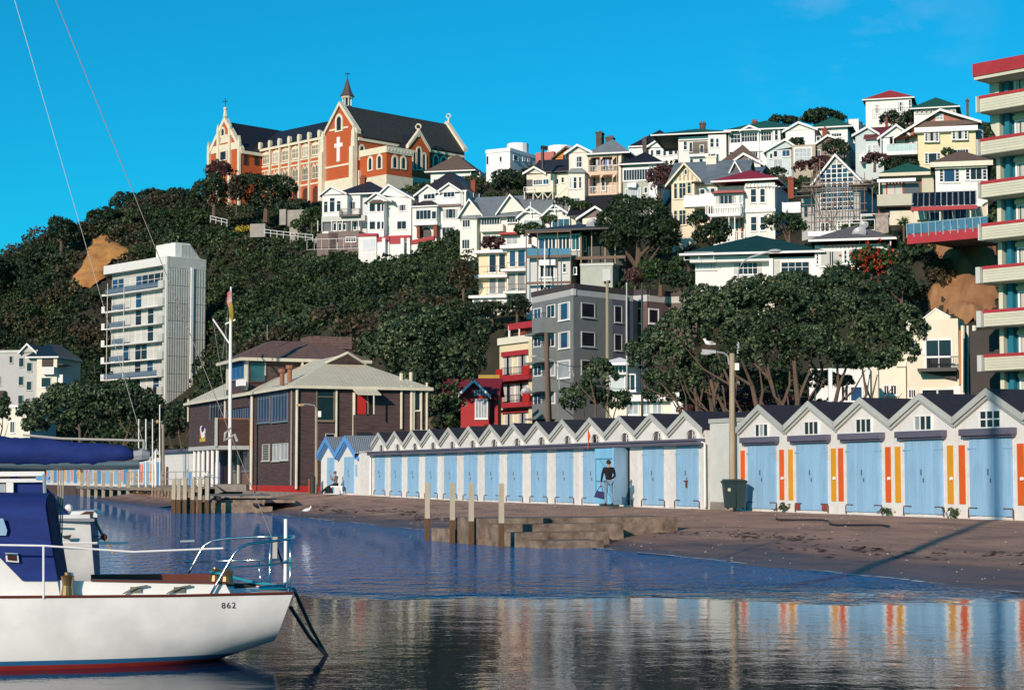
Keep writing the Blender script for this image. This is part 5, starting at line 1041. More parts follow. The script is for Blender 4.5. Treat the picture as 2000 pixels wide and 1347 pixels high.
# right end bungalow
h = House('house', 'white house end with grey tiled roof, satellite dish and wide picture window', 'house', 5, (120, 1240), 168, -14)
h.body(105, 1075, 605, 1250, 8, off=0); b = h.rect(108, 1048, 612, 1056, 0); h.hip(b[0], b[1], .9, -10, b[3], h.uz(480, 952, -4)[1], roof=M('grey_concrete_tile', (.14, .135, .14), rough=.8, var=.2, sc_=4, bump=('z', .3), bs=.7), over=.5)
h.win(145, 1118, 285, 1205, 2, curtain=.42, t=.14); h.wins([(118, 1130, 128, 1195), (300, 1110, 315, 1190)], ny=3); h.win(330, 1105, 395, 1190, glass=GLP)
for x in range(135, 380, 26): h.pbox('eave_bracket', x, 1070, x+6, 1080, .003, .5, REDT)
h.chimney(505, 865, 590, 975, -6, mat=M('whitewashed_brick', (.46, .38, .32), rough=.9, var=.3, sc_=3), pots=0, depth=1.5)
h.pipe('downpipe', [(604, 1030), (604, 1080)], .95, .06, WHF)
def dish(h, x, y, r, off, label=None):
    u, z = h.uz(x, y, off); c = h.f.w(u, z, off); m = MB(); n = 14; d = Vector((-.45, -.75, .45)).normalized(); e1 = d.cross(Vector((0, 0, 1))).normalized(); e2 = d.cross(e1)
    vs = [c]; 
    for j, (rr, dd) in enumerate(((.5, .05), (1, .2))): vs += [c+(e1*math.cos(2*math.pi*i/n)+e2*math.sin(2*math.pi*i/n))*r*rr+d*r*dd for i in range(n)]
    m.add(vs, [(0, 1+i, 1+(i+1) % n) for i in range(n)]+[(1+i, 1+(i+1) % n, 1+n+(i+1) % n, 1+n+i) for i in range(n)])
    m.tube([c, c-Vector((0, 0, r*1.5))], r*.07, 5); return h.part('satellite_dish', m, GALV)
dish(h, 430, 945, .45, -1); dish(h, 400, 1000, .7, .2)
h = House('garden_fence', 'white rail and low parapet on the terrace beside the whitewashed chimney', 'fence', 5, (250, 975), 178, -14); h.rail(255, 910, 500, 975, 0, None, WHF, step=.9, r=.03); h.pbox('parapet', 60, 985, 500, 1003, -.6, -.1, WHF); h.pipe('post', [(410, 870), (410, 970)], 0, .05, WHF); h.pipe('top_rail', [(410, 872), (500, 868)], 0, .05, WHF)
# top right
h = House('house', 'white flat-fronted house with scarlet hip roof at the very top of the hill', 'house', 5, (440, 300), 302, -16)
h.body(440, 125, 742, 320, 12); b = h.rect(440, 118, 742, 126, 0); h.hip(b[0], b[1], .0, -12, b[3], h.uz(720, 66, -6)[1], roof=M('scarlet_roof', (.40, .05, .035), rough=.5), over=.5); h.win(500, 152, 530, 205, 2, curtain=.4); h.win(652, 136, 690, 192, 3, curtain=.3); h.rail(478, 168, 738, 215, .7, None, WHF, step=.3)
h.wins([(742-18, 120, 742-4, 175)], ny=3); rs = h.right(h.uz(742, 200)[0]); rs.wins([(755, 118, 765, 170), (785, 125, 808, 160)], ny=2)
h = House('villa', 'white villa with green hip roof and bracketed eaves behind the beige house', 'house', 5, (760, 250), 280, -16)
h.body(758, 185, 1035, 270, 10); b = h.rect(758, 178, 1035, 186, 0); h.hip(b[0], b[1], .2, -11, b[3], h.uz(962, 116, -5)[1], roof=TING, over=.6); rs = h.right(h.uz(1035, 200)[0]); rs.wins([(1045, 180, 1055, 220), (1075, 188, 1090, 225), (1125, 200, 1140, 235)])
for x in range(775, 1030, 30): h.pbox('eave_bracket', x, 186, x+7, 198, .003, .4, PURP)
h.chimney(1100, 118, 1118, 180, -9, mat=MATS['sooty_brick']); h.pbox('band', 765, 200, 1030, 205, .003, .1, GRYL)
h = House('cottage', 'small pale blue cottage with white gable and maroon roof', 'house', 5, (370, 490), 246, -16, MATS['pale_blue_paint'])
h.body(372, 350, 510, 500, 8); h.gable((365, 352), (452, 302), (520, 342), 9, roof=TING, over=.5); b = h.rect(460, 372, 620, 376, 0); h.body(440, 375, 560, 500, 6, off=1.2); h.ridge(h.uz(450, 375)[0], h.uz(640, 375)[0], h.uz(500, 372, 1.2)[1], h.uz(560, 300, -3)[1], 1.4, -8, roof=M('maroon_roof', (.17, .035, .04), rough=.6)); h.win(490, 415, 540, 462, 4, 2, off=1.2, glass=GLP); h.win(455, 420, 475, 460, off=1.2, glass=GLP); h.chimney(568, 240, 584, 300, -4)
h.slab('stair', 400, 480, 470, 520, 2.0, WHF)
h = House('house', 'cream house with big terracotta shingled gable, oriel windows and white bargeboards', 'house', 5, (782, 540), 238, -14, M('butter_paint', (.74, .65, .40), var=.05))
h.body(782, 312, 1168, 560, 9); TER = M('terracotta_shingle', (.42, .17, .12), rough=.8, bump=('z', .25), bs=.4)
h.gable((640, 368), (930, 192), (1185, 268), 9, off=-.9, roof=BRNR, fill=TER, over=.9); h.poly('pent_roof', [(745, 316), (830, 262), (1100, 250), (1185, 270)], -.5, .75, BRNR); h.pbox('eave', 760, 302, 1178, 316, -.4, .8, WHF)
h.win(905, 212, 948, 248, 2, 2, off=-.9, glass=GLP); OR = [(832, 326, 918, 388), (1012, 304, 1108, 374)]
for q in OR:
    h.body(q[0]-8, q[1]-12, q[2]+8, q[3]+8, .5, off=.45, down=0, mat=WHF, name='oriel'); a, b_, c, d = q; w3 = (c-a)/5; h.win(a, b_, a+w3*.85, d, 1, 4, off=.45); h.win(a+w3*1.15, b_, c-w3*1.15, d, off=.45, curtain=.3); h.win(c-w3*.85, b_, c, d, 1, 4, off=.45)
q = (832, 472, 930, 536); a, b_, c, d = q; w3 = (c-a)/5; h.win(a, b_, a+w3*.85, d, 1, 4); h.win(a+w3*1.15, b_, c-w3*1.15, d); h.win(c-w3*.85, b_, c, d, 1, 4); h.win(1025, 448, 1115, 482, 5)
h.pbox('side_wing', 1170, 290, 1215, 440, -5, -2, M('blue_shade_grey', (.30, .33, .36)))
h = House('house', 'white gabled house with glass-fronted balcony attached left of the terracotta gable', 'house', 5, (540, 560), 240, -14)
h.body(620, 368, 782, 480, 6, off=-1.8, down=0); h.gable((530, 372), (642, 290), (720, 345), 5, off=-.2, roof=TINGR, over=.5); h.body(545, 372, 600, 470, 5, off=-.3, down=0); h.win(622, 378, 640, 440, off=-1.75); h.win(652, 368, 772, 412, 4, off=-1.8, curtain=.4)
h.rail(580, 410, 778, 460, .2, 1.5, WHF, step=.5); gm = MB(); u0, u1, z0, z1 = h.rect(580, 414, 778, 458, .12); h.f.box(gm, u0, u1, z0, z1, .1, .12); h.part('glass_panel', gm, M('frosted_aqua_glass', (.45, .62, .62), rough=.2)); h.slab('balcony', 575, 460, 782, 474, 1.9, WHF, off=-1.7); h.pipe('post', [(541, 370), (541, 560)], .3, .09, WHF); h.pipe('post', [(622, 365), (622, 410)], .2, .08, WHF)
h.pbox('understorey_shade', 625, 480, 782, 560, -3, -1.6, MATS['deep_shade']);  # dark box carries the shade below the balcony
h = House('flat_roofed_house', 'beige house with pergola, red-framed windows and solid pale balcony under a flat green roof', 'house', 5, (570, 850), 190, -13, M('beige_block', (.52, .50, .40), var=.05))
h.o['label'] = 'beige house with pergola, red-framed windows and solid pale balcony'
h.body(545, 615, 852, 860, 8, off=-.8); h.body(810, 620, 892, 860, 7, off=-.1); b = h.rect(545, 606, 890, 612, 0); h.hip(b[0], b[1], .3, -9, b[3], h.uz(830, 545, -4)[1], roof=TING, over=.3, fh=.35, fascia=M('cream_gutter', (.66, .60, .46)))
h.win(582, 680, 682, 745, 2, off=-.8, frm=RED, glass=CURT, t=.12); h.win(692, 655, 804, 738, 1, off=-.8, frm=RED, glass=GLP if 0 else M('tinted_grey_glass', (.10, .12, .13), rough=.15), t=.12)
h.slab('balcony', 515, 742, 775, 808, 1.6, h.wall, off=-.6); h.pbox('lower_red_wall', 520, 812, 770, 858, -.79, -.6, M('red_brown_wall', (.16, .05, .035))); h.win(575, 828, 700, 850, 4, off=-.6, frm=REDT, t=.05)
h.pbox('pergola_beam', 515, 640, 770, 652, .3, .55, WHF); [h.pbox('pergola_rafter', x, 645, x+8, 658, -.7, .29, BRNR) for x in range(570, 700, 22)]; h.pbox('pergola_post', 526, 650, 534, 750, .3, .5, WHF)
h = House('flat_roofed_house', 'white house with deep cream fascia and two white-framed window groups, beside the right tower', 'house', 5, (900, 730), 185, -13)
h.o['label'] = 'white house with deep cream fascia and two window groups beside the right tower'
h.body(898, 552, 1242, 760, 8); b = h.rect(898, 530, 1242, 536, 0); h.hip(b[0], b[1], .3, -9, b[3]-.1, h.uz(1100, 468, -4)[1], roof=BRNR, over=.5, fh=.5, fascia=CRS); h.pbox('fascia', 895, 540, 1242, 560, .2, .5, CRS)
for q in ((928, 576, 1054, 655), (1100, 557, 1235, 640)): a, b_, c, d = q; w3 = (c-a)/5; h.win(a, b_, a+w3*.85, d, 1, 4); h.win(a+w3*1.15, b_, c-w3*1.15, d, 1 if a < 1000 else 2, glass=GLB if a < 1000 else GL); h.win(c-w3*.85, b_, c, d, 1, 4)
# sun deck house with black glass canopy
h = House('deck_house', 'house with black glass canopy and blue glass balustrade on a red edged deck over the clay cliff', 'house', 5, (720, 1030), 158, -14, M('cream_house_wall', (.70, .62, .44)))
h.o['label'] = 'house with black glass canopy and red-edged glazed deck over the clay cliff'
DKF = 36
u0, z = h.uz(712, 1045); h.body(600, 850, 850, 935, 5, off=-3, down=0, mat=M('cream_low_wall', (.72, .66, .50))); h.body(850, 830, 1240, 990, 5, off=-2.5, down=1)
h.wins([(865, 860, 925, 930), (955, 845, 1010, 930), (1030, 835, 1100, 915)], off=-2.5, glass=GLB, nx=2); h.pbox('pale_wall', 775, 850, 845, 905, -2.9, -2.6, CRS)  # cream wall piece beside the windows
f = h.f
cp_ = [h.uz(745, 832, .4), h.uz(1167, 788, .4), h.uz(1167, 702, -1.4), h.uz(785, 742, -1.4)]
zl = (cp_[0][1]+cp_[1][1])/2; zh = (cp_[2][1]+cp_[3][1])/2; ua, ub = cp_[0][0], cp_[1][0]; n = 11
for i in range(n):
    a_ = ua+(ub-ua)*i/n+.04; b_ = ua+(ub-ua)*(i+1)/n-.04; m = MB(); m.add([f.w(a_, zl, .4), f.w(b_, zl, .4), f.w(b_, zh, -1.4), f.w(a_, zh, -1.4), f.w(a_, zl-.06, .4), f.w(b_, zl-.06, .4), f.w(b_, zh-.06, -1.4), f.w(a_, zh-.06, -1.4)], [(0, 1, 2, 3), (7, 6, 5, 4), (0, 4, 5, 1), (1, 5, 6, 2), (2, 6, 7, 3), (3, 7, 4, 0)]); h.part('canopy_pane', m, M('black_glass', (.008, .012, .018), rough=.12, spec=.6))
for i in range(n+1): m = MB(); a_ = ua+(ub-ua)*i/n; m.tube([f.w(a_, zl+.04, .42), f.w(a_, zh+.04, -1.42)], .035, 5); h.part('canopy_bar', m, M('slate_blue_bar', (.16, .20, .24)))
m = MB(); f.box(m, ua-.1, ub+.1, zl-.42, zl-.08, .25, .45); h.part('red_fascia', m, REDT)
for x in (750, 930, 1130): h.pipe('post', [(x, 800), (x, 1010)], .1, .07, CRS)
dk = [h.uz(712, 1050, .6), h.uz(1242, 935, .6)]; zd = dk[0][1]+.15
# deck plate slopes only by perspective: build it level with a turned front edge
g1 = P(*h.px(712, 1040), 150); g2 = P(*h.px(1245, 955), 150); sl = (g1.z-2.1)
ang = None
for aa in range(-600, 0):
    fr = Fr(g1.x, g1.y, aa*.1); q = fr.uz(*h.px(1245, 942)); 
    if abs(q[1]-g1.z) < .06 and q[0] > 0: ang = aa*.1; break
ang = ang if ang is not None else -40; fd = Fr(g1.x, g1.y, ang); ul = fd.uz(*h.px(1245, 942))[0]
m = MB(); fd.box(m, 0, ul, g1.z-.35, g1.z+.45, -.3, 0); h.part('deck_edge', m, REDT); m = MB(); fd.box(m, .05, ul-.05, g1.z+.1, g1.z+.3, -9, -.31); h.part('deck', m, WOODG)
zt = fd.uz(*h.px(712, 935))[1]
for i in range(11):
    a_ = ul*i/11; b_ = ul*(i+1)/11; m = MB(); fd.box(m, a_+.06, b_-.06, g1.z+.5, zt-.03, -.12, -.09); h.part('glass_panel', m, M('blue_balustrade_glass', (.07, .19, .30), rough=.12, spec=.6)); m = MB(); fd.box(m, a_-.04, a_+.04, g1.z+.2, zt+.05, -.08, .02); h.part('baluster', m, M('aqua_post', (.25, .42, .46), rough=.5))
m = MB(); fd.box(m, 0, ul, zt-.03, zt+.04, -.14, -.06); h.part('handrail', m, MATS['aqua_post'])
# ---------------------------------------------------------------- apartment blocks
def foot(mb, pts, z0, z1):
    n = len(pts); mb.add([(p[0], p[1], z0) for p in pts]+[(p[0], p[1], z1) for p in pts], [tuple(range(n)), tuple(range(2*n-1, n-1, -1))]+[(i, (i+1) % n, n+(i+1) % n, n+i) for i in range(n)]); return mb
def sub(h, x, y, yaw):
    t = object.__new__(House); t.__dict__ = dict(h.__dict__); t.f = Fr(x, y, yaw); return t
# right tower
h = House('apartment_tower', 'tall apartment tower of cream boarded balconies with red rails, cut off at the right edge', 'tower', 10, (400, 1240), 120, -47, M('tower_cream', (.60, .59, .46), var=.05))
f = h.f; ROWS = [205, 358, 510, 660, 812, 968, 1125]; TEAL = M('teal_paint', (.02, .17, .24), rough=.5)
uL = .28; W_ = 9.0; back = -2.0
z_top = h.uz(372, 85)[1]; zt0 = h.uz(400, 120)[1]
m = MB(); f.box(m, uL+.3, W_, 1.5, z_top-.3, back-8, back); h.part('wall', m, h.wall)
m = MB(); f.box(m, -3.2, uL+.28, 1.5, h.uz(400, 1010)[1], -9, -3.5); h.part('rear_wall', m, M('rear_void_shade', (.07, .06, .055), rough=.9))  # deeper part of the block, the void's shade is its dark colour
m = MB(); f.box(m, uL-.45, W_, zt0-.1, zt0+.75, back-8, .3); h.part('roof_slab', m, REDT); m = MB(); f.box(m, uL-.4, W_, zt0-.32, zt0-.104, back-7.9, .2); h.part('soffit', m, h.wall)
# upper left wing wall
m = MB(); f.prism(m, [(uL-.4, h.uz(375, 270)[1]), (uL-.3, h.uz(375, 270)[1]-.6), (uL+.1, h.uz(405, 330)[1]), (uL+.1, zt0-.33), (uL-.4, zt0-.33)], back-.2, back+.4); h.part('wing_wall', m, h.wall)
m = MB(); f.box(m, uL-.1, uL+1.2, 1.5, zt0-.33, back+.001, back+.02); h.part('teal_panel', m, TEAL)
for u in (.05, .75): m = MB(); f.box(m, uL+u, uL+u+.3, 1.5, zt0-.34, back+.02, back+.45); h.part('column', m, h.wall if u < .5 else TEAL)
for i, y in enumerate(ROWS+[1280]):
    z1 = h.uz(400, y)[1]; 
    if i == 7: z1 = h.uz(400, 1125)[1]-2.8
    z0 = z1-.86; m = MB(); f.box(m, uL-.15, W_, z1, z1+.2, -.02, .06); h.part('red_rail', m, REDT)
    for k in range(5):
        m = MB(); f.box(m, uL-.1, W_, z0+.172*k+.008, z0+.172*(k+1)-.008, 0, .035+.004*(k % 2)); h.part('board', m, h.wall)
    m = MB(); f.box(m, uL-.08, W_, z0-.02, z0+.16, back, -.01); h.part('balcony_floor', m, h.wall)
    m = MB(); f.box(m, uL-.08, W_, z0+.17, z1-.01, -.12, -.001); h.part('parapet', m, h.wall)
    xl = .34 if i > 3 else .1
    m = MB(); f.box(m, uL-.15-xl, uL-.16, z0-.05, z1+.15, -1.8, .3); h.part('fin', m, M('pale_fin', (.60, .62, .58)))
    # glazing of this floor
    zb = z0+.10; zt = zb+2.25
    if zt < zt0:
        m = MB(); f.box(m, uL+1.25, W_, zt+.02, zt+.26, back+.002, back+.3); h.part('lintel', m, M('pale_yellow_beam', (.66, .60, .38)))
        m = MB(); f.box(m, 1.55, 1.68, zb, zt, back+.003, back+.12); f.box(m, 1.68, W_, zt-.1, zt, back+.003, back+.12)
        for q in (3.2, 4.6): f.box(m, q-.05, q+.05, zb, zt-.1, back+.003, back+.11)
        w = h.part('window', m, WHF)
        m = MB(); f.box(m, 1.68, W_, zb, zt-.1, back+.004, back+.03); h.part('pane', m, GL, w)
        g = random.Random(i)
        for (a, b) in ((1.7, 3.15), (3.25, 4.55 if i not in (3, ) else 3.6)):
            n = 12; m = MB(); pts = [f.w(a+(b-a)*k/n, zb, back+.045+.03*math.sin(k*2.1+i)) for k in range(n+1)]; m.add(pts+[p+Vector((0, 0, zt-zb-.12)) for p in pts], [(k, k+1, n+2+k, n+1+k) for k in range(n)]); h.part('curtain', m, CURT, w)
# cream house in front of the clay cliff
h = House('house', 'cream boarded house with stepped gable, wide sliding doors and balcony below the clay cliff', 'house', 11, (200, 1160), 132, -18, M('cream_board_wall', (.76, .70, .55), var=.04, bump=('saw', .22), bs=.5))
h.body(60, 270, 695, 1200, 9, down=8); h.poly('gable_wall', [(250, 272), (410, 140), (585, 240), (585, 272)], -9, 0.002, h.wall); h.poly('gable_coping', [(245, 262), (410, 128), (590, 228), (590, 244), (410, 146), (245, 280)], -9, .08, WHF)
h.body(-270, 830, 60, 1200, 8, off=-.5, down=8); h.poly('side_gable', [(-60, 832), (95, 470), (60, 832)], -6, -.3, h.wall)
h.win(300, 520, 600, 845, 2, 1, t=.12); h.pbox('door_panel', 250, 520, 294, 690, .003, .1, WHF); h.win(90, 528, 160, 640, glass=GLB)
h.slab('balcony', 195, 852, 660, 880, 1.5, DARKM); h.poly('balcony_soffit', [(195, 884), (660, 884), (655, 980)], .003, .5, BRN); h.rail(310, 712, 690, 850, 1.5, 1.5, DARKM, step=.12, r=.013); h.pbox('top_rail', 305, 706, 590, 722, 1.4, 1.52, WHF)
h.win(95, 1110, 170, 1200, 3); h.win(255, 1112, 425, 1180); h.win(443, 1108, 630, 1180); h.pbox('service_box', 630, 1060, 715, 1180, .003, .5, WHF)
h.wins([(-120, 1060, -60, 1160), (-200, 1060, -150, 1160)], off=-.5, nx=2, frm=WHF)
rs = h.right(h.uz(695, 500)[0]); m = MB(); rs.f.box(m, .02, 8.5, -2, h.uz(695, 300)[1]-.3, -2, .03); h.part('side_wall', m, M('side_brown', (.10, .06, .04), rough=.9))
for x, w in ((735, .14), (795, .09), (872, .16)): rs.pipe('service_pipe', [(x, 345), (x, 1170)], .25, w, CRS)
for i in range(1): rs.pipe('service_pipe', [(706, 400), (706, 1050)], .2, .07, ORNG)
# grey apartments
h = House('apartment_block', 'grey rendered apartment block with dark brown parapet, corner towards the viewer', 'apartment block', 8, (675, 1230), 178, -66, GRY)
c = h.f.w(0, 0, 0); L_ = h.f.w(h.uz(426, 600)[0], 0); rf = sub(h, c.x, c.y, 46); uR = rf.uz(1030, 600)[0]; Rp = rf.f.w(uR, 0); zt = h.uz(675, 408)[1]
bk = c+Vector((2, 22, 0)); m = foot(MB(), [(L_.x, L_.y), (c.x, c.y), (Rp.x, Rp.y), (Rp.x+3, Rp.y+10), (L_.x+8, L_.y+10)], 1.5, zt-.9); h.part('wall', m, GRY)
def band(hh, ua, ub, za, zb_, o, mat, name): m = MB(); hh.f.box(m, ua, ub, za, zb_, -.3, o); h.part(name, m, mat)
zb1 = h.uz(675, 438)[1]; zb2 = h.uz(675, 478)[1]
ul = h.uz(426, 600)[0]
band(h, ul, .0, zb1, zt, .12, BRN, 'parapet'); band(h, ul, -.0, zb2, zb1-.004, .03, GRYW, 'light_band'); band(rf, 0.0, uR, zb1, zt, .12, BRN, 'parapet'); band(rf, 0, uR, zb2, zb1-.004, .03, GRYW, 'light_band')
h.wins([(585, 535, 648, 618), (585, 708, 648, 788)], nx=1, glass=GLB, t=.1, curtain=.2); h.win(580, 880, 648, 965, glass=GLP, t=.14); h.wins([(437, 565, 478, 612), (437, 735, 478, 780), (437, 905, 480, 955), (437, 1070, 480, 1130)], nx=2, glass=GLB)
for y in (545, 720, 895, 1060):
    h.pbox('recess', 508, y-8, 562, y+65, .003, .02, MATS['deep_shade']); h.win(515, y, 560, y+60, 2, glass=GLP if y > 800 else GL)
    u0, z1 = h.uz(568, y+68); m = MB(); h.f.box(m, h.uz(508, y+68)[0], u0, z1-1.5, z1, .01, 1.5); h.part('balcony', m, GRY); m = MB(); h.f.box(m, h.uz(430, y)[0], h.uz(508, y)[0]-.02, z1-1.5, z1-1.3, .01, .9); h.part('balcony_floor', m, GRY)
    h.rail(430, y+50, 506, y+80, .9, None, DARKM, step=.5)
rf.wins([(725, 527, 800, 612), (725, 700, 800, 785), (725, 870, 800, 950)], t=.1, frm=GRYW, sill=True); rf.wins([(922, 545, 962, 640), (922, 715, 962, 808)], t=.09, frm=GRYW)
m = MB(); q = rf.uz(905, 600)[0]; rf.f.box(m, q, uR, 1.5, zb2-.01, .003, .02); h.part('tinted_wall_panel', m, M('blue_grey_render', (.11, .13, .17)))
rf.pipe('downpipe', [(990, 480), (990, 850)], .15, .09, M('pipe_tan', (.36, .30, .22)))
# brown stepped sections
p2 = sub(h, *(rf.f.w(uR+2.2, 0, 0))[:2], -40); BRW = M('brown_grey_render', (.13, .095, .09))
e1 = p2.uz(1030, 600)[0]; e2 = p2.uz(1115, 600)[0]; zt2 = p2.uz(1070, 447)[1]; zb_2 = p2.uz(1070, 478)[1]; zb_3 = p2.uz(1070, 518)[1]
m = MB(); p2.f.box(m, e1, e2, 1.5, zb_3, -8, 0); h.part('wall', m, BRW); m = MB(); p2.f.box(m, e1, e2, zb_3+.002, zb_2, -8, .02); h.part('light_band', m, GRYW); m = MB(); p2.f.box(m, e1, e2, zb_2+.002, zt2, -8, .1); h.part('parapet', m, BRN)
p2.wins([(1038, 565, 1076, 640), (1038, 735, 1076, 800)], frm=PEACH, t=.15)
w = p2.f.w(e2, 0, -.3); p3 = sub(h, w.x, w.y, 42); e3 = p3.uz(1240, 600)[0]
for za, zb_, o, mt, nm in ((1.5, zb_3, 0, BRW, 'wall'), (zb_3+.002, zb_2, .02, GRYW, 'light_band'), (zb_2+.002, zt2, .1, BRN, 'parapet')): m = MB(); p3.f.box(m, .02, e3, za, zb_, -6, o); h.part(nm, m, mt)
p3.win(1128, 565, 1180, 645, t=.15)
w = p3.f.w(e3, 0, -.3); p4 = sub(h, w.x, w.y, -25); e4 = p4.uz(1412, 480)[0]
for za, zb_, o, mt, nm in ((1.5, zb_3, 0, BRW, 'wall'), (zb_3+.002, zb_2, .02, GRYW, 'light_band'), (zb_2+.002, zt2, .1, BRN, 'parapet')): m = MB(); p4.f.box(m, .02, e4, za, zb_, -6, o); h.part(nm, m, mt)
dish(p4, 1500, 470, .6, -3)
# cream and red flats
h = House('flats', 'narrow cream block of flats with red balconies left of the grey apartments', 'flats', 8, (232, 1250), 197, -60, M('cream_flat_wall', (.76, .68, .45), var=.04))
h.body(232, 748, 425, 1250, 5, down=6); h.pbox('parapet', 218, 738, 428, 752, -5, .3, CRS); h.pbox('roof_recess', 285, 662, 425, 740, -4, -1.5, MATS['deep_shade']); h.pbox('red_beam', 278, 652, 428, 668, -4, -.8, REDT); h.pipe('post', [(290, 665), (290, 742)], -.9, .12, WHF); h.pipe('post', [(350, 668), (350, 742)], -.9, .09, WHF); h.chimney(342, 702, 368, 742, -1, pots=2)
h.body(405, 748, 428, 1250, 1, off=.6, down=6)
for (a, b) in (((255, 848, 305, 955), (342, 832, 395, 945)), ((250, 1018, 318, 1135), (328, 1008, 395, 1125)), ((262, 1192, 310, 1260), (342, 1186, 395, 1250))): h.win(*a, nx=3, curtain=.3); h.win(*b, nx=3, curtain=.25)
for y in (945, 1108):
    h.slab('balcony', 212, y+18, 405, y+34, 1.3, REDT); h.pbox('balcony_panel', 210, y-22, 242, y+24, 1.2, 1.35, RED); h.pbox('balcony_panel', 368, y-45, 405, y+5, 1.2, 1.35, RED); h.rail(243, y-30, 366, y+20, 1.3, None, DARKM, step=.3)
for y in (820, 990, 1166): h.pbox('red_string', 240, y, 404, y+10, .003, .35, REDT)
dish(h, 388, 1058, .55, 1.0)
# red cottage
h = House('cottage', 'red weatherboard cottage with half-timbered gable and white-shuttered window beside the flats', 'cottage', 8, (5, 1270), 170, -4, M('cottage_red', (.40, .03, .03), var=.07, bump=('saw', .2), bs=.4))
h.body(0, 1075, 168, 1290, 5, down=5); h.gable((-8, 1078), (80, 992), (166, 1078), 5, off=0, roof=REDT, over=.5); h.body(168, 1070, 222, 1290, 4, off=-1, down=5); b = h.rect(165, 1064, 235, 1070, -1); h.ridge(b[0]-4, b[1]-.3, b[3], h.uz(200, 985, -3)[1], -.7, -5.5, roof=M('dark_crimson_roof', (.20, .02, .03), rough=.6)); h.win(90, 1105, 155, 1212, 4, frm=WHF, glass=GLP)
h.pbox('timber_panel', 80, 1046, 158, 1078, .003, .05, WHF); [h.pbox('timber', x, 1048, x+6, 1076, .051, .09, RED) for x in range(88, 155, 16)]; h.pbox('ridge_crest', 105, 955, 232, 975, -4.2, -4, M('mustard_crest', (.45, .30, .05))); h.pbox('shutter', 158, 1105, 170, 1212, .003, .06, DARKM)
# white building glimpsed behind trees, between apartments and big tree
h = House('house', 'white two storey building glimpsed behind the trees right of the grey apartments', 'house', 8, (890, 1230), 140, -12, CRS)
h.body(880, 1075, 1330, 1270, 8, down=3); h.body(880, 890, 1010, 1080, 6, off=-.5, down=0, mat=M('pale_aqua_wall', (.50, .58, .58))); h.hip(h.uz(885, 890)[0], h.uz(1010, 890)[0], .5, -6, h.uz(940, 885)[1], h.uz(940, 872)[1]+.3, roof=WHF, over=.5); h.win(900, 905, 990, 940, 4, glass=GL); h.win(985, 955, 1040, 1045, 2, off=-.3); h.pbox('deck', 958, 1080, 1255, 1110, .003, .8, WHF); h.rail(958, 1058, 1250, 1082, .8, None, DARKM, step=.6)
h.wins([(1000, 1120, 1060, 1190), (1090, 1120, 1130, 1190), (1150, 1120, 1200, 1190)], nx=2, glass=GLP); h.body(1255, 1060, 1330, 1270, 4, off=.5, down=3, mat=WH)
h = House('house', 'white building behind the spreading tree, seen through gaps by the white post', 'house', 9, (1300, 830), 124, -12, WH)
h.body(1300, 650, 1600, 850, 8, down=3); h.wins([(1505, 740, 1558, 805)], glass=GLB); h.win(1460, 740, 1490, 805, 2); h.body(1565, 640, 1640, 850, 6, off=-.5, mat=CRS)
# peach apartments
h = House('apartment_block', 'peach apartment block with white slab edges and tall dark doors, on the hillside bush edge', 'apartment block', 2, (1340, 1020), 216, -14, PEACH)
h.body(1340, 690, 1560, 1130, 8, down=6); h.body(1560, 655, 1706, 1130, 8, off=.8, down=6); h.pbox('roof_slab', 1305, 676, 1562, 690, -8, 1.0, WHF); h.pbox('roof_slab', 1505, 636, 1752, 653, -8, 1.9, WHF)
DG = GLG
h.wins([(1424, 712, 1474, 845), (1500, 705, 1546, 845)], glass=GL); h.wins([(1582, 682, 1626, 800), (1648, 674, 1700, 800)], off=.8, glass=GLB)
h.wins([(1424, 885, 1474, 1010), (1490, 885, 1546, 1010)], glass=GLP if 0 else M('grey_blind_glass', (.13, .15, .16), rough=.3)); h.wins([(1570, 858, 1628, 990), (1644, 852, 1700, 990)], off=.8, glass=MATS['grey_blind_glass'])
h.slab('balcony', 1305, 868, 1560, 882, 1.4, WHF); h.slab('balcony', 1510, 820, 1706, 834, 1.3, WHF, off=.8); h.slab('balcony', 1260, 1028, 1555, 1042, 1.8, WHF); h.slab('balcony', 1530, 995, 1706, 1008, 1.3, WHF, off=.8)
h.rail(1340, 800, 1548, 866, 1.4, None, DARKM, step=.9); h.rail(1560, 770, 1702, 820, 2.1, None, DARKM, step=.9); h.rail(1340, 965, 1552, 1026, 1.8, None, DARKM, step=.9); h.rail(1560, 938, 1702, 994, 2.1, None, DARKM, step=.9)
h.body(1290, 1044, 1560, 1130, 3, off=1.2, down=6, mat=WH); h.wins([(1302, 1060, 1346, 1120), (1372, 1058, 1414, 1120), (1440, 1055, 1480, 1120)], off=1.2, glass=MATS['grey_blind_glass']); h.wins([(1570, 1030, 1610, 1120), (1640, 1028, 1690, 1120)], nx=2, off=.8)
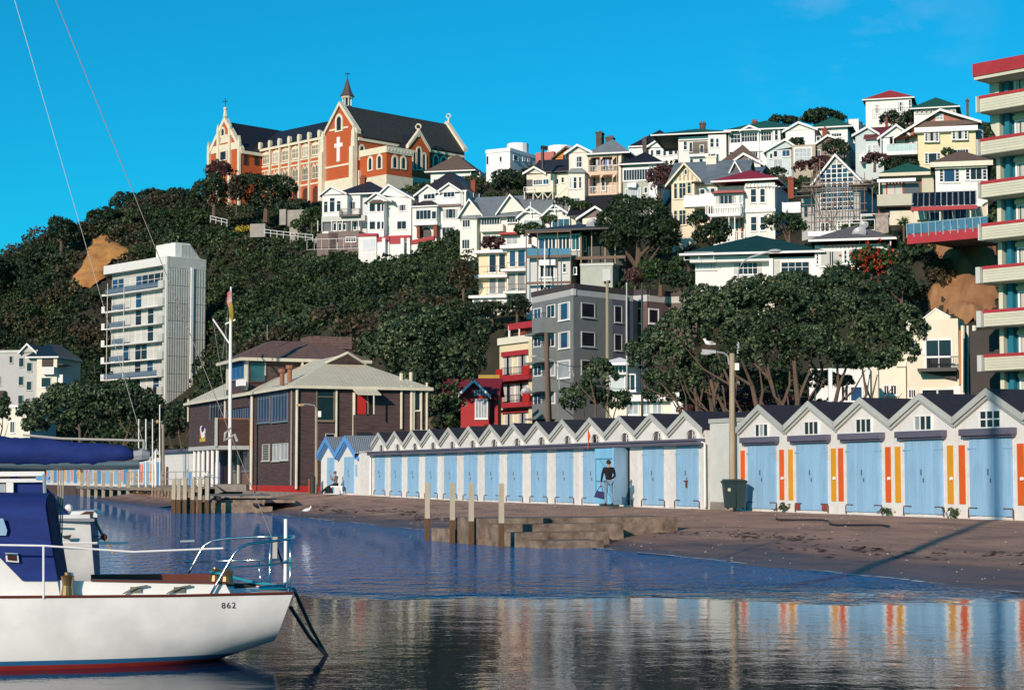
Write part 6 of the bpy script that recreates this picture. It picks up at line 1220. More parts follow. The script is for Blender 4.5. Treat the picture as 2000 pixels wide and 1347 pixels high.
# grey house with brown posts
LG = M('pale_cool_grey_wall', (.52, .54, .52), var=.04)
h = House('house', 'pale grey house with tall brown posts and glazed top room behind the grey apartments', 'house', 8, (400, 500), 208, -14, LG)
h.body(395, 248, 655, 520, 9, down=8); h.body(455, 118, 712, 248, 8, off=-.8, down=0, mat=DARKM if 0 else GRYL); PB = M('brown_steel_post', (.16, .10, .07), rough=.6)
h.win(468, 140, 500, 235, 1, glass=GLB, off=-.8); h.win(505, 138, 565, 236, 3, glass=GL, off=-.8, t=.14, m=.12); h.win(588, 132, 648, 228, 3, glass=GL, off=-.8, t=.14, m=.12); h.win(666, 120, 708, 205, 2, glass=GLG, off=-.8)
b = h.rect(440, 102, 720, 110, -1); h.hip(b[0], b[1]+4, .5, -9, b[3], h.uz(700, 52, -4)[1], roof=DKR, over=.6, fascia=DKR)
for x in (390, 458, 578, 657): h.pbox('post', x-2, 95, x+3, 500, .9, 1.05, PB)
for y, x0, x1 in ((92, 388, 660), (243, 388, 660), (400, 395, 660)): h.pbox('beam', x0, y, x1, y+7, .88, 1.06, PB)
gm = MB(); u0, u1, z0, z1 = h.rect(394, 198, 655, 243, .95); h.f.box(gm, u0, u1, z0, z1, .93, .95); 
for xa, xb in ((394, 455), (462, 575), (582, 654)): h.pbox('glass_panel', xa, 200, xb, 241, .93, .96, MATS['blue_balustrade_glass'])
h.win(477, 300, 555, 366, 4, t=.15); h.pbox('window_hood', 462, 268, 565, 298, .003, .8, WHF); h.win(612, 292, 628, 340, 1, 2); h.win(477, 418, 535, 445, 3)
rs = h.right(h.uz(655, 300)[0]); m = MB(); rs.f.box(m, .02, 8.5, 10, h.uz(655, 248)[1]-.02, -.5, .03); h.part('side_wall', m, M('shaded_side_grey', (.25, .26, .25)));  # right side in a darker copy of the wall grey, shade included
h.body(715, 110, 985, 420, 7, off=-3, mat=M('dark_green_cladding', (.05, .06, .055), rough=.7)); 
for x in (718, 782, 862, 922): h.pbox('post', x-2, 95 if x < 800 else 150, x+3, 300, -.6, -.4, M('tan_post', (.50, .36, .22)))
h.pbox('beam', 660, 250, 985, 258, -.7, -.38, PB); h.win(735, 130, 748, 210, off=-2.9, glass=GLG); h.wins([(678, 315, 690, 350)], off=.0)
h.body(715, 298, 908, 430, 6, off=1.0, mat=M('greenish_concrete', (.40, .43, .36), var=.08), name='lower_box'); h.pbox('coping', 712, 290, 912, 300, -5, 1.1, GRYL); h.win(845, 320, 895, 395, off=1.0, glass=LG, frm=GRYL, t=.04, sill=False)
h.pipe('white_pole', [(502, 160), (502, 432)], 2.2, .09, WHF)
dish(h, 785, 52, .7, -1)
# ---------------------------------------------------------------- left tower
TW = M('tower_white', (.74, .74, .70), var=.05); RIB = M('ribbed_concrete', (.50, .52, .48), var=.08)
h = House('apartment_tower', 'white apartment tower with ribbed concrete side and stacked balconies, on the left below the bush', 'tower', 6, (940, 1140), 284, -48, TW)
f = h.f; ul = h.uz(592, 600)[0]; zt = h.uz(890, 302)[1]; c = f.w(0, 0); rf = sub(h, c.x, c.y, 42); ur = rf.uz(1175, 600)[0]
m = MB(); f.box(m, ul+.6, -.02, 4, zt-.2, -ur, -1.2); h.part('wall', m, M('tower_core', (.50, .50, .47)))
m = MB(); f.box(m, ul, 0, h.uz(890, 352)[1], zt, -ur, .1); h.part('parapet', m, TW)
m = MB(); rf.f.box(m, 0, ur, 4, zt-.01, -.9, -.08); h.part('side_wall', m, RIB)
rows = [355, 462, 566, 668, 770, 872, 972, 1068, 1160]
def zrow(y): return h.uz(925, y)[1]
dz = (zrow(462)-zrow(1068))/6; zr = [zrow(462)+dz]+[zrow(462)-dz*i for i in range(9)]
uc1 = rf.uz(958, 600)[0]; uc2 = rf.uz(1086, 600)[0]; uc3 = rf.uz(1100, 600)[0]
m = MB(); rf.f.box(m, 0, uc1, 4, zt, -.079, .12); h.part('corner_pier', m, TW); m = MB(); rf.f.box(m, uc2, uc3, 4, zrow(352), -.079, .35); h.part('service_pier', m, TW)
m = MB(); rf.f.box(m, uc1, ur, zr[0]+.02, zt-.02, -.079, .06); h.part('top_band', m, RIB)
for (a, b) in ((uc1+.05, uc2-.05), (uc3+.05, ur)):
    n = int((b-a)/.42); base = None
    for i in range(len(zr)-1):
        m = MB(); rf.f.box(m, a, b, zr[i+1]+.05, zr[i]-.04, -.079, 0)
        for k in range(n): q = a+(b-a)*(k+.5)/n; rf.f.box(m, q-.11, q+.11, zr[i+1]+.06, zr[i]-.05, .001, .12)
        h.part('ribbed_panel', m, RIB)
gg = random.Random(4)
q0 = rf.uz(1003, 260, -1.0)[0]; wq = rf.f.w(q0, 0, -1.0); p5 = sub(h, wq.x, wq.y, 42); hl = -sub(h, wq.x, wq.y, -48).uz(893, 260)[0]; ca, cb_ = p5.uz(1085, 222), p5.uz(1155, 318)
m = MB(); p5.f.prism(m, [(0, zt-.2), (cb_[0], zt-.2), (ca[0], ca[1]), (0, p5.uz(1003, 214)[1])], -hl, 0); h.part('roof_hut', m, TW)
for k in range(16):
    ua_ = .5+(cb_[0]-.6)*k/16; zt_ = ca[1]-.25 if ua_ < ca[0] else ca[1]-(ca[1]-zt)*(ua_-ca[0])/(cb_[0]-ca[0])-.25
    if k > 1: m = MB(); p5.f.box(m, ua_, ua_+.14, zt+.1, max(zt+.2, zt_), .002, .07); h.part('rib', m, RIB)
BLR = M('blue_rail', (.07, .13, .22), rough=.5)
for i in range(8):
    zf = zr[i+1]-.35 if i else zr[1]-.35     # floor slab of this storey
    zf = h.uz(608, 478)[1]-dz*i if False else zr[i+1]-.3
    z1 = zf+dz-.15
    # glass wall with curtains
    m = MB(); n = 9; a, b = ul+.7, -1.6
    for k in range(n+1): q = a+(b-a)*k/n; f.box(m, q-.04, q+.04, zf+.1, z1, -1.19, -1.1)
    f.box(m, a, b, zf+1.7, zf+1.76, -1.19, -1.11)
    w = h.part('window', m, WHF)
    for k in range(n):
        q = a+(b-a)*k/n; m = MB(); f.box(m, q+.05, q+(b-a)/n-.05, zf+.12, z1-.02, -1.199, -1.15); dark = (i == 0 and k not in (2, 3)) or (k in (4, 5, 6) and gg.random() < .55) or gg.random() < .06
        h.part('pane', m, (GLB if gg.random() < .3 else GL) if dark else CURT, w)
    m = MB(); f.box(m, ul-.1, -1.3, zf-.12, zf+.08, -1.19, .25); h.part('balcony_floor', m, TW)
    m = MB(); f.box(m, ul-.1, ul+.9, zf-.12, zf+.95 if i else zf+.2, .251, .32); h.part('balcony_panel', m, TW)
    m = MB(); f.box(m, -1.7, -.25, zf-.15, zf+1.1, -.3, .4); h.part('balcony_panel', m, RIB)
    m = MB(); f.box(m, -1.5, -.5, zf+1.2, z1-.2, -.6, -.5); h.part('side_window', m, GLB if i in (0, 7) else DARKM)
    ra, rb = (ul+.95, -1.8) if i in (0, 5) else ((ul+3.2, ul+7) if i % 2 else (ul+2.4, ul+7.2))
    m = MB(); f.box(m, ra, rb, zf+.9, zf+.98, .2, .27); k = int((rb-ra)/.5)
    for j in range(k+1): q = ra+(rb-ra)*j/k; f.box(m, q-.03, q+.03, zf+.08, zf+.9, .21, .25)
    h.part('railing', m, BLR)
    m = MB(); f.box(m, ra+.05, rb-.05, zf+.2, zf+.85, .222, .235); h.part('rail_panel', m, M('blue_rail_panel', (.15, .20, .25), rough=.4))
for q in (ul+1.9, ul+7.1): m = MB(); f.tube(m, [(q, 8, .4), (q, zt-3, .4)], .05); h.part('downpipe', m, TW)
# left grey building
h = House('building', 'plain grey rendered building with small square windows and a dark roof at the left edge', 'building', 6, (0, 1140), 262, -8, M('mid_grey_render', (.44, .44, .42), var=.05))
h.body(-120, 838, 212, 1150, 10, down=8); h.pbox('parapet', -120, 832, 215, 845, -10, .15, GRYL)
h.wins([(110, 876, 134, 924), (155, 903, 181, 950), (108, 982, 132, 1030), (153, 1010, 179, 1057), (105, 1090, 130, 1136), (55, 866, 70, 902), (-20, 980, 2, 1030)], t=.07, frm=GRYL)
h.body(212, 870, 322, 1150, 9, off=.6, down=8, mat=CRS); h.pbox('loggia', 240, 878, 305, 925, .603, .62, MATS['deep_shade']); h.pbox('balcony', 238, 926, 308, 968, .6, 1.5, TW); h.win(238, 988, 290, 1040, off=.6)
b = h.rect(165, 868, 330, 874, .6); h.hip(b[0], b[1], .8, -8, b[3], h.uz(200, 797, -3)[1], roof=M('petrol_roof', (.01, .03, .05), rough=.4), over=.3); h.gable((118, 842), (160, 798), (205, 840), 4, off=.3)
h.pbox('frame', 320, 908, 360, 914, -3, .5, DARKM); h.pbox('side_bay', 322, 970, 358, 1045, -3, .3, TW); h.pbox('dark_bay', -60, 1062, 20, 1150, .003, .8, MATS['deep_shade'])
h = House('building', 'low white building below the grey one, partly behind the round dark tree', 'building', 6, (40, 1330), 236, -10, CRS); h.body(20, 1150, 170, 1345, 8, down=3); h.win(60, 1240, 80, 1300, 2); h.body(-60, 1210, 20, 1345, 8, off=-1, down=3); h.win(100, 1170, 135, 1200); h.pbox('cornice', 15, 1145, 175, 1156, -8, .2, WHF)
# ---------------------------------------------------------------- boating club house
h = House('club_house', 'dark timber two storey yacht club house with cream roof and shingled upper storey', 'club house', 7, (845, 1185), 125, -67.7, BRDK, frm=CLUBC)
f = h.f; c = f.w(0, 0); rf = sub(h, c.x, c.y, 22.3); R_ = rf.f
uW = rf.uz(1735, 700)[0]; ze = h.uz(840, 470)[1]; u5 = h.uz(530, 700)[0]; uF = h.uz(108, 700)[0]; zb = .9
L_ = -uF
m = MB(); R_.box(m, 0, uW, zb, ze, -L_, 0); h.part('wall', m, BRDK)
m = MB(); f.box(m, u5, .01, zb+.001, 1.42, .003, .05); R_.box(m, 0, rf.uz(1020, 1150)[0], zb+.001, 1.42, .003, .05); h.part('red_plinth', m, RED)
# main roof: ridge runs back, front hip capped by a gablet
ov = .38; zr = rf.uz(1200, 262, -5)[1]; um = uW/2; zg = rf.uz(1200, 324, -3.6)[1]
hp = 4.6; k = (zg-ze)/(zr-ze); ug = um*k
V = [R_.w(-ov, ze, ov), R_.w(uW+ov, ze, ov), R_.w(uW-ug+ov*.3, zg, ov-hp*.9), R_.w(ug-ov*.3, zg, ov-hp*.9), R_.w(um, zr, ov-hp*.8), R_.w(um, zr, -L_-ov), R_.w(-ov, ze, -L_-ov), R_.w(uW+ov, ze, -L_-ov), R_.w(ug, zg, -hp-.4), R_.w(uW-ug, zg, -hp-.4)]
m = MB(); m.add([V[0], V[1], V[2], V[3]], [(0, 1, 2, 3)]); h.part('front_roof_slope', m, CORR)
CORY = M('cream_corrugated_iron_side', (.70, .64, .47), rough=.5, var=.07, bump=('y', .09), bs=.5)
m = MB(); m.add([V[0], V[3], V[4], V[5], V[6]], [(0, 1, 2, 3, 4)]); h.part('side_roof_slope', m, CORY); m = MB(); m.add([V[1], V[2], V[4], V[5], V[7]], [(0, 4, 3, 2, 1)]); h.part('side_roof_slope', m, CORY)
m = MB(); m.add([V[3]+Vector((0, 0, .05)), V[2]+Vector((0, 0, .05)), V[4]], [(0, 1, 2)]); h.part('gablet', m, BRDK)
for a, b in ((V[3], V[4]), (V[2], V[4])):
    m = MB(); m.tube([a+Vector((0, 0, .08)), b+Vector((0, 0, .08))], .09, 5); h.part('gablet_barge', m, CLUBC)
m = MB(); R_.box(m, -ov-.08, uW+ov+.08, ze-.22, ze-.01, ov-.02, ov+.1); h.part('gutter', m, CLUBC); m = MB(); R_.box(m, -ov-.1, -ov, ze-.21, ze-.02, -L_-ov, ov-.03); h.part('gutter', m, CLUBC); m = MB(); R_.box(m, -ov, uW+ov, ze-.06, ze-.03, -L_-ov, ov-.03); h.part('soffit', m, CLUBC)
# corner boards and downpipes (cream)
def cpipe(hh, x, y0, y1, w=.07, o=.12, mat=CLUBC, name='downpipe'):
    u = hh.uz(x, (y0+y1)/2)[0]; z1 = hh.uz(x, y0)[1]; z0 = hh.uz(x, y1)[1]; m = MB(); hh.f.tube(m, [(u, max(z0, zb), o), (u, z1, o)], w, 8); h.part(name, m, mat)
cpipe(rf, 845, 470, 1185, .1, .15); cpipe(h, 822, 470, 1160, .07, .1, M('grey_board_strip', (.30, .27, .25))); cpipe(h, 553, 520, 1190, .11, .18)
for x, y0, y1, w in ((1120, 470, 1150, .08), (1242, 520, 1150, .12), (1570, 470, 770, .09), (1640, 470, 800, .11), (1658, 470, 800, .06), (1708, 475, 780, .07), (1746, 450, 780, .09)): cpipe(rf, x, y0, y1, w)
h.poly('timber_panel_strip', [(560, 500), (575, 500), (575, 1150), (560, 1150)], .003, .03, BRDK)
# right-hand wall
rf.win(992, 478, 1103, 708, 1, 1, glass=M('dark_green_glass', (.012, .035, .04), rough=.12), frm=M('tan_window_frame', (.22, .18, .13)), t=.08, topsplit=.3)
rf.pbox('red_door', 1265, 542, 1335, 668, .003, .06, RED); rf.pbox('door_post', 1336, 540, 1344, 670, .003, .09, CLUBC); rf.pbox('dark_porch', 1345, 540, 1376, 670, .003, .05, M('porch_dark', (.03, .02, .02)))
a = rf.uz(1222, 478); b = rf.uz(1385, 478); zl = rf.uz(1240, 528, 1.3)[1]
m = MB(); m.add([R_.w(a[0], a[1], .02), R_.w(b[0], a[1], .02), R_.w(b[0]+.1, zl, 1.3), R_.w(a[0]+.1, zl, 1.3)]+[R_.w(a[0], a[1]-.06, .02), R_.w(b[0], a[1]-.06, .02), R_.w(b[0]+.1, zl-.06, 1.3), R_.w(a[0]+.1, zl-.06, 1.3)], [(0, 1, 2, 3), (7, 6, 5, 4), (2, 6, 7, 3), (0, 4, 5, 1), (1, 5, 6, 2), (3, 7, 4, 0)]); h.part('awning', m, CORR)
for x in (1250, 1383): rf.pipe('awning_post', [(x, 525), (x, 668)], 1.2, .055, CLUBC)
rf.poly('stair_screen', [(1252, 672), (1400, 682), (1575, 790), (1575, 830), (1252, 830)], .9, 1.3, BRDK); rf.win(1052, 806, 1108, 850, t=.04, sill=False, frm=GRYL); rf.pbox('vent', 1265, 792, 1370, 816, 1.3, 1.33, DARKM)
rf.pbox('sill_board', 1655, 776, 1748, 790, .1, .35, CLUBC); rf.win(1672, 500, 1700, 640, t=.04)
# left-hand (water side) wall
WINB = M('mullion_grey_blue', (.16, .20, .24)); h.win(582, 505, 658, 718, 4, 1, topsplit=.28, frm=WINB, t=.06, glass=GLB); h.win(680, 482, 780, 710, 5, 1, topsplit=.28, frm=WINB, t=.06, glass=GLB)
h.win(612, 882, 655, 985, 1, 9, frm=GRYL, glass=DARKM, t=.05, m=.03); h.win(684, 878, 728, 986, 2, frm=GRYL, glass=GLP, t=.05); h.win(737, 875, 783, 980, 2, frm=GRYL, glass=GLP, t=.05)
h.win(396, 560, 525, 700, 8, 1, topsplit=.3, frm=WINB, glass=GLB); h.win(120, 590, 240, 715, 6, 1, topsplit=.3, frm=WINB, glass=GL); h.win(250, 575, 362, 708, 6, 1, topsplit=.3, frm=WINB, glass=GL)
for x in (110, 366): cpipe(h, x, 565, 720, .08, .15)
# projecting balcony over the entrance
pj = 2.6; z1 = h.uz(530, 705)[1]; z0 = h.uz(530, 885)[1]
fb = sub(h, *(f.w(0, 0, pj))[:2], -67.7); ua = fb.uz(102, 800)[0]; ub = fb.uz(290, 800)[0]
m = MB(); fb.f.box(m, ua, ub, z0, z1, -.12, 0); h.part('balcony_board_wall', m, BRDK); sdw = f.w(ub, 0, 0)
sf = sub(h, sdw.x, sdw.y, 22.3)
m = MB(); f.box(m, ub-.12, ub, z0, z1, .001, pj-.121); h.part('balcony_board_wall', m, M('dark_board_warm', (.12, .075, .06), rough=.8, c2=(.05, .03, .028), sc_=2.2, streak=(.5, .5, 9), bump=('saw', .16), bs=.9))
m = MB(); f.box(m, ub-.02, ub+.05, z0-.1, z1+.05, .002, .1); h.part('orange_edge', m, M('rust_orange_edge', (.42, .14, .05))); m = MB(); f.box(m, ub-.15, ub+.04, z1+.002, z1+.08, .101, pj); h.part('orange_cap', m, MATS['rust_orange_edge'])
m = MB(); f.box(m, ub-.1, ub+.1, z0-.1, z1+.1, pj-.1, pj+.08); h.part('corner_post', m, GRYL)
m = MB(); f.box(m, ua, ub, z0-.3, z0-.01, .01, pj+.02); h.part('balcony_beam', m, GRYW)
for i in range(6):
    q = ub-.3-(ub-ua-.8)*i/5*.9; m = MB(); f.tube(m, [(q, zb+.25, pj-.2), (q, z0-.31, pj-.2)], .13, 8); h.part('column', m, WHF)
for x, w, mt in ((392, .09, GRYL), (455, .12, GRYL)): cpipe(h, x, 890, 1160, w, .1, mt, 'post')
h.pbox('dark_backing', 300, 895, 388, 1155, .003, .02, MATS['porch_dark'])  # plain dark sheet behind the posts
for x, mt in ((322, TRIMB), (340, GRYL), (356, GRYL), (368, TRIMB)): cpipe(h, x, 960, 1155, .05, .6, mt, 'furled_banner')
h.win(398, 905, 448, 1055, 3, topsplit=.3, frm=WINB); h.win(472, 895, 520, 1055, 2, topsplit=.3, frm=WINB); h.pbox('timber_panel', 392, 1062, 452, 1155, .003, .04, WOODG); h.pbox('timber_panel', 468, 1062, 545, 1155, .003, .04, M('reddish_timber', (.20, .12, .095), rough=.8, streak=(.5, .5, 9)))
# emblem: white long-necked bird with red, blue and yellow
e0 = fb; 
def ep(pts, o, mat, name): e0.poly(name, pts, .003, o, mat, EMB)
m = MB(); q = [e0.uz(*p, .02) for p in [(172, 850), (176, 770), (186, 745), (200, 750), (214, 765), (212, 832), (214, 860)]]
m = MB(); e0.f.prism(m, q, .003, .02); EMB = h.part('emblem', m, M('emblem_navy', (.03, .04, .12)))
ep([(174, 800), (190, 760), (190, 830), (176, 845)], .03, RED, 'emblem_red'); ep([(184, 800), (208, 786), (212, 822), (196, 836), (186, 826)], .035, WHF, 'emblem_bird_body'); ep([(184, 803), (178, 770), (184, 750), (192, 748), (194, 753), (187, 758), (185, 772), (192, 800)], .037, WHF, 'emblem_bird_neck'); ep([(204, 786), (212, 762), (214, 800)], .036, WHF, 'emblem_sail'); ep([(176, 836), (212, 826), (214, 856), (176, 860)], .03, M('emblem_yellow', (.55, .40, .05)), 'emblem_base')
# shingled upper block
up = sub(h, *(R_.w(0, 0, 0))[:2], 22.3); back = -11
# find corner of the upper block at pixel x=500
co = None; dist = 137.0; p = P(*h.px(505, 470), dist); U1 = Fr(p.x, p.y, -67.7); t1 = sub(h, p.x, p.y, -67.7); t2 = sub(h, p.x, p.y, 22.3)
zu = t1.uz(500, 280)[1]; lu = t1.uz(362, 400)[0]; ru = t2.uz(1325, 300)[0]; z_lo = ze-1
m = MB(); t2.f.box(m, 0, ru, z_lo, zu, lu, 0); h.part('upper_wall', m, BRDK)
zs = t2.uz(750, 165, -3)[1]; o_ = .6; i_ = 2.6
A_ = [t2.f.w(-o_, zu, o_), t2.f.w(ru+o_*.4, zu, o_), t2.f.w(ru+o_*.4, zu, lu-o_), t2.f.w(-o_, zu, lu-o_)]; B_ = [t2.f.w(i_, zs, -i_), t2.f.w(ru-i_*.9, zs, -i_), t2.f.w(ru-i_*.9, zs, lu+i_*.6), t2.f.w(i_, zs, lu+i_*.6)]
m = MB(); m.add(A_+B_, [(0, 1, 5, 4), (1, 2, 6, 5), (2, 3, 7, 6), (3, 0, 4, 7), (4, 5, 6, 7), (3, 2, 1, 0)]); sr = h.part('shingle_roof', m, SHING)
a = t2.uz(942, 150, -i_)[0]; b = t2.uz(1220, 150, -i_)[0]; zh = t2.uz(1000, 132, -i_)[1]; m = MB(); t2.f.box(m, a, b, zs-.5, zh, lu+i_*.5, -i_+.4); h.part('raised_ridge', m, SHING)
m = MB(); t2.f.box(m, -o_-.1, ru+o_*.5, zu-.25, zu-.01, o_-.02, o_+.12); h.part('gutter', m, CLUBC); m = MB(); t2.f.box(m, -o_-.1, -o_+.05, zu-.24, zu-.02, lu-o_, o_-.03); h.part('gutter', m, CLUBC)
t1.win(400, 320, 484, 412, 3, frm=WINB, glass=M('curtain_blue', (.02, .12, .30), rough=.4)); t2.win(527, 310, 628, 440, 1, frm=BRDK, glass=GLG, t=.05)
for x in (490, ): t1.pbox('corner_board', x-5, 300, x+8, 500, .003, .12, CLUBC)
t2.pbox('corner_board', 505, 285, 515, 480, .003, .12, CLUBC); t2.pbox('corner_board', 628, 310, 636, 400, .003, .1, GRYL); t2.pbox('vent_pipe', 884, 300, 896, 345, .3, .6, CLUBC)
t1.pbox('speaker', 428, 432, 460, 470, .4, .8, WHF); t1.pbox('corner_board', 360, 340, 368, 500, .003, .1, CLUBC)
# roof vents
for x, y in ((748, 400), (800, 375)):
    p = P(*h.px(x, y), 127.5); m = MB(); m.tube([p-Vector((0, 0, .7)), p+Vector((0, 0, .15))], .16, 8); m.tube([p+Vector((0, 0, .2)), p+Vector((0, 0, .45))], .28, 8); h.part('roof_vent', m, M('copper_vent', (.30, .13, .07), rough=.5))
for x, y0 in ((1573, 385), (1640, 378)):
    u, z = rf.uz(x, 440, -1.0); m = MB(); R_.tube(m, [(u, z-.3, -1.0), (u, rf.uz(x, y0, -1.0)[1], -1.0)], .13, 8); h.part('vent_pipe', m, CLUBC)
# flagpole with yard and gaff
p = P(450, 826, 131.5); base = p; t = Thing('flagpole', 'white flagpole with yard and slanting gaff in front of the club house', 'flagpole', p)
def fp(x, y): return P(x, y, 131.5)
m = MB(); m.tube([P(449, 945, 131.5), fp(450, 700), fp(451, 560)], [.13, .12, .06], 8); t.part('pole', m, WHF)
m = MB(); m.tube([fp(440, 633), fp(460, 624)], .06, 6); t.part('yard', m, WHF); m = MB(); m.tube([fp(416, 623), fp(449, 672)], .06, 6); t.part('gaff', m, WHF)
for a, b in (((451, 562), (434, 700)), ((416, 624), (440, 780)), ((441, 633), (446, 800))): m = MB(); m.tube([fp(*a), fp(*b)], .015, 4); t.part('halyard', m, GALV)
def flag(lab, pts, mat, D=131.4, grp=None):
    m = MB(); q = [P(x, y, D) for x, y in pts]; n = len(q); m.add(q+[v+Vector((0, .03, 0)) for v in q], [tuple(range(n)), tuple(range(2*n-1, n-1, -1))]+[(i, (i+1) % n, n+(i+1) % n, n+i) for i in range(n)]); return solo('flag', lab, 'flag', m, mat, q[0])
flag('limp red, white and black flag at the top of the white flagpole', [(450, 566), (444, 572), (443, 590), (446, 600), (449, 592), (451, 576)], M('flag_red', (.5, .03, .03), c2=(.6, .6, .6), sc_=1.5, rough=.9))
flag('limp black and yellow flag just below the red one on the flagpole', [(450, 588), (447, 596), (448, 618), (453, 632), (456, 615), (454, 594)], M('flag_yellow', (.6, .42, .03), c2=(.02, .02, .02), sc_=1.2, rough=.9))
# whip aerial on shingle roof
m = MB(); m.tube([P(522, 664, 138), P(522, 634, 138)], .03, 4); h.part('aerial', m, GALV)
# ---------------------------------------------------------------- bush and trees
g = np.random.default_rng(21)
n = 42000; X = g.uniform(-130, 90, n); Y = g.uniform(125, 395, n); Z = gridz(X, Y); px, py = proj(X, Y, Z)
ok = (Z > 2.6) & (px > -80) & (px < 2060) 
for a_, b_ in ((0, 0), (18, 0), (-18, 0), (0, -14), (0, -28), (0, 8)): ok &= ~inpoly(px+a_, py+b_, CLIFF1) & ~inpoly(px+a_*2, py+b_*1.6, CLIFF2)
for (f, u0, u1, o0, o1) in FOOT:
    dx = X-f.x; dy = Y-f.y; u = dx*f.U.x+dy*f.U.y; o = dx*f.N.x+dy*f.N.y; ok &= ~((u > u0-.8) & (u < u1+.8) & (o > o0-.8) & (o < o1+1.3))
rgt = px > 930; keepp = np.where(rgt, .26, np.where((Y > 255) & (px > 380), .62, .36)); ok &= g.random(n) < keepp
ok &= ~((px > 185) & (px < 408) & (Y < 286) & (py-2.4*FOC/Y < 792))
X, Y, Z, px, py = X[ok], Y[ok], Z[ok], px[ok], py[ok]; rgt = px > 930
top = (Y > 280) & (px > 400)
r = np.where(rgt, g.uniform(.6, 1.35, len(X)), g.uniform(1.0, 2.5, len(X))+(g.random(len(X)) < .12)*1.4); r = np.where(top & ~rgt, np.minimum(r, 1.5), r)
r = np.where((Y < 185) & rgt, g.uniform(.8, 1.8, len(X)), r)
cs, ns, kd = [], [], []
patch = np.array([mn.fractal(Vector((x*.035, y*.035, 0)), 1, 2, 4) for x, y in zip(X, Y)])
for i in range(len(X)):
    m_ = max(10, int(2*math.pi*r[i]**2*2.1)); d = g.normal(size=(m_, 3)); d /= np.linalg.norm(d, axis=1)[:, None]; d[:, 2] = np.abs(d[:, 2])-.25; d = d[d[:, 1] < .45]; m_ = len(d)
    rr = r[i]*np.array([1, 1, g.uniform(.6, 1.15)])*g.uniform(.78, 1.12, (m_, 1)); cs.append(np.array([X[i], Y[i], Z[i]+.25*r[i]])+d*rr); ns.append(d); w_ = g.random(); kd.append(np.full(m_, (3 if w_ < .13 else 2 if w_ < .30 else 0) if patch[i]+g.normal()*.22 < .30 else (1 if w_ < .6 else 2)))
cs = np.concatenate(cs); ns = np.concatenate(ns); kd = np.concatenate(kd)
for q, (nm, mt) in enumerate((('hillside_bush', LFB), ('brown_scrub', LFR), ('dark_bush', LFD), ('pale_bush', LF))):
    k_ = kd == q; V = leaves(cs[k_], ns[k_], .52, 4, .42, .62, seed=q+50); o = quads_mesh(nm, V, mt, None, (0, 0, 0)); o['kind'] = 'stuff'
print('bush clusters', len(cs))
POH = LF
# the big spreading pohutukawa on the promenade
D = 96; s = D/FOC
def multi(name, label, ell, D, mat, leaf, dens, k, lobes, trunks, seed, depth=.8, rough=.36, group=None, up=-.4, cat='tree', aspect=.5, tr=.34, zb=2.25, limbs=None, trunkmat=BARK):
    g = np.random.default_rng(seed); s = D/FOC; cc = []; 
    for e in ell:
        c = P(e[0], e[1], D+(e[4] if len(e) > 4 else 0)); rx, ry = e[2]*s, e[3]*s; cc += crown_blobs(c, (rx, max(rx, ry)*depth, ry), g, lobes, rough)
    b0 = P(trunks[0][0], 850, D); base = Vector((b0.x, D, zb)); t = Thing(name, label, cat, base, group)
    cp, cn = blob_points(cc, dens, g, up); V = leaves(cp, cn, leaf, k, leaf*.9, aspect, seed=seed); quads_mesh('crown', V, mat, t.o, t.base)
    for (x, tx, ty, rr) in trunks:
        b = Vector((P(x, 850, D).x, D+g.uniform(-.6, .6), zb-.3)); e = P(tx, ty, D+g.uniform(-1.5, 1.5)); L_ = (e-b).length; rr *= .8
        pts = [b]; 
        for q in (.22, .42, .6, .8, 1.0): pts.append(b.lerp(e, q)+Vector((g.normal()*.035*L_, g.normal()*.03*L_, g.normal()*.02*L_-.10*L_*q*(1-q)*2)))
        m = MB(); m.tube(pts, [rr, rr*.85, rr*.72, rr*.6, rr*.45, rr*.22], 7)
        for q, s_ in ((2, -1), (3, 1), (4, -1)):
            v = (e-b).normalized(); sd_ = Vector((v.z, 0, -v.x))*s_*g.uniform(.4, .9)+v; p1 = pts[q]+sd_.normalized()*L_*g.uniform(.16, .26); p2 = p1+(sd_*.5+v).normalized()*L_*.2; m.tube([pts[q], p1, p2], [rr*.42, rr*.28, rr*.1], 5)
        t.part('limb', m, trunkmat)
    return t
multi('pohutukawa_tree', 'huge spreading tree with gnarled limbs on the promenade behind the large sheds',
      [(1345, 640, 62, 62), (1300, 690, 52, 62), (1420, 610, 85, 62), (1530, 600, 90, 66), (1640, 610, 95, 62, 1), (1725, 640, 70, 72), (1480, 665, 85, 55, -1), (1590, 680, 95, 50, -1), (1700, 705, 60, 38), (1330, 740, 40, 36), (1400, 715, 60, 34), (1650, 562, 65, 28, 2), (1560, 560, 70, 28, 2), (1470, 572, 65, 30, 2), (1250, 700, 30, 40), (1290, 775, 36, 24), (1790, 650, 30, 34), (1765, 690, 35, 40), (1440, 745, 50, 30, 3), (1530, 750, 50, 26, 4), (1620, 745, 55, 22, 3), (1285, 740, 30, 30), (1370, 780, 50, 20, 3)],
      96, POH, .19, 21, 10, 14, [(1520, 1440, 700, .30), (1530, 1400, 690, .24), (1545, 1500, 680, .30), (1560, 1590, 690, .32), (1575, 1660, 700, .26), (1600, 1700, 720, .22), (1500, 1380, 720, .18), (1555, 1545, 650, .3), (1590, 1640, 760, .16), (1640, 1720, 735, .15), (1410, 1330, 700, .22), (1405, 1370, 690, .22), (1400, 1300, 740, .16), (1415, 1390, 650, .22), (1425, 1350, 760, .12)], 5)
T0 = tree
T0('hedge', 'dark reddish hedge in the shade behind the limbs of the spreading tree', 1480, 790, 106, 75, 26, LFM, leaf=.3, dens=9, lobes=14, base_y=850, trunk=False, cat='hedge', extra=[(1380, 800, 50, 20), (1590, 800, 50, 20)])
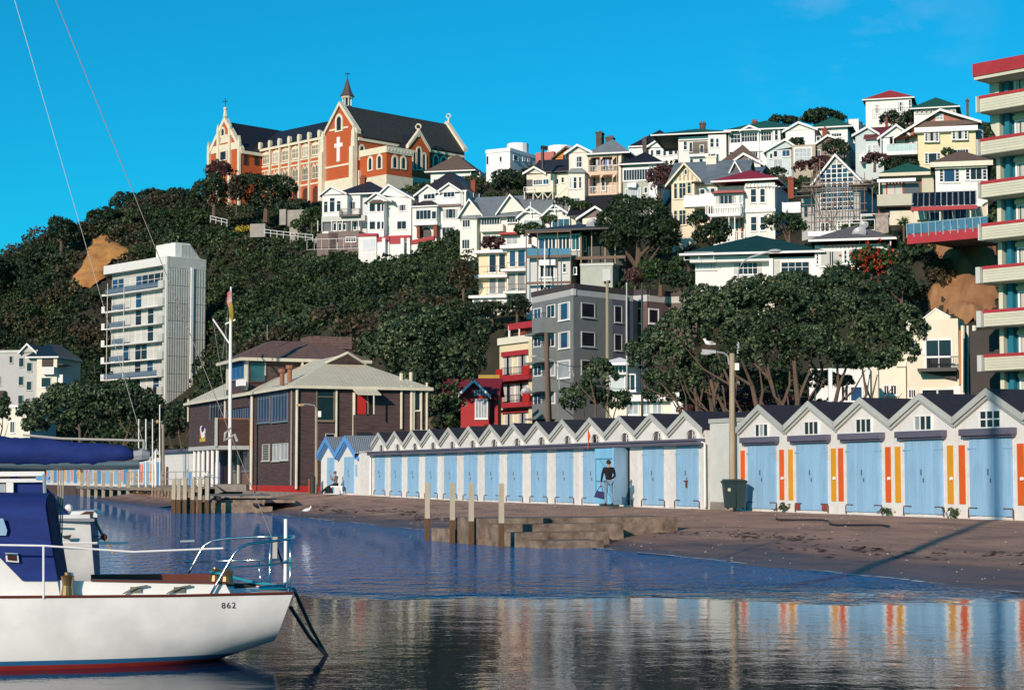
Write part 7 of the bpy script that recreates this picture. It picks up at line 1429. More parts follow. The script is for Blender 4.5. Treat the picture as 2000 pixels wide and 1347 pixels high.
multi('pohutukawa_tree', 'small rounded dark tree rising above the small shed roofs before the grey apartments', [(1165, 740, 38, 38), (1120, 785, 38, 26), (1195, 785, 42, 26), (1150, 775, 45, 30), (1178, 720, 22, 20)], 100, POH, .22, 16, 9, 10, [(1165, 1160, 740, .15), (1160, 1125, 780, .1), (1170, 1200, 780, .1)], 6)
multi('pohutukawa_tree', 'great dark evergreen mass between the club house and the red cottage', [(740, 690, 45, 45), (800, 690, 70, 70), (870, 660, 70, 60), (850, 740, 75, 65), (898, 715, 48, 66), (800, 760, 60, 50), (925, 650, 36, 38), (870, 790, 40, 36), (780, 640, 40, 30, 6)], 150, LF, .32, 9, 8, 13, [(860, 850, 740, .5), (840, 790, 740, .35)], 7)
multi('round_tree', 'broad dark domed tree on the far waterfront before the left tower', [(105, 812, 70, 40), (185, 800, 80, 48), (255, 805, 62, 42), (150, 775, 60, 30), (225, 770, 55, 26), (290, 795, 30, 34), (70, 830, 35, 26)], 205, LF, .40, 7.5, 8, 12, [(170, 150, 810, .4), (240, 250, 820, .3)], 8)
multi('tree', 'slice of dark tree cut by the left edge of the photo', [(4, 810, 20, 26), (10, 785, 10, 10)], 190, LF, .4, 7, 8, 8, [(5, 5, 810, .2)], 9)
multi('tree', 'dark shrubby tree filling the gap left of the club house', [(350, 820, 28, 34), (424, 760, 22, 18), (392, 800, 22, 18)], 172, LFD, .38, 7, 8, 8, [(355, 350, 820, .2), (410, 410, 770, .2)], 10)
T = tree
T('tree', 'large dark evergreen standing alone between the houses, under the purple tree', 1245, 450, 206, 70, 66, LFD, leaf=.42, dens=7, lobes=20, extra=[(1290, 480, 32, 36), (1205, 470, 30, 30)], base_y=560)
T('tree', 'dark clipped hedge-like tree in front of the half-timbered house', 1388, 458, 198, 46, 30, LFD, leaf=.4, dens=8, lobes=12, extra=[(1365, 430, 22, 20)], rough=.3)
T('tree', 'airy dark tree below the crimson roofed villa', 1540, 440, 188, 48, 24, LF, leaf=.38, dens=5, lobes=12, base_y=490)
T('tree', 'dull purple leafed tree right of the house with ribbon windows', 1288, 355, 226, 26, 32, LFM, leaf=.4, dens=7, lobes=9, base_y=430)
T('tree', 'olive round tree above the long gabled house', 990, 358, 276, 40, 24, LFD, leaf=.5, dens=5.5, lobes=9, extra=[(1020, 350, 22, 16)])
T('cypress_tree', 'wind-swept dark cypress on the skyline, the larger one', 1610, 229, 288, 42, 17, LFD, leaf=.55, dens=7, lobes=12, base_y=262, rough=.35)
T('cypress_tree', 'wind-swept dark cypress on the skyline, the lower one on the left', 1530, 236, 290, 30, 8, LFD, leaf=.5, dens=7, lobes=8, base_y=262)
for i, (x, y, D, rx, ry, mt, lab) in enumerate([
    (1555, 280, 262, 13, 8, LFD, 'small dark shrub in front of the plain white gable house'), (1630, 292, 250, 27, 17, LFD, 'dark shrub before the brown-grey gabled house'), (1590, 325, 226, 40, 17, LFM, 'dark reddish shrubs left of the glass gable'),
    (1515, 336, 230, 18, 8, LFD, 'low dark shrub under the small round-vent gable'), (1708, 310, 236, 25, 11, LFM, 'reddish shrub below the small maroon-roofed cottage'), (1742, 322, 236, 20, 16, LFD, 'dark shrub under the glass balcony house'),
    (1745, 234, 288, 26, 12, LFD, 'dark shrub against the scarlet roofed house, left one'), (1778, 230, 286, 20, 13, LFD, 'dark shrub against the scarlet roofed house, right one'), (1778, 322, 232, 18, 7, LFD, 'low shrub at the foot of the butter coloured house'),
    (1853, 299, 233, 11, 13, LF, 'young conifer before the butter coloured house'), (840, 492, 281, 27, 19, LFG, 'rounded bright green shrub below the gate piers'), (884, 472, 282, 18, 24, LF, 'dark tree right of the brick porch piers'),
    (958, 476, 258, 22, 11, LFM, 'dark red bush on the wall of the long gabled house'), (1035, 452, 244, 34, 15, LFG, 'green bush before the two small cottage gables'), (1075, 430, 246, 16, 10, LFG, 'small green bush beside the green-tinted cottage window'),
    (1100, 395, 250, 18, 8, LFD, 'dark bush at the foot of the veranda house, left one'), (1135, 404, 248, 20, 8, LFG, 'green bush at the foot of the veranda house, right one'),
    (905, 545, 214, 26, 42, LFR, 'brown twiggy bush on the left of the peach apartments'), (960, 606, 206, 45, 14, LFD, 'dark bushes at the foot of the peach apartments, left clump'), (1010, 600, 204, 26, 22, LFD, 'dark bushes at the foot of the peach apartments, right clump'),
    (1290, 535, 186, 45, 24, LFG, 'mid green bush beside the greenish concrete box'), (1240, 545, 190, 22, 18, LFM, 'plum coloured bush right of the greenish concrete box'), (1395, 546, 176, 52, 22, LF, 'dark green hedge below the long bungalow'), (1330, 552, 180, 40, 16, LFD, 'dark hedge end left of the long bungalow'),
    (1345, 510, 190, 30, 14, LFG, 'green shrubs under the bungalow roof terrace'), (1700, 512, 160, 42, 36, LFG, 'tall hedge covered in red flame-like flowers'), (1785, 505, 158, 42, 40, LF, 'dark evergreen bush right of the red-flowered hedge'), (1835, 540, 154, 26, 46, LFR, 'brown-green scrub against the clay cliff'),
    (1760, 560, 150, 40, 40, LFD, 'dark bush below the red-flowered hedge'), (1650, 545, 156, 40, 22, LFD, 'dark bush under the picture-window house'), (1735, 470, 166, 12, 12, LFD, 'tuft of shrub by the deck house wall'),
    (1590, 578, 140, 60, 26, LFD, 'dark bush behind the spreading tree crown'),
    (520, 380, 326, 58, 42, LFD, 'large dark tree hiding the lower church wing'), (418, 378, 330, 40, 40, LFD, 'dark tree under the left church gable'), (565, 412, 322, 28, 20, LFD, 'dark tree at the right of the church wing arches'), (430, 335, 334, 24, 22, LFM, 'sparse reddish tree before the left church gable'),
    (462, 375, 322, 16, 34, LFR, 'pale bare-branched tree between two dark trees under the church'), (609, 425, 304, 17, 20, LFG, 'green shrub at the corner of the arched-gable villa'), (585, 440, 306, 14, 10, LFG, 'small pale green shrub by the concrete wall under the church'),
    (480, 450, 312, 22, 6, LFY, 'yellow flowering bush on the bank below the church'), (120, 452, 342, 32, 34, LFD, 'wind-bent tree standing out on the left ridge'), (30, 560, 335, 44, 50, LFD, 'dark tree crown at the far left of the ridge'), (-10, 530, 330, 30, 30, LFD, 'dark tree crown cut by the left edge on the ridge'),
    (75, 505, 342, 30, 24, LFD, 'dark ridge tree between the wind-bent tree and the far left crown'), (200, 425, 356, 30, 22, LFD, 'dark ridge tree just above the orange clay slip'), (250, 402, 362, 34, 22, LFD, 'dark ridge tree right of the clay slip'), (305, 388, 364, 34, 18, LFD, 'dark ridge tree midway to the church'), (355, 382, 362, 32, 16, LFD, 'dark ridge tree just left of the church trees'),
    (290, 425, 350, 44, 20, LFB, 'olive tree on the slope above the left tower'), (380, 425, 345, 36, 18, LFB, 'olive tree on the slope below the church gable')]):
    leaf = .5 if D > 250 else .36
    t = T('bush' if ry < 26 else 'tree', lab, x, y, D, rx, ry, mt, leaf=leaf, dens=4.6 if D > 250 else 7.5, k=8, lobes=10, seed=100+i, trunk=True, cat='bush' if ry < 26 else 'tree', base_y=y+ry*1.05)
    if 'flame' in lab:
        gg_ = np.random.default_rng(3); q = P(x, y-4, D-1.5); cen = np.array(q)+gg_.normal(size=(60, 3))*np.array([1.0, .5, .8]); V = leaves(cen, np.tile([0, -1., .5], (60, 1)), .3, 6, .2, .35, seed=3); quads_mesh('flowers', V, LFF, t.o, t.base)['kind'] = 'stuff'
# bare twigs of the pale tree
for (x, y, D, nm) in ((1622, 527, 163, 'left'), (1637, 519, 163, 'right'), (1765, 435, 160, 'deck')):
    lab = {'left': 'small cabbage palm below the picture window, left of the pair', 'right': 'small cabbage palm below the picture window, right of the pair', 'deck': 'cabbage palm beside the red-edged deck'}[nm]
    c = P(x, y, D); b = c-Vector((0, 0, 2.2 if nm != 'deck' else 2.8)); t = Thing('cabbage_palm', lab, 'palm', b); m = MB(); m.tube([b, c], [.12, .08], 6); t.part('trunk', m, BARK)
    gg_ = np.random.default_rng(int(x)); m = MB()
    for k in range(46):
        a = gg_.uniform(0, 6.28); e = gg_.uniform(-.5, 1.3); d = Vector((math.cos(a)*math.cos(e), math.sin(a)*math.cos(e), math.sin(e))); L = gg_.uniform(.6, .95); sd2 = d.cross(Vector((0, 0, 1))).normalized()*.035
        m.add([c-sd2, c+sd2, c+d*L*.6+sd2*.8+Vector((0, 0, -.02)), c+d*L+Vector((0, 0, -.18)), c+d*L*.6-sd2*.8+Vector((0, 0, -.02))], [(0, 1, 2, 3, 4)])
    t.part('fronds', m, LFG)
# retaining walls and fences on the bank below the church
h = House('retaining_wall', 'grey concrete garden walls stepping along the bank below the church', 'wall', 1, (600, 1050), 308, -14, M('old_concrete_wall', (.34, .31, .27), var=.15))
h.body(598, 1012, 740, 1075, .6, down=2); h.body(535, 900, 575, 960, .6, off=-3, down=1); h.body(575, 905, 695, 965, .6, off=-3.5, down=1); h.body(350, 992, 445, 1035, .6, off=0, down=1)
h = House('path_fence', 'white handrail of the zigzag path crossing the bush below the garden walls', 'fence', 1, (440, 1045), 300, -12)
for (a, b) in (((440, 1045), (560, 1060)), ((560, 1060), (745, 1080)), ((765, 1095), (900, 1130)), ((900, 1130), (1035, 1160)), ((100, 960), (205, 985))):
    pa, pb = P(*h.px(*a), 300), P(*h.px(*b), 296); m = MB()
    for dz_ in (0, .5): m.tube([pa+Vector((0, 0, dz_)), pb+Vector((0, 0, dz_))], .05, 4)
    n = max(2, int((pb-pa).length/1.6))
    for i in range(n+1): q = pa.lerp(pb, i/n); m.tube([q-Vector((0, 0, .6)), q+Vector((0, 0, .55))], .05, 4)
    h.part('rail_section', m, WHF)
h = House('cliff_fence', 'short white railing on the ridge above the clay slip', 'fence', 6, (400, 225), 348, 0)
pa, pb = P(*h.px(385, 222), 348), P(*h.px(465, 208), 350); m = MB(); m.tube([pa, pb], .09, 4); m.tube([pa-Vector((0, 0, .6)), pb-Vector((0, 0, .6))], .09, 4); h.part('rail', m, WHF)
# ---------------------------------------------------------------- shore furniture
ALGAE = M('wet_stained_concrete', (.33, .255, .19), rough=.9, c2=(.085, .058, .045), sc_=2.2, var=.3, bump=('noise', 7), bs=.8)
# landing platform with steps
def sbox(mb, u0, u1, o0, o1, z0, z1): S.box(mb, u0, u1, z0, z1, o0, o1)
uA = [S.uz(px, 1060, 13.3)[0] for px in (838, 887, 924, 983)]
t = Thing('landing_platform', 'stained concrete landing platform with steps at the water edge of the slipway', 'landing', S.w(uA[1], 0, 12))
def uo(px, py, z):
    p = PZ(px, py, z); return so(p.x, p.y)
m = MB(); sbox(m, uA[0]+.1, uA[1]-.1, 9, 13.25, -1, .42); t.part('lower_block', m, ALGAE)
m = MB(); sbox(m, uA[1]-.09, uA[1]+1.9, 6.4, 13.2, -1, .80); t.part('main_block', m, ALGAE)
for k, (a, b_, o, z) in enumerate(((1.91, 2.9, 13.0, .64), (2.91, 4.0, 12.8, .42), (4.01, 5.3, 12.6, .22))):
    m = MB(); sbox(m, uA[1]+a, uA[1]+b_, (8.8, 9.8, 10.6)[k], o, -1, z); t.part('step', m, ALGAE)
PST = M('wet_post_wood', (.46, .42, .32), rough=.85, c2=(.33, .29, .21), sc_=2, streak=(4, 4, .4))
PSW = M('wet_post_base', (.13, .075, .035), rough=.8, c2=(.05, .03, .016), sc_=5, streak=(4, 4, .5))
for i, (px, lab) in enumerate(((838, 'timber post nearest the club, standing clear of the landing platform'), (887, 'timber post at the lower end of the landing platform block'), (924, 'timber post on the face of the landing platform, second from the right'), (983, 'timber post at the right end of the landing platform face'))):
    p = S.w(uA[i], 0, 13.36); tp = Thing('mooring_post', lab, 'post', p, 'mooring posts of the landing platform'); m = MB(); r_ = .082; m.box(p.x-r_, p.x+r_, p.y-r_, p.y+r_, .72, 1.88); tp.part('shaft', m, PST)
    m = MB(); m.box(p.x-r_*1.08, p.x+r_*1.08, p.y-r_*1.08, p.y+r_*1.08, -1, .719); tp.part('stained_foot', m, PSW)
# concrete quay steps in front of the club house (pixel frame 12, frontal)
h = House('quay_steps', 'low concrete quay with stepped ledges between the timber piles and the slipway', 'quay', 12, (700, 560), 107, 8, CONC)
h.pbox('upper_slab', 340, 425, 1180, 452, -12, 0, CONC); h.pbox('ledge', 430, 476, 1480, 508, -8, 1.5, ALGAE); h.pbox('lower_face', 430, 509, 1100, 700, -6, 1.6, ALGAE); h.pbox('lower_step', 1050, 555, 1200, 640, -6, 1.9, ALGAE)
for a in ((480, 430, 570, 472), (1110, 476, 1192, 506), (962, 514, 1050, 546)): h.pbox('opening_shade', *a, 1.0, 2.0, M('recess_shade', (.03, .03, .04)))  # near-black boxes stand in for shade inside the openings
h.pbox('ramp_block', 500, 285, 880, 372, -24, -14, CONC)
h.poly('ramp_wedge', [(500, 290), (600, 380), (500, 400)], -13.9, -13, CONC)
# concrete and wooden piles with posts
for i, x in enumerate((-3, 58, 133, 228, 316, 404)):
    p = P(*h.px(x, 480), 104.5-.2*i); lab = 'pale timber pile in the row of six before the club house, %s from the left' % ('first', 'second', 'third', 'fourth', 'fifth', 'sixth')[i]
    tp = Thing('mooring_post', lab, 'post', (p.x, p.y, 0), 'row of six piles before the club house'); m = MB(); r_ = .105; zt_ = P(*h.px(x, 213-2*i), 104.5).z; zm = P(*h.px(x, 470), 104.5).z
    m.box(p.x-r_, p.x+r_, p.y-r_, p.y+r_, zm, zt_); tp.part('shaft', m, PST); m = MB(); m.box(p.x-r_*1.1, p.x+r_*1.1, p.y-r_*1.1, p.y+r_*1.1, -1, zm-.002); tp.part('stained_foot', m, PSW)
h2 = House('timber_breakwater', 'weathered stained timber and concrete breakwater slats under the row of six piles', 'breakwater', 12, (250, 640), 105, 0, ALGAE)
gg = random.Random(8)
for i, x in enumerate((18, 80, 100, 150, 178, 205, 245, 272, 290, 340, 362, 382, 425, 446)): 
    w = gg.uniform(14, 24); y = gg.uniform(430, 500) if x < 320 else gg.uniform(520, 560); h2.pbox('slab', x, y, x+w, 668+x*.05, -.5-.06*i, -.1-.05*i, ALGAE if i % 3 else PSW)
h2.pbox('gap_shade', 20, 520, 440, 655, -1.6, -1.3, M('recess_shade', (.03, .03, .04)))  # near-black backing paints the shade between the slats
# small ramp and beach left of the piles
mb = MB(); ua, ub = S.uz(350, 985, 6)[0], S.uz(190, 985, 6)[0]
pts = [S.w(ua+6, .75, 2), S.w(ub, .75, 2), S.w(ub, -.25, 8.5), S.w(ua+6, -.25, 11)]; mb.add(pts, [(0, 1, 2, 3)]); struct('boat_ramp', mb, APR)
# club apron slab, sea wall and jetty deck to the left
zc = 1.32; uL, uR = S.uz(60, 950, 2.5)[0], S.uz(413, 950, 2.5)[0]
mb = MB(); S.box(mb, -132, -75.2, -3, 1.0, -5.69, .0); struct('club_forecourt', mb, CONC)
mb = MB(); S.box(mb, -190, uR-6, -3, 1.02, -5.68, 1.2); struct('sea_wall', mb, M('dark_sea_wall', (.12, .085, .07), rough=.9, var=.25, bump=('noise', 4)))
t = Thing('jetty', 'low timber jetty on short piles running left from the club house', 'jetty', S.w(uR, 0, 3))
m = MB(); S.box(m, uR-26, uR, zc-.16, zc, .3, 3.6); t.part('deck', m, WOODG); m = MB(); S.box(m, uR-26, uR, zc-.42, zc-.17, 3.45, 3.6); t.part('edge_beam', m, WOODP)
for i in range(9): m = MB(); q = uR-.5-i*3.1; S.box(m, q-.14, q+.14, -1, zc-.17, 3.2, 3.44); t.part('pile', m, PSW)
m = MB(); S.box(m, uR-60, uR-27.5, zc-.5, zc-.3, 1.4, 2.8); t.part('landing', m, WOODG)
for i in range(8): m = MB(); q = uR-28-i*4.2; S.box(m, q-.13, q+.13, -1, zc+1.1, 2.5, 2.76); t.part('tall_pile', m, PST)
for i in range(12):
    m = MB(); q = uR-1-i*1.25; p = S.w(q, 0, 3.9); m.box(p.x-.09, p.x+.09, p.y-.09, p.y+.09, -1, .95+.1*(i % 3)); t.part('fender_pile', m, ALGAE)
t = Thing('jetty_railing', 'thin pipe railing along the jetty in front of the far sheds', 'railing', S.w(uR, zc, 3))
for dz_ in (.55, 1.1): m = MB(); S.tube(m, [(uR+2, zc+dz_, 3.2), (uR-30, zc+dz_, 3.2)], .03); t.part('rail', m, GALV)
for i in range(12): m = MB(); q = uR+2-i*2.8; S.tube(m, [(q, zc, 3.2), (q, zc+1.1, 3.2)], .03); t.part('railing_post', m, GALV)
# white annex wall beside the club and far striped sheds
t = House('annex', 'plain off-white lean-to wall between the club house and the far striped sheds', 'annex', 13, (1500, 530), 150, -67.7, SHW); t.f = S
u0, z1 = S.uz(320, 886, .3); u1, _ = S.uz(376, 882, .3); z1 = S.uz(350, 883, .3)[1]
m = MB(); S.box(m, u0, u1+1.5, .9, z1, -5, .3); t.part('wall', m, SHW); m = MB(); S.box(m, u0-.3, u1+1.8, z1+.002, z1+.25, -5.2, .7); t.part('roof', m, LEDGE); m = MB(); S.tube(m, [(u0+2, 1.2, .4), (u0+2, z1-1.2, .4)], .12); t.part('rusty_pipe', m, RUST)
m = MB(); S.box(m, u1-1.0, u1-.4, 1.3, 2.4, .31, .36); t.part('blue_board', m, TRIMB)
fx = [(uc) for uc in np.linspace(S.uz(308, 925)[0], S.uz(96, 925)[0], 14)]
pitch = abs(fx[1]-fx[0])
s0 = None
for i, uc in enumerate(fx):
    s = Shed('far striped boat shed across the inlet, %s leftward from the club annex' % ('first second third fourth fifth sixth seventh eighth ninth tenth eleventh twelfth thirteenth last'.split()[i]), uc, pitch, 'far striped sheds beyond the club house', base_z=1.3); f = S
    zt_ = 3.7; shell(s, zt_, 4.5, depth=4.5)
    m = MB(); w = pitch/2; f.box(m, uc-w*.52, uc+w*.52, 1.3, 3.35, .004, .03); s.part('door', m, SKYB if i % 3 else M('sky_blue_deeper', (.10, .33, .60)))
    for k, mt in ((-1, ORG if i % 2 else YEL), (1, YEL if i % 2 else ORG)): m = MB(); f.box(m, uc+k*w*.80-.22, uc+k*w*.80+.22, 1.5, 3.2, .004, .03); s.part('painted_panel', m, mt)
    m = MB(); f.box(m, uc-.5, uc+.5, 3.75, 4.05, .004, .03); s.part('window', m, GL)
# lamp posts and poles
def pole(name, label, px, y0, y1, D, r0, r1, mat, cat='pole', square=False, group=None, zb=None):
    a = P(px[0] if isinstance(px, tuple) else px, y1, D); b = P(px[1] if isinstance(px, tuple) else px, y0, D)
    if zb is not None: a = Vector((a.x, D, zb))
    t = Thing(name, label, cat, a, group); m = MB()
    if square: m.box(a.x-r0, a.x+r0, D-r0, D+r0, a.z, b.z)
    else: m.tube([a, a.lerp(b, .5), b], [r0, (r0+r1)/2, r1], 10)
    t.part('shaft', m, mat); return t
def arm(t, pts, D, r, mat, name='arm'): m = MB(); m.tube([P(x, y, D) for x, y in pts], r, 6); return t.part(name, m, mat)
D = 68.4; LPW = M('lamp_post_wood', (.40, .33, .23), rough=.8, c2=(.29, .23, .16), sc_=2.5, streak=(5, 5, .35), bump=('noise', 10))
t = pole('lamp_post', 'tall wooden lamp post behind the wheelie bin, with a gull on its lamp', 1430, 690, 993, D, .125, .10, LPW, 'lamp post', zb=.88)
arm(t, [(1424, 712), (1422, 696), (1414, 689), (1392, 686)], D, .035, GALV); m = MB(); a = P(1398, 687, D); b = P(1371, 684, D)
m.add([a+Vector((0, -.1, .05)), a+Vector((0, .1, .05)), b+Vector((0, .12, .04)), b+Vector((0, -.12, .04)), a+Vector((0, -.08, -.06)), a+Vector((0, .08, -.06)), b+Vector((0, .1, -.10)), b+Vector((0, -.1, -.10))], [(0, 1, 2, 3), (7, 6, 5, 4), (0, 4, 5, 1), (1, 5, 6, 2), (2, 6, 7, 3), (3, 7, 4, 0)]); lh = t.part('lamp_head', m, M('lamp_grey', (.45, .47, .48), rough=.4))
m = MB(); c = P(1380, 690, D); m.sphere(c, (.22, .1, .07), 10, 6); t.part('lamp_glass', m, M('lamp_glass', (.6, .62, .6), rough=.2), lh)
m = MB(); c = P(1438, 716, D); m.box(c.x-.07, c.x+.09, D-.12, D+.02, c.z-.13, c.z+.13); t.part('junction_box', m, WHF)
D = 119; t = pole('lamp_post', 'slim pale lamp post in front of the club house wall', 618, 796, 958, D, .11, .09, LPW, 'lamp post', zb=.98)
arm(t, [(618, 800), (614, 791), (600, 789), (588, 789)], D, .04, GALV); m = MB(); m.sphere(P(587, 791, D), (.3, .14, .1), 10, 6); t.part('lamp_head', m, M('amber_lamp', (.5, .36, .18), rough=.4)); m = MB(); c = P(624, 808, D); m.box(c.x-.08, c.x+.12, D-.15, D, c.z-.2, c.z+.18); t.part('junction_box', m, WHF)
# behind the sheds
D = 112; t = pole('utility_pole', 'dark wooden utility pole standing before the grey apartments corner, with lamp arms', (1072, 1067), 650, 835, D, .17, .13, M('dark_pole_wood', (.17, .12, .085), rough=.9, var=.2, streak=(4, 4, .4)), 'pole', zb=2.1)
m = MB(); m.tube([P(1076, 835, D+.3), P(1069, 655, D+.3)], .09, 6); t.part('stay_pole', m, MATS['dark_pole_wood'])
arm(t, [(1066, 703), (1050, 699), (1043, 697)], D, .03, GALV); m = MB(); m.sphere(P(1043, 696, D), (.22, .1, .08), 8, 5); t.part('lamp_head', m, MATS['lamp_grey']); arm(t, [(1068, 700), (1082, 705), (1090, 720), (1093, 760)], D, .04, GALV); arm(t, [(1110, 735), (1110, 727), (1118, 724), (1121, 735)], D, .04, GALV)
D = 116; t = pole('utility_pole', 'tan wooden pole with a small crossarm against the shaded side of the grey apartments', 1186, 548, 740, D, .13, .1, M('tan_pole', (.33, .27, .18), rough=.9, streak=(4, 4, .4)), zb=2.1); m = MB(); a, b = P(1180, 552, D), P(1192, 550, D); m.tube([a, b], .09, 4); t.part('crossarm', m, DARKM)
D = 118; pole('utility_pole', 'thin pale pipe pole right of the tan pole', 1224, 552, 700, D, .06, .05, GALV, zb=2.1)
D = 113; t = pole('utility_pole', 'thin dark pole before the brown stepped wall of the apartments', 1254, 552, 840, D, .09, .06, DARKM, zb=2.1)
pole('white_post', 'square white post rising over the shed roofs below the spreading tree', 1622, 719, 790, 92, .09, .09, WHF, 'post', square=True, zb=2.1)
D = 112; t = pole('lamp_post', 'curved grey street lamp arching above the spreading tree', 1441, 535, 700, D, .11, .07, MATS['lamp_grey'], 'lamp post', zb=2.1); arm(t, [(1441, 545), (1442, 528), (1450, 512), (1466, 502), (1490, 495), (1510, 491)], D, .055, MATS['lamp_grey']); m = MB(); m.sphere(P(1514, 490, D), (.42, .18, .12), 10, 6); t.part('lamp_head', m, MATS['lamp_grey'])
D = 258; t = pole('utility_pole', 'distant skyline power pole with crossarm before the pink block', 1060, 288, 330, D, .25, .2, DARKM); m = MB(); m.tube([P(1056, 288, D), P(1070, 290, D)], .3, 4); t.part('crossarm', m, DARKM)
# thin masts and posts by the jetty at left
for i, (x, y0, y1, r_, lab) in enumerate(((285, 818, 950, .04, 'thin white mast by the jetty, second from the left'), (298, 818, 950, .035, 'thin white mast by the jetty, third from the left'), (312, 790, 950, .035, 'tallest thin mast by the jetty, next to the wooden post'), (271, 818, 950, .035, 'thin white mast by the jetty, left-most'), (304, 880, 950, .06, 'short white flag post by the jetty'))):
    pole('mast', lab, x, y0, y1, 150, r_*1.6, r_*1.3, WHF, 'mast', group='thin masts by the jetty', zb=1.2)
t = pole('lamp_post', 'wooden post with small amber lamp left of the club annex', 318, 828, 950, 152, .17, .14, LPW, 'lamp post', zb=1.2); arm(t, [(317, 824), (309, 822)], 152, .05, GALV); m = MB(); m.sphere(P(308, 823, 152), .16); t.part('lamp_head', m, MATS['amber_lamp'])
# rods, bollard, bin
D = 118; pole('bollard', 'rusty red post at the club corner beside the dark cylinder', 604, 935, 962, D, .06, .06, M('rusty_red', (.35, .08, .04), rough=.8), 'bollard', zb=1.0)
p = P(611, 960, 117.5); m = MB(); m.tube([(p.x, p.y, 1.0), (p.x, p.y, 2.05), (p.x, p.y, 2.12)], [.17, .17, .1], 10); solo('gas_cylinder', 'dark upright gas cylinder beside the pale lamp post', 'cylinder', m, DARKM, p)
# wheelie bin
BIN = M('bin_green', (.018, .040, .042), rough=.45); p = S.w(-19.35, .9, .75) if False else P(1434, 994, 67.0); p.z = .9
t = Thing('wheelie_bin', 'dark green wheelie bin standing at the foot of the lamp post', 'bin', p)
bw, bd, bh = .40, .38, 1.06; m = MB(); c0 = Vector((p.x, p.y, .9)); k = .80
def bp_(x, y, z, kk): return c0+Vector((x*kk, y*kk, z))
m.add([bp_(-bw, -bd, .05, k), bp_(bw, -bd, .05, k), bp_(bw, bd, .05, k), bp_(-bw, bd, .05, k), bp_(-bw, -bd, bh-.12, 1), bp_(bw, -bd, bh-.12, 1), bp_(bw, bd, bh-.12, 1), bp_(-bw, bd, bh-.12, 1)], [(0, 3, 2, 1), (0, 1, 5, 4), (1, 2, 6, 5), (2, 3, 7, 6), (3, 0, 4, 7), (4, 5, 6, 7)]); t.part('bin_body', m, BIN)
m = MB(); m.box(c0.x-bw-.04, c0.x+bw+.04, c0.y-bd-.04, c0.y+bd+.04, .9+bh-.12, .9+bh-.07); m.hexa([c0+Vector(v) for v in ((-bw-.05, -bd-.06, bh-.07), (bw+.05, -bd-.06, bh-.07), (bw+.05, bd+.05, bh-.07), (-bw-.05, bd+.05, bh-.07), (-bw, -bd, bh-.01), (bw, -bd, bh-.01), (bw-.04, bd, bh+.03), (-bw+.04, bd, bh+.03))]); t.part('lid', m, BIN)
for k_ in (-1, 1): m = MB(); q = c0+Vector((k_*.27+.08, .30, .12)); m.tube([q-Vector((.04, 0, 0)), q+Vector((.04, 0, 0))], .12, 12); t.part('wheel', m, DARKM)
m = MB(); m.tube([c0+Vector((-.3, bd+.10, bh-.08)), c0+Vector((.3, bd+.10, bh-.08))], .025, 6); t.part('handle', m, BIN)
m = MB(); m.box(c0.x-.012, c0.x+.012, c0.y-bd*.99-.03, c0.y-bd*.8, 1.0, .9+bh-.13); t.part('front_rib', m, BIN)
m = MB(); m.box(c0.x-.27, c0.x-.17, c0.y-bd*.96-.03, c0.y-bd*.8, 1.55, 1.66); t.part('sticker', m, GRYL)
# small orange pennant on the small shed ledge
p = S.w(S.uz(1169, 870)[0], 3.4, .5); q = S.w(S.uz(1169, 870)[0]+.28, 4.05, .5); m = MB(); m.add([p, p+(q-p)*1.0*0+Vector((0, 0, .75)), q+Vector((0, 0, -.25))], [(0, 1, 2)]); m.tube([p-Vector((0, 0, .15)), p+Vector((0, 0, .8))], .015, 4); solo('pennant', 'small orange pennant above the open shed door', 'flag', m, ORG, p)
# thin dark tube along the apron near the platform
m = MB(); pts = []
for k in range(14): u = -9.5+k*.62; pts.append(S.w(u, .93-.02*k*0, 2.6+.35*math.sin(k*.9)+.1*k))
m.tube([Vector((q.x, q.y, zbase(0)*(1-max(0, so(q.x, q.y)[1])/ow(so(q.x, q.y)[0]))+.06)) for q in pts], .03, 5); solo('rope', 'thin dark line lying on the slipway above the landing platform', 'rope', m, DARKM, pts[0])
# gulls
def gull(label, p, k=1.0, yaw=0):
    t = Thing('gull', label, 'gull', p); R_m = Matrix.Rotation(R(yaw), 3, 'Z'); q = lambda x, y, z: p+R_m@Vector((x*k, y*k, z*k))
    m = MB(); m.tube([q(-.24, 0, .13), q(-.12, 0, .15), q(0, 0, .17), q(.10, 0, .20), q(.15, 0, .27), q(.17, 0, .32), q(.21, 0, .33)], [.012*k, .05*k, .085*k, .075*k, .045*k, .05*k, .02*k], 8); t.part('body', m, WHF, smooth=True)
    m = MB(); m.tube([q(-.26, 0, .16), q(-.05, .05, .2), q(.07, .03, .2)], [.01*k, .06*k, .03*k], 6); t.part('wing', m, GRYW); m = MB(); m.tube([q(.21, 0, .325), q(.27, 0, .31)], [.014*k, .004*k], 5); t.part('beak', m, ORG)
    for s_ in (-1, 1): m = MB(); m.tube([q(0, .03*s_, .1), q(0.01, .03*s_, 0)], .008*k, 4); t.part('leg', m, REDT)
gull('white gull perched on the tall lamp post arm', P(1385, 680, 68.4)+Vector((0, 0, .02)), 1.0, 180); p = P(600, 1003, 92); gull('white gull standing on the slipway near the water', p, 1.1, 20); gull('gull on the right-most of the six piles', P(405, 934, 104), 1.1, 200)
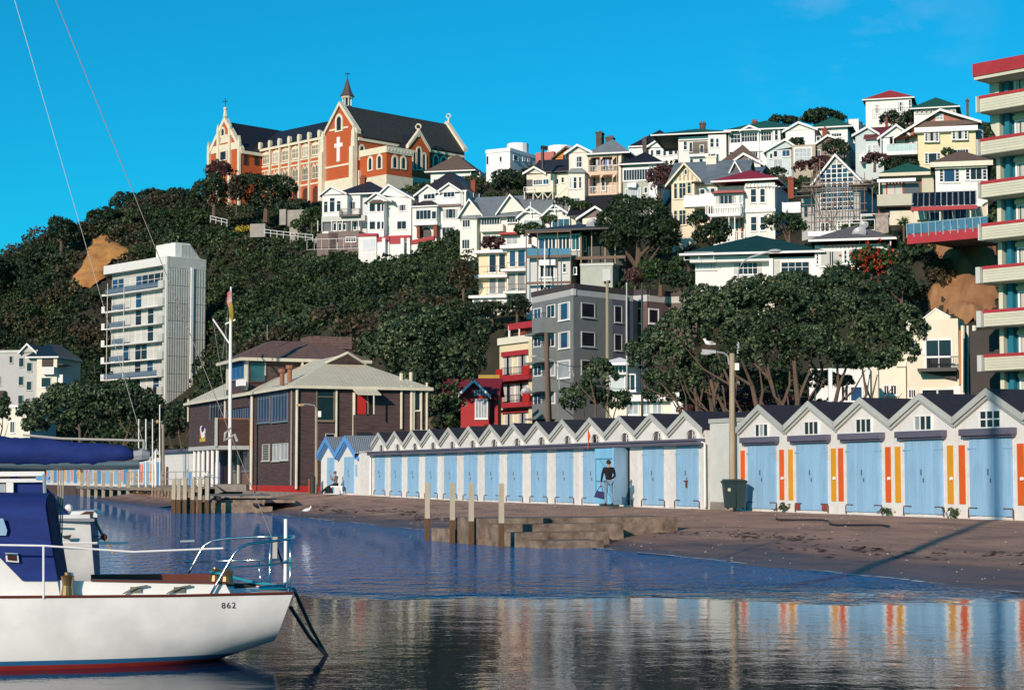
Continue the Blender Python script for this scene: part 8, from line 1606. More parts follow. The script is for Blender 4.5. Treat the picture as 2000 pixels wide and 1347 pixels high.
# overhead wires
for (a, b, sag, lab) in (((1067, 700, 112), (1186, 700, 116), 2, 'wire slung between the dark utility pole and the tan pole'), ((1067, 735, 112), (1350, 735, 112), 3, 'wire running from the dark utility pole toward the spreading tree'), ((1060, 291, 258), (1190, 300, 258), 2, 'wire from the skyline power pole to the veranda house')):
    pa, pb = P(*a), P(*b); m = MB(); m.tube([pa.lerp(pb, k/8)-Vector((0, 0, sag*.25*4*(k/8)*(1-k/8))) for k in range(9)], .018, 4); solo('overhead_wire', lab, 'wire', m, DARKM, pa)
# tall mast of a boat moored beyond the left edge: throws the long shadow over slipway and shed
B_ = S.w(S.uz(1945, 900)[0], .9, 0); L = 47.0; q = Vector((B_.x-math.sin(R(SUN_AZ))*L, B_.y-math.cos(R(SUN_AZ))*L, 0)); t = Thing('moored_mast', 'tall boat mast standing beyond the left edge of the view', 'mast', q)
m = MB(); m.tube([q-Vector((0, 0, 1)), q+Vector((0, 0, 22.5))], [.2, .15], 10); t.part('mast', m, STEEL if 0 else GALV)
# ---------------------------------------------------------------- pebbles, wrack and grit on the slipway
g = np.random.default_rng(77)
def slope_z(u, o): return zbase(u)*(1-max(0, o)/ow(u))
for nm, mt, cnt, lo, hi, sz in (('pebbles', M('pale_pebble', (.42, .38, .33), rough=.9, var=.3), 420, .05, 1.02, .035), ('tide_wrack', M('dark_wrack', (.035, .028, .022), rough=.9, var=.3), 900, .55, .9, .05)):
    m = MB()
    for i in range(cnt):
        u = g.uniform(-58, 14)
        if nm == 'tide_wrack': t_ = .66+.07*math.sin(u*.35)+.03*math.sin(u*1.3)+g.normal()*.025*(1+(i % 3 == 0)*2)
        else: t_ = g.uniform(lo, hi)
        o = ow(u)*t_; z = slope_z(u, o)+.012; s_ = sz*g.uniform(.4, 1.6); p = S.w(u, z, o); a = g.uniform(0, 3.14); dx, dy = math.cos(a)*s_*(2.2 if nm != 'pebbles' else 1), math.sin(a)*s_
        m.add([p+Vector((dx, dy, 0)), p+Vector((-dy*.6, dx*.6, 0)), p-Vector((dx, dy, 0)), p+Vector((dy*.6, -dx*.6, 0)), p+Vector((0, 0, s_*(.7 if nm == 'pebbles' else .35)))], [(0, 1, 4), (1, 2, 4), (2, 3, 4), (3, 0, 4)])
    struct(nm, m, mt, kind='stuff')
# faint foam line where ripples meet the slip
m = MB(); n = 420; us_ = np.linspace(18, -60, n)
for i in range(n-1):
    if g.random() < .3: continue
    pts = []
    for u in (us_[i], us_[i+1]):
        o = ow(u)*(1+.006*math.sin(u*2.1)); w_ = .05+.05*abs(math.sin(u*3.7)); pts.append((S.w(u, .012, o-w_), S.w(u, .012, o+w_)))
    m.add([pts[0][0], pts[0][1], pts[1][1], pts[1][0]], [(0, 1, 2, 3)])
struct('foam_line', m, M('pale_foam', (.55, .60, .62), rough=.6), kind='stuff')
# ---------------------------------------------------------------- people
SKIN = M('skin', (.46, .22, .15), rough=.55, var=.05)
def skinned(name, joints, edges, radii, mat, parent, base, sub=1):
    me = bpy.data.meshes.new(name); me.from_pydata([Vector(j)-base for j in joints], edges, []); me.materials.append(mat); o = bpy.data.objects.new(name, me); col.objects.link(o); o.parent = parent
    sk = o.modifiers.new('Skin', 'SKIN'); sk.use_smooth_shade = True
    layer = me.skin_vertices[0].data if me.skin_vertices else None
    if layer is None:
        bm = bmesh.new(); bm.from_mesh(me); bm.verts.layers.skin.verify(); bm.to_mesh(me); bm.free(); layer = me.skin_vertices[0].data
    for i, r_ in enumerate(radii): layer[i].radius = (r_ if isinstance(r_, tuple) else (r_, r_)); layer[i].use_root = (i == 0)
    s_ = o.modifiers.new('Subsurf', 'SUBSURF'); s_.levels = sub; s_.render_levels = sub; return o
def person(label, base, yaw, J, top, bottom, hair, shoes, height=1.0, bare=(), scale=1.0):
    """J: dict of joints in body space (x right, y forward, z up)"""
    t = Thing('person', label, 'person', base); Rm = Matrix.Rotation(R(yaw), 3, 'Z'); b = Vector(base); w = lambda v: b+Rm@(Vector(v)*scale)
    names = ['pelvis', 'waist', 'chest', 'neck', 'head', 'crown', 'shL', 'elL', 'wrL', 'haL', 'shR', 'elR', 'wrR', 'haR', 'hiL', 'knL', 'anL', 'toL', 'hiR', 'knR', 'anR', 'toR']
    rad = dict(pelvis=(.09, .07), waist=(.085, .065), chest=(.10, .07), neck=.052, head=(.078, .088), crown=.055, shL=.042, elL=.036, wrL=.028, haL=.034, shR=.042, elR=.036, wrR=.028, haR=.034, hiL=.065, knL=.048, anL=.036, toL=.03, hiR=.065, knR=.048, anR=.036, toR=.03)
    ed = [(0, 1), (1, 2), (2, 3), (3, 4), (4, 5), (2, 6), (6, 7), (7, 8), (8, 9), (2, 10), (10, 11), (11, 12), (12, 13), (0, 14), (14, 15), (15, 16), (16, 17), (0, 18), (18, 19), (19, 20), (20, 21)]
    jt = [w(J[n]) for n in names]; rr = [tuple(x*scale for x in (rad[n] if isinstance(rad[n], tuple) else (rad[n],)*2)) for n in names]; E = list(ed)
    for hn in (9, 13):   # five fingers
        hd = (jt[hn]-jt[hn-1]).normalized(); sd2 = hd.cross(Vector((.3, 1, .1))).normalized()
        for k in range(5):
            off = (k-1.5)*.018*scale; L = (.055, .07, .075, .068, .045)[k]*scale
            if k == 4: tip = jt[hn]+sd2*.05*scale+hd*.01; rootp = jt[hn]+sd2*.02*scale
            else: rootp = jt[hn]+hd*.03*scale+sd2*off; tip = rootp+hd*L
            i0 = len(jt); jt += [rootp, tip]; rr += [(.010*scale,)*2, (.008*scale,)*2]; E += [(hn, i0), (i0, i0+1)]
    skinned('body', jt, E, rr, SKIN, t.o, t.base)
    tn = ['pelvis', 'waist', 'chest', 'neckb', 'shL', 'elL', 'wrL', 'shR', 'elR', 'wrR']; J2 = dict(J); J2['neckb'] = Vector(J['chest']).lerp(Vector(J['neck']), .75)
    for s_ in 'LR': J2['wr'+s_] = Vector(J['el'+s_]).lerp(Vector(J['wr'+s_]), .92)
    tr = dict(pelvis=(.145, .115), waist=(.14, .11), chest=(.165, .12), neckb=.065, shL=.07, elL=.053, wrL=.038, shR=.07, elR=.053, wrR=.038)
    skinned('top', [w(J2[n]) for n in tn], [(0, 1), (1, 2), (2, 3), (2, 4), (4, 5), (5, 6), (2, 7), (7, 8), (8, 9)], [tuple(x*scale for x in (tr[n] if isinstance(tr[n], tuple) else (tr[n],)*2)) for n in tn], top, t.o, t.base)
    bn = ['pelvis', 'hiL', 'knL', 'anL', 'hiR', 'knR', 'anR']; br = dict(pelvis=(.142, .11), hiL=.097, knL=.07, anL=.056, hiR=.097, knR=.07, anR=.056)
    skinned('trousers', [w(J[n]) for n in bn], [(0, 1), (1, 2), (2, 3), (0, 4), (4, 5), (5, 6)], [tuple(x*scale for x in (br[n] if isinstance(br[n], tuple) else (br[n],)*2)) for n in bn], bottom, t.o, t.base)
    for s_ in 'LR':
        m = MB(); a, c = w(J['an'+s_]), w(J['to'+s_]); m.tube([a-(c-a)*.25-Vector((0, 0, .03)), a-Vector((0, 0, .035)), c-Vector((0, 0, .005)), c+(c-a)*.12], [.045*scale, .055*scale, .048*scale, .02*scale], 8); t.part('shoe', m, shoes, smooth=True)
    hd, cr = w(J['head']), w(J['crown']); upv = (cr-hd).normalized(); fw = Rm@Vector(J.get('face', (0, 1, 0))); sdv = fw.cross(upv).normalized()
    if hair: m = MB(); m.sphere(hd+upv*.035*scale-fw*.018*scale, (.092*scale, .096*scale, .10*scale), 12, 8); t.part('hair', m, hair, smooth=True)
    m = MB(); m.tube([hd+fw*.085*scale+upv*.01, hd+fw*.108*scale-upv*.02*scale, hd+fw*.085*scale-upv*.03*scale], [.010*scale, .015*scale, .010*scale], 6); t.part('nose', m, SKIN, smooth=True)
    for k in (-1, 1):
        m = MB(); m.sphere(hd+fw*.083*scale+sdv*k*.03*scale+upv*.018*scale, .012*scale, 6, 4); t.part('eye', m, DARKM); m = MB(); m.sphere(hd+sdv*k*.088*scale, (.02*scale, .02*scale, .03*scale), 6, 4); t.part('ear', m, SKIN)
    m = MB(); m.tube([hd+fw*.082*scale-upv*.05*scale-sdv*.022*scale, hd+fw*.088*scale-upv*.053*scale, hd+fw*.082*scale-upv*.05*scale+sdv*.022*scale], .006*scale, 5); t.part('mouth', m, REDT)
    return t, w
HB = M('dark_hair', (.035, .022, .016), rough=.8); BLK = M('black_jersey', (.010, .012, .016), rough=.9); JEAN = M('light_blue_jeans', (.17, .30, .42), rough=.85, var=.15, sc_=6)
stand = dict(pelvis=(0, 0, .96), waist=(0, .01, 1.12), chest=(0, 0, 1.34), neck=(0, -.01, 1.52), head=(0, .02, 1.645), crown=(0, .01, 1.73), shL=(-.19, 0, 1.43), elL=(-.27, -.02, 1.14), wrL=(-.29, .05, .89), haL=(-.29, .07, .80), shR=(.19, 0, 1.43), elR=(.26, .03, 1.16), wrR=(.20, .22, 1.04), haR=(.16, .29, 1.03), hiL=(-.10, 0, .90), knL=(-.12, .02, .50), anL=(-.13, -.03, .09), toL=(-.16, .12, .045), hiR=(.10, 0, .90), knR=(.12, .02, .50), anR=(.14, -.03, .09), toR=(.17, .12, .045))
p = P(1189, 988, 74.6); p.z = .905
t, w = person('man with his back turned, black jersey and light blue jeans, holding a blue bag', p, 12, stand, BLK, JEAN, HB, M('brown_shoe', (.10, .05, .03), rough=.6), scale=1.04)
hb = w(stand['haL']); m = MB(); c = hb+Vector((-.06, 0, -.36)); m.add([c+Vector(v) for v in ((-.24, -.1, -.12), (.16, -.1, -.22), (.2, .1, -.22), (-.2, .1, -.12), (-.12, -.07, .13), (.18, -.07, .08), (.18, .07, .08), (-.12, .07, .13))], [(0, 3, 2, 1), (0, 1, 5, 4), (1, 2, 6, 5), (2, 3, 7, 6), (3, 0, 4, 7), (4, 5, 6, 7)])
tb_ = Thing('bag', 'navy blue holdall hanging from the standing man\'s left hand', 'bag', c-Vector((0, 0, .2))); tb_.part('bag_body', m, M('navy_bag', (.035, .03, .12), rough=.8))
for k in (-.05, .05): m = MB(); m.tube([c+Vector((-.1, k, .12)), hb+Vector((-.02, k*.3, -.03)), hb+Vector((.02, k*.3, -.03)), c+Vector((.14, k, .08))], .012, 5); tb_.part('bag_handle', m, MATS['navy_bag'])
m = MB(); q = w((.0, .35, .62)); m.box(q.x-.08, q.x+.06, q.y, q.y+.1, q.z-.12, q.z+.34); solo('red_bag', 'red bag glimpsed between the standing man\'s legs', 'bag', m, RED, q-Vector((0, 0, .12)))
# seated person on a white bench, legs stretched out to the left
D = 113.5; sc2 = 1.0; q = P(657, 962, D); q.z = 1.03
sit = dict(pelvis=(0, 0, .52), waist=(-.02, .05, .66), chest=(-.02, .03, .88), neck=(0, .05, 1.06), head=(0, .10, 1.18), crown=(0, .11, 1.27), shL=(-.18, .03, .96), elL=(-.24, .12, .74), wrL=(-.12, .30, .80), haL=(-.07, .33, .88), shR=(.18, .03, .96), elR=(.24, .14, .74), wrR=(.10, .30, .84), haR=(.05, .30, .93), hiL=(-.1, .05, .50), knL=(-.11, .46, .40), anL=(-.11, .86, .10), toL=(-.12, .98, .12), hiR=(.1, .05, .50), knR=(.11, .48, .38), anR=(.10, .9, .08), toR=(.1, 1.02, .11))
ts, ws = person('seated person in grey jacket leaning back with legs stretched out, by the blue-trimmed hut', q, 78, sit, M('grey_jacket', (.27, .21, .18), rough=.9, var=.2), M('dark_trousers', (.015, .018, .022), rough=.9), M('ginger_hair', (.20, .08, .05), rough=.8), DARKM, scale=1.05)
t = Thing('bench', 'small white bench under the seated person', 'bench', q); m = MB(); m.box(q.x-.35, q.x+.40, q.y-.3, q.y+.6, q.z+.40, q.z+.46); t.part('seat', m, WHF)
for a in (-.28, .33):
    for b_ in (-.24, .54): m = MB(); m.box(q.x+a-.04, q.x+a+.04, q.y+b_-.04, q.y+b_+.04, q.z, q.z+.4); t.part('leg', m, WHF)
m = MB(); c = q+Vector((-.45, -.2, 0)); m.hexa([c+Vector(v) for v in ((-.28, -.16, 0), (.25, -.16, 0), (.25, .16, 0), (-.28, .16, 0), (-.1, -.12, .34), (.18, -.12, .36), (.18, .12, .36), (-.1, .12, .34))]); solo('rucksack', 'black rucksack on the ground beside the bench', 'bag', m, BLK, c)
# man looking over the shed roofs from the footpath
p = P(1476, 905, 80); p.z = 2.3
person('man with sunburnt face looking over the store roof from the footpath behind', p, 180, stand, M('red_brown_shirt', (.20, .05, .03), rough=.9), M('dark_trousers', (.015, .018, .022)), None, DARKM, scale=.985)
p2 = P(1245, 905, 86); p2.z = 2.3
# ---------------------------------------------------------------- boats
def hull_mat(key, stripe, bottom, white=(.80, .80, .77), z1=.13, z2=.06):
    m = bpy.data.materials.new(key); m.use_nodes = True; nt = m.node_tree; n = nt.nodes; L = nt.links; p = n['Principled BSDF']; p.inputs['Roughness'].default_value = .28; p.inputs['Coat Weight'].default_value = .3
    g = n.new('ShaderNodeNewGeometry'); s = n.new('ShaderNodeSeparateXYZ'); L.new(g.outputs['Position'], s.inputs[0]); tc = n.new('ShaderNodeTexCoord'); nz = n.new('ShaderNodeTexNoise'); nz.inputs['Scale'].default_value = 2.5; nz.inputs['Detail'].default_value = 7
    L.new(tc.outputs['Object'], nz.inputs['Vector']); rp = n.new('ShaderNodeValToRGB'); rp.color_ramp.elements[0].color = (*[x*.86 for x in white], 1); rp.color_ramp.elements[1].color = (*white, 1); rp.color_ramp.elements[0].position = .35; rp.color_ramp.elements[1].position = .6; L.new(nz.outputs[0], rp.inputs[0])
    mr = n.new('ShaderNodeValToRGB'); e = mr.color_ramp; e.interpolation = 'CONSTANT'; e.elements[0].color = (*bottom, 1); e.elements[0].position = 0; e.elements[1].color = (*stripe, 1); e.elements[1].position = z2; q = e.elements.new(z1); q.color = (1, 1, 1, 1)
    L.new(s.outputs['Z'], mr.inputs[0]); mx = n.new('ShaderNodeMix'); mx.data_type = 'RGBA'; mx.blend_type = 'MULTIPLY'; mx.inputs[0].default_value = 1; L.new(rp.outputs[0], mx.inputs[6]); L.new(mr.outputs[0], mx.inputs[7]); L.new(mx.outputs[2], p.inputs['Base Color'])
    n2 = n.new('ShaderNodeTexNoise'); n2.inputs['Scale'].default_value = 5; bp = n.new('ShaderNodeBump'); bp.inputs['Strength'].default_value = .08; bp.inputs['Distance'].default_value = .03; L.new(tc.outputs['Object'], n2.inputs['Vector']); L.new(n2.outputs[0], bp.inputs['Height']); L.new(bp.outputs[0], p.inputs['Normal'])
    return m
CANV = M('navy_canvas', (.010, .032, .19), rough=.8, var=.22, sc_=2.5, streak=(.6, .6, 3), bump=('noise', 4), bs=.4)
GEL = M('deck_gelcoat', (.74, .74, .71), rough=.35, var=.06, sc_=2); TEAK = M('varnished_red_teak', (.14, .035, .02), rough=.4, var=.15); ALU = M('aluminium_spar', (.62, .60, .56), rough=.35, metal=.6)
def hull(st, fr, name, t, mat, transom_mat, nseg=9):
    """st: list of (u, half beam, z sheer, z keel, rake) ; returns sheer points of both sides"""
    vs = []; n = nseg
    for (u, hb, zs, zk, rk) in st:
        for sd_ in (1, -1):
            for k in range(n+1):
                a = math.pi/2*k/n; y = hb*math.sin(a)**.62; z = zk+(zs-zk)*(1-math.cos(a))**1.05; vs.append(fr.w(u-rk*(zs-z)/max(.01, zs-zk), z, sd_*y))
    m = MB(); row = 2*(n+1); fs = []
    for i in range(len(st)-1):
        for s_ in (0, 1):
            for k in range(n): a = i*row+s_*(n+1)+k; fs.append((a, a+1, a+row+1, a+row))
    m.add(vs, fs); h_ = t.part(name, m, mat, smooth=True)
    m = MB(); b = (len(st)-1)*row; near = vs[b:b+n+1]; far = vs[b+n+1:b+row]; m.add(near+far[::-1], [tuple(range(2*(n+1)))]); t.part('transom', m, transom_mat)
    return [vs[i*row+n] for i in range(len(st))], [vs[i*row+2*n+1] for i in range(len(st))]
pc = P(572, 1155, 21.7); Y8 = Fr(pc.x, pc.y, 8)
t = Thing('yacht', 'white yacht numbered 862 with blue sprayhood, furled sail and stern rail, in the left foreground', 'yacht', Y8.w(-3, 0, 0)); f = Y8
def by(px, py, off): return f.uz(px, py, off)
zst = by(555, 1160, .82)[1]; zmd = by(60, 1166, 1.25)[1]
ST = [(-8.7, .03, zmd+.45, .25, 0), (-7.8, .5, zmd+.32, -.15, 0), (-6.5, .95, zmd+.18, -.4, 0), (-5, 1.25, zmd+.07, -.5, 0), (-3.4, 1.32, zmd, -.48, 0), (-2.2, 1.22, (zmd+zst)/2, -.36, 0), (-1.3, 1.08, zst, -.14, .02), (-.65, .95, zst, .04, .08), (-.02, .82, zst, .20, .20)]
hm_ = hull_mat('yacht_hull_white', (.03, .16, .36), (.34, .035, .03), z1=.10, z2=.05); tm = M('transom_shade_blue', (.03, .075, .19), rough=.3)  # the stern's blue shade is put into the transom colour
near, far = hull(ST, f, 'hull', t, hm_, tm)
# toe rail and deck
m = MB(); m.tube([v+Vector((0, 0, .012)) for v in near], .016, 5); t.part('toe_rail', m, TEAK); m = MB(); m.tube([v+Vector((0, 0, .012)) for v in far], .016, 5); t.part('toe_rail', m, TEAK)
m = MB(); k = len(near); m.add([v-Vector((0, 0, .01)) for v in near]+[v-Vector((0, 0, .01)) for v in far], [(i, i+1, k+i+1, k+i) for i in range(k-1)]); t.part('deck', m, GEL)
# cockpit coamings
oc = .92
def sidebox(name, pts, o0, o1, mat): m = MB(); f.prism(m, [by(x, y, o1) for x, y in pts], o0, o1); return t.part(name, m, mat)
co = sidebox('coaming', [(118, 1168), (452, 1162), (440, 1140), (180, 1135), (118, 1133)], oc-.05, oc, GEL); sidebox('coaming_cap', [(178, 1135), (440, 1140), (442, 1136), (178, 1131)], oc-.09, oc+.02, TEAK)
z_c = by(300, 1137, oc)[1]; ua, ub = by(150, 1140, oc)[0], by(440, 1140, oc)[0]
m = MB(); f.box(m, ua, ub, z_c-.35, z_c+.0, -oc, -oc+.05); t.part('coaming', m, TEAK); m = MB(); f.box(m, ub-.03, ub, z_c-.35, z_c-.02, -oc+.051, oc-.06); t.part('coaming_end', m, GEL)
m = MB(); f.box(m, ua, ub-.9, z_c-.40, z_c-.34, -oc+.052, oc-.06); t.part('cockpit_floor', m, TEAK)
# cabin side and dodger
cb = sidebox('cabin', [(-600, 1168), (118, 1168), (112, 1134), (46, 1134), (-20, 1055), (-600, 1062)], -.9, .9, GEL)
dg = [(-80, 968), (88, 974), (113, 1134), (44, 1134), (-80, 990)]; q = [by(x, y, .93) for x, y in dg]
m = MB(); n = 8; rows_ = []
tops = [(q[0][0], q[0][1]), (q[1][0], q[1][1])]
OC = lambda o: .35+o*.62
V_ = []; prof = [(-.93, 0), (-.93, 1)]
fr2 = by(113, 1134, .93); bk2 = by(44, 1134, .93)
for j in range(n+1):
    a = math.pi*j/n; o = .93*math.cos(a); cz = math.sin(a)
    lift = .16*cz**.6 if cz > 0 else 0
    V_.append([f.w(q[0][0], q[0][1]-.12+lift, OC(o)*(.9)), f.w(q[1][0], q[1][1]-.10+lift, OC(o)*(.94))])
vs = [v for r_ in V_ for v in r_]; m.add(vs, [(2*j, 2*j+1, 2*j+3, 2*j+2) for j in range(n)]); t.part('sprayhood_top', m, CANV, smooth=True)
for sg in (1, -1):
    m = MB(); a0, a1, b0, b1, c1 = f.w(q[0][0], q[0][1]-.12, .9*OC(.93*sg)), f.w(q[1][0], q[1][1]-.10, .94*OC(.93*sg)), f.w(fr2[0], fr2[1], OC(.93*sg)), f.w(bk2[0], bk2[1], OC(.93*sg)), f.w(q[4][0], q[4][1]-.1, .97*OC(.93*sg))
    mid = (a1+b0)/2; m.add([a0, a1, mid+f.N*(.03*sg), b0, b1, c1, (a0+b1)/2+f.N*(.05*sg)], [(0, 1, 2, 6), (6, 2, 3, 4), (0, 6, 4, 5)]); t.part('sprayhood_side', m, CANV)
m = MB(); vs = [f.w(q[1][0], q[1][1]-.10+.16*math.sin(math.pi*j/n)**.6 if 0 < j < n else q[1][1]-.10, .875*OC(.93*math.cos(math.pi*j/n))) for j in range(n+1)]+[f.w(fr2[0], fr2[1], OC(.93*math.cos(math.pi*j/n))) for j in range(n+1)]; m.add(vs, [(j, j+1, n+2+j, n+1+j) for j in range(n)]); t.part('sprayhood_curtain', m, M('navy_canvas_shaded', (.010, .014, .07), rough=.8), smooth=True)  # darker copy of the canvas navy, shading under the hood painted in
sidebox('sprayhood_window', [(-60, 1010), (6, 1012), (14, 1035), (12, 1045), (-60, 1046)], .935, .95, M('clear_vinyl', (.30, .45, .62), rough=.15))
sidebox('porthole_frame', [(10, 1079), (35, 1080), (37, 1098), (12, 1096)], .95, .975, GEL); sidebox('porthole', [(14, 1082), (32, 1083), (33, 1095), (15, 1093)], .976, .985, M('dark_red_pane', (.06, .01, .012), rough=.2))
# winches, cleats, stanchion, lifelines
def winch(px, y0, y1, off, lab=None, r_=.075):
    u, zt_ = by(px, y0, off); _, zb_ = by(px, y1, off); m = MB(); pts = [(0, 1.15), (.12, .95), (.5, .75), (.7, .85), (.86, 1.0), (.9, .5), (1, .45)]; m.tube([f.w(u, zb_+(zt_-zb_)*a, off) for a, _ in pts], [r_*b for _, b in pts], 12); return t.part('winch', m, M('bronze', (.35, .22, .10), rough=.3, metal=.8), smooth=False)
winch(132, 1117, 1168, oc+.12, r_=.075); winch(421, 1107, 1138, .3, r_=.07); winch(443, 1110, 1140, .5, r_=.08)
for px in (265, 350):
    u, z = by(px, 1151, oc+.03); m = MB(); f.box(m, u-.06, u+.06, z-.03, z+.03, oc+.003, oc+.03); f.prism(m, [(u-.14, z-.05), (u-.02, z+.0), (u+.02, z+.02), (u+.13, z+.04), (u+.13, z+.055), (u-.02, z+.03), (u-.13, z-.03)], oc+.031, oc+.06); t.part('cleat', m, M('cleat_bronze', (.14, .15, .11), rough=.5))
SS = STEEL
def tub(pts, r_, mat=SS, name='rail_tube'): m = MB(); m.tube([f.w(*by(x, y, o), o) for x, y, o in pts], r_, 8); return t.part(name, m, mat, smooth=True)
tub([(85, 1168, 1.27), (85, 1065, 1.27)], .013, GEL, 'stanchion'); m = MB(); m.tube([f.w(*by(-40, 1063, 1.27), 1.27), f.w(*by(85, 1065, 1.27), 1.27), f.w(*by(260, 1077, 1.15), 1.15), f.w(*by(436, 1070, 1.0), 1.0)], .011, 6); t.part('lifeline', m, WHF)
tub([(190, 1060, -1.0), (252, 1060, -1.0)], .014, WHF, 'far_lifeline'); tub([(352, 1057, -1.05), (380, 1056, -1.05)], .016, WHF, 'far_lifeline')
NR = [(410, 1163, .98), (424, 1138, .98), (446, 1100, .98), (458, 1080, .98), (468, 1070, .97), (485, 1062, .95), (520, 1058, .9), (552, 1054, .84), (571, 1051, .6), (574, 1049, 0), (574, 1047, -.6), (560, 1047, -.84), (500, 1048, -.93), (440, 1051, -.97), (415, 1055, -.98), (400, 1064, -.98), (390, 1078, -.98), (378, 1100, -.98), (364, 1127, -.98)]
tub(NR, .0155, SS, 'pushpit_rail'); tub([(445, 1108, .98), (520, 1103, .9), (561, 1098, .84), (572, 1096, 0), (560, 1091, -.84), (470, 1094, -.95), (360, 1096, -1.0)], .011, SS, 'middle_rail')
tub([(566, 1156, .78), (567, 1100, .8), (567, 1052, .82)], .013, SS, 'pushpit_post'); tub([(527, 1146, .1), (527, 1100, .1), (527, 1049, .1)], .013, SS, 'pushpit_post'); tub([(511, 1137, -.5), (507, 1120, -.5), (506, 1096, -.5)], .010, SS, 'pushpit_post')
tub([(557, 1146, .35), (558, 1078, .35), (558, 1013, .35)], .021, WHF, 'ensign_staff'); sidebox('outboard_pad', [(533, 1048), (542, 1048), (541, 1090), (532, 1090)], .1, .16, M('grey_pad', (.45, .44, .40), rough=.7))
m = MB(); m.tube([f.w(*by(508, 1150, .6), .6), f.w(*by(560, 1148, .7), .7)], .05, 10); t.part('steel_roller', m, SS, smooth=True)
m = MB(); pts = [(410, 1117, .35), (425, 1118, .4), (450, 1125, .5), (480, 1133, .5), (505, 1138, .5), (540, 1142, .5), (570, 1147, .3), (575, 1150, .1)]; m.tube([f.w(*by(x, y, o), o) for x, y, o in pts], .016, 6); t.part('turquoise_rope', m, M('turquoise_rope_fibre', (.02, .33, .42), rough=.8))
m = MB(); m.tube([f.w(*by(457, 1144, .3), .3), f.w(*by(500, 1142, .3), .3)], .03, 6); t.part('rope_bundle', m, DARKM)
# registration number
fc = bpy.data.curves.new('registration_number', 'FONT'); fc.body = '862'; fc.size = .092; fc.extrude = .002; fc.space_character = 1.25; fo = bpy.data.objects.new('registration_number', fc); dg_ = bpy.context.evaluated_depsgraph_get(); col.objects.link(fo); bpy.context.view_layer.update(); me = bpy.data.meshes.new_from_object(fo.evaluated_get(bpy.context.evaluated_depsgraph_get())); bpy.data.objects.remove(fo)
no = bpy.data.objects.new('registration_number', me); col.objects.link(no); me.materials.clear(); me.materials.append(M('number_brown', (.05, .03, .03), rough=.6)); 
u, z = by(432, 1188, 1.04)
def hullw(u):   # half beam of the near side at height z by interpolation
    for a, b in zip(ST[:-1], ST[1:]):
        if a[0] <= u <= b[0]: k_ = (u-a[0])/(b[0]-a[0]); return tuple(a[i]+(b[i]-a[i])*k_ for i in range(5))
st_ = hullw(u+.06); zz_ = z+.03; ca = 1-((zz_-st_[3])/(st_[2]-st_[3]))**(1/1.05); yy = st_[1]*math.sin(math.acos(max(-1, min(1, ca))))**.62
st2 = hullw(u+.2); dyaw = math.degrees(math.atan2((st_[1]-st2[1]), .14))
p = f.w(u, z, yy+.014); no.matrix_world = Matrix.Translation(p-t.base)@Matrix.Rotation(R(f.a+dyaw), 4, 'Z')@Matrix.Rotation(R(90), 4, 'X'); no.parent = t.o
# boom, sail cover, rigging
def bl(x, y): return f.w(*by(x, y, 0), 0)
m = MB(); m.tube([bl(-350, 912), bl(272, 906)], .062, 10); bo = t.part('boom', m, ALU, smooth=True); m = MB(); m.tube([bl(262, 890), bl(278, 888), bl(292, 890)], [.07, .08, .05], 8); t.part('boom_end_block', m, M('block_grey', (.28, .29, .32), rough=.4)); m = MB(); m.tube([bl(262, 874), bl(272, 884), bl(276, 893)], [.03, .045, .02], 6); t.part('topping_block', m, DARKM)
n = 60; m = MB(); gg = np.random.default_rng(12); rings = []
for i in range(n+1):
    k = i/n; x = -350+(266+350)*k; yt = 850+22*max(0, (x+20)/290) if x > -20 else 848+(x+350)*0; yb = 905 if x > 190 else 909; c = bl(x, (yt+yb)/2); h_ = (yb-yt)/FOC*21.7/2*(1 if i < n-1 else .6 if i == n-1 else .25); w_ = h_*.75
    ring_ = []
    for j in range(14):
        a = 2*math.pi*j/14; q_ = 1+.06*math.sin(a*2+i*.55)+.05*math.sin(a*5-i*1.3)+.035*gg.normal()*(1 if math.sin(a) < .7 else .4); sag = 1.0; ring_.append(c+f.N*(w_*math.cos(a)*q_)+Vector((0, 0, h_*math.sin(a)*q_)))
    rings += ring_
m.add(rings, [(i*14+j, i*14+(j+1) % 14, (i+1)*14+(j+1) % 14, (i+1)*14+j) for i in range(n) for j in range(14)]+[tuple(range(n*14, n*14+14))]); t.part('sail_cover', m, CANV, smooth=True)
m = MB(); m.tube([bl(45, 849), bl(120, 856), bl(200, 858), bl(282, 860)], .014, 6); t.part('cover_rope', m, M('grey_rope', (.45, .43, .40), rough=.9))
for pts, r_ in (([(150, 902), (148, 912), (140, 908), (135, 898)], .012), ([(190, 908), (215, 914), (245, 910), (262, 903)], .013), ([(168, 912), (190, 917), (230, 917), (268, 908)], .012), ([(150, 920), (152, 932), (164, 936), (174, 928), (178, 912)], .008)):
    m = MB(); m.tube([bl(*q_) for q_ in pts], r_, 6); t.part('hanging_rope', m, MATS['grey_rope'])
for dx in (-4, 0, 4):
    m = MB(); m.tube([bl(119+dx*1.3, 912), bl(118+dx, 1000), bl(117+dx*.5, 1140)], .008, 5); t.part('mainsheet', m, M('sheet_rope', (.42, .36, .28) if 1 else 0, rough=.9))
mh = bl(-179, -714); mf = bl(-179, 1120)
m = MB(); m.tube([Vector((mh.x, mh.y, mf.z)), mh], .055, 8); t.part('mast', m, ALU)
m = MB(); m.tube([bl(282, 862), bl(281, 880)], .02, 5); m.tube([bl(280, 866), mh], .0032, 5); t.part('topping_lift', m, GALV)
m = MB(); m.tube([bl(568, 1150), bl(563, 1128), mh.lerp(bl(563, 1128), 0.0)], .0048, 5); t.part('backstay', m, M('wire_brown_grey', (.30, .24, .21), rough=.5))
m = MB(); m.tube([bl(560, 1125), bl(553, 1106), bl(541, 1068)], .013, 5); t.part('backstay_tensioner', m, DARKM)
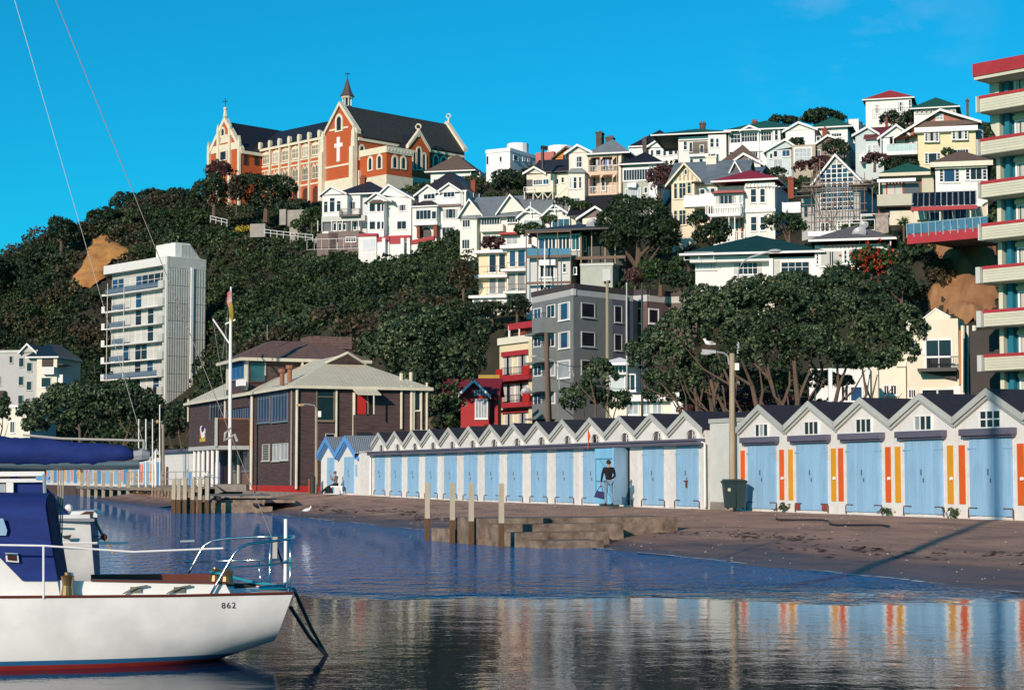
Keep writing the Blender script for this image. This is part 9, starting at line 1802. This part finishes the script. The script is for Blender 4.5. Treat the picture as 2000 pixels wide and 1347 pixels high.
# loop of pale cord hanging on the backstay
k0 = (850+714)/(1128+714); c = mh.lerp(bl(563, 1128), k0); m = MB(); m.tube([c+Vector((.0, 0, .08)), c+Vector((-.06, 0, .02)), c+Vector((-.07, 0, -.07)), c+Vector((.0, 0, -.03)), c+Vector((.05, 0, .0)), c+Vector((.08, 0, -.08))], .018, 6); t.part('cord_loop', m, MATS['grey_rope'])
# mooring lines into the water
wp = PZ(641, 1284, -.03)
for (a, lab) in ((f.w(*by(575, 1152, 0), 0), 'upper black mooring line from the yacht stern down into the water'), (f.w(*by(567, 1184, .2), .2), 'lower black mooring line from the yacht transom down into the water')):
    m = MB(); m.tube([a, a.lerp(wp, .5)-Vector((0, 0, .05)), wp, wp-Vector((0, 0, .3))], .022, 6); solo('mooring_line', lab, 'rope', m, DARKM, a)
# second boat behind
D = 34.0; pc = P(188, 1000, D); Y2 = Fr(pc.x, pc.y, 9); t2 = Thing('moored_boat', 'smaller white boat with blue canvas tent moored behind the yacht', 'boat', Y2.w(-2.5, 0, 0)); f2 = Y2
def b2(px, py, off): return f2.uz(px, py, off)
zs2 = b2(180, 1004, .9)[1]; zt2 = b2(100, 1010, 1.1)[1]
ST2 = [(-7, .1, zt2+.4, .1, 0), (-5.5, .8, zt2+.2, -.2, 0), (-3.5, 1.2, zt2, -.3, 0), (-1.8, 1.15, (zt2+zs2)/2, -.2, 0), (-.05, .98, zs2, -.1, -.12)]
H2 = hull_mat('boat_hull_white', (.12, .12, .14), (.04, .04, .05), white=(.70, .70, .68), z1=.12, z2=.06); n2, f2r = hull(ST2, f2, 'hull', t2, H2, M('transom_shadow_blue', (.10, .14, .22)))
k = len(n2); m = MB(); m.add(n2+f2r, [(i, i+1, k+i+1, k+i) for i in range(k-1)]); t2.part('deck', m, GEL)
def sb2(name, pts, o0, o1, mat, tt=None): m = MB(); f2.prism(m, [b2(x, y, o1) for x, y in pts], o0, o1); return (tt or t2).part(name, m, mat)
sb2('rubbing_strake', [(60, 1012), (184, 1012), (184, 1018), (60, 1016)], .95, 1.13, M('strake_grey', (.25, .26, .30))); sb2('cuddy', [(136, 1006), (140, 998), (182, 997), (190, 1004), (190, 1010)], -.7, .9, GEL); sb2('dark_hatch', [(168, 998), (182, 998), (180, 1006), (150, 1007)], .901, .92, M('hatch_dark', (.07, .03, .025)))
p1 = [b2(60, 930, 0), b2(88, 948, 0), b2(136, 1007, 0), b2(60, 1007, 0)]; m = MB(); A3 = f2.w(*b2(20, 925, 0), .0); B3 = f2.w(*b2(90, 950, 0), 0); m.add([A3, B3, f2.w(*b2(137, 1008, .85), .85), f2.w(*b2(20, 1008, .85), .85), f2.w(*b2(137, 1006, -.8), -.8), f2.w(*b2(20, 1006, -.8), -.8)], [(0, 1, 2, 3), (1, 4, 2), (0, 5, 4, 1)]); t2.part('canvas_tent', m, CANV)
sb2('canvas_screen', [(24, 942), (84, 941), (84, 972), (26, 972)], .4, .45, CANV); sb2('window_post', [(12, 942), (26, 942), (26, 972), (12, 972)], .45, .55, GEL); sb2('window_pane', [(-20, 945), (11, 945), (11, 968), (-20, 968)], .45, .5, GLP); 
for (y0, y1, r_) in ((920, 929, .5), (934, 941, .55)): sb2('hatch_beam', [(-40, y0+1), (86, y0), (88, y1), (-40, y1+1)], .3, r_, GEL)
sb2('blue_pad', [(70, 930), (96, 931), (94, 936), (70, 936)], .3, .58, TRIMB)
m = MB(); m.tube([f2.w(*b2(x, y, .9), .9) for x, y in ((86, 925), (88, 975), (90, 1000))], .03, 6); t2.part('tent_pole', m, ALU)
m = MB(); c = f2.w(*b2(134, 992, .5), .5); m.sphere(c, .075, 8, 6); t2.part('white_float', m, WHF)
m = MB(); m.tube([f2.w(*b2(x, y, .6), .6) for x, y in ((178, 1000), (190, 1025), (202, 1048), (222, 1080))], .03, 6); t2.part('outboard_line', m, M('line_pale_brown', (.35, .25, .18), rough=.8)); m = MB(); m.tube([f2.w(*b2(x, y, .6), .6) for x, y in ((176, 1048), (204, 1046), (172, 1067))], .03, 5); t2.part('ladder', m, ALU); m = MB(); m.sphere(f2.w(*b2(203, 1048, .6), .6), .06, 8, 6); t2.part('shackle', m, RUST)
for (y, x0, x1) in ((1024, 92, 128), (1060, 100, 210)): m = MB(); m.tube([f2.w(*b2(x0, y, 1.2), 1.2), f2.w(*b2(x1, y, 1.2), 1.2)], .02, 5); t2.part('side_rail', m, GEL)
sb2('hull_mark', [(120, 1046), (140, 1044), (135, 1053), (126, 1052)], 1.13, 1.17, DARKM)
m = MB(); m.tube([PZ(x, y, z) for x, y, z in ((120, 1100, .02), (135, 1090, .25), (142, 1086, .3), (150, 1100, .02))], .03, 5); solo('mooring_chain', 'dark mooring chain looping out of the water beside the second boat', 'chain', m, DARKM, PZ(135, 1090, .25))
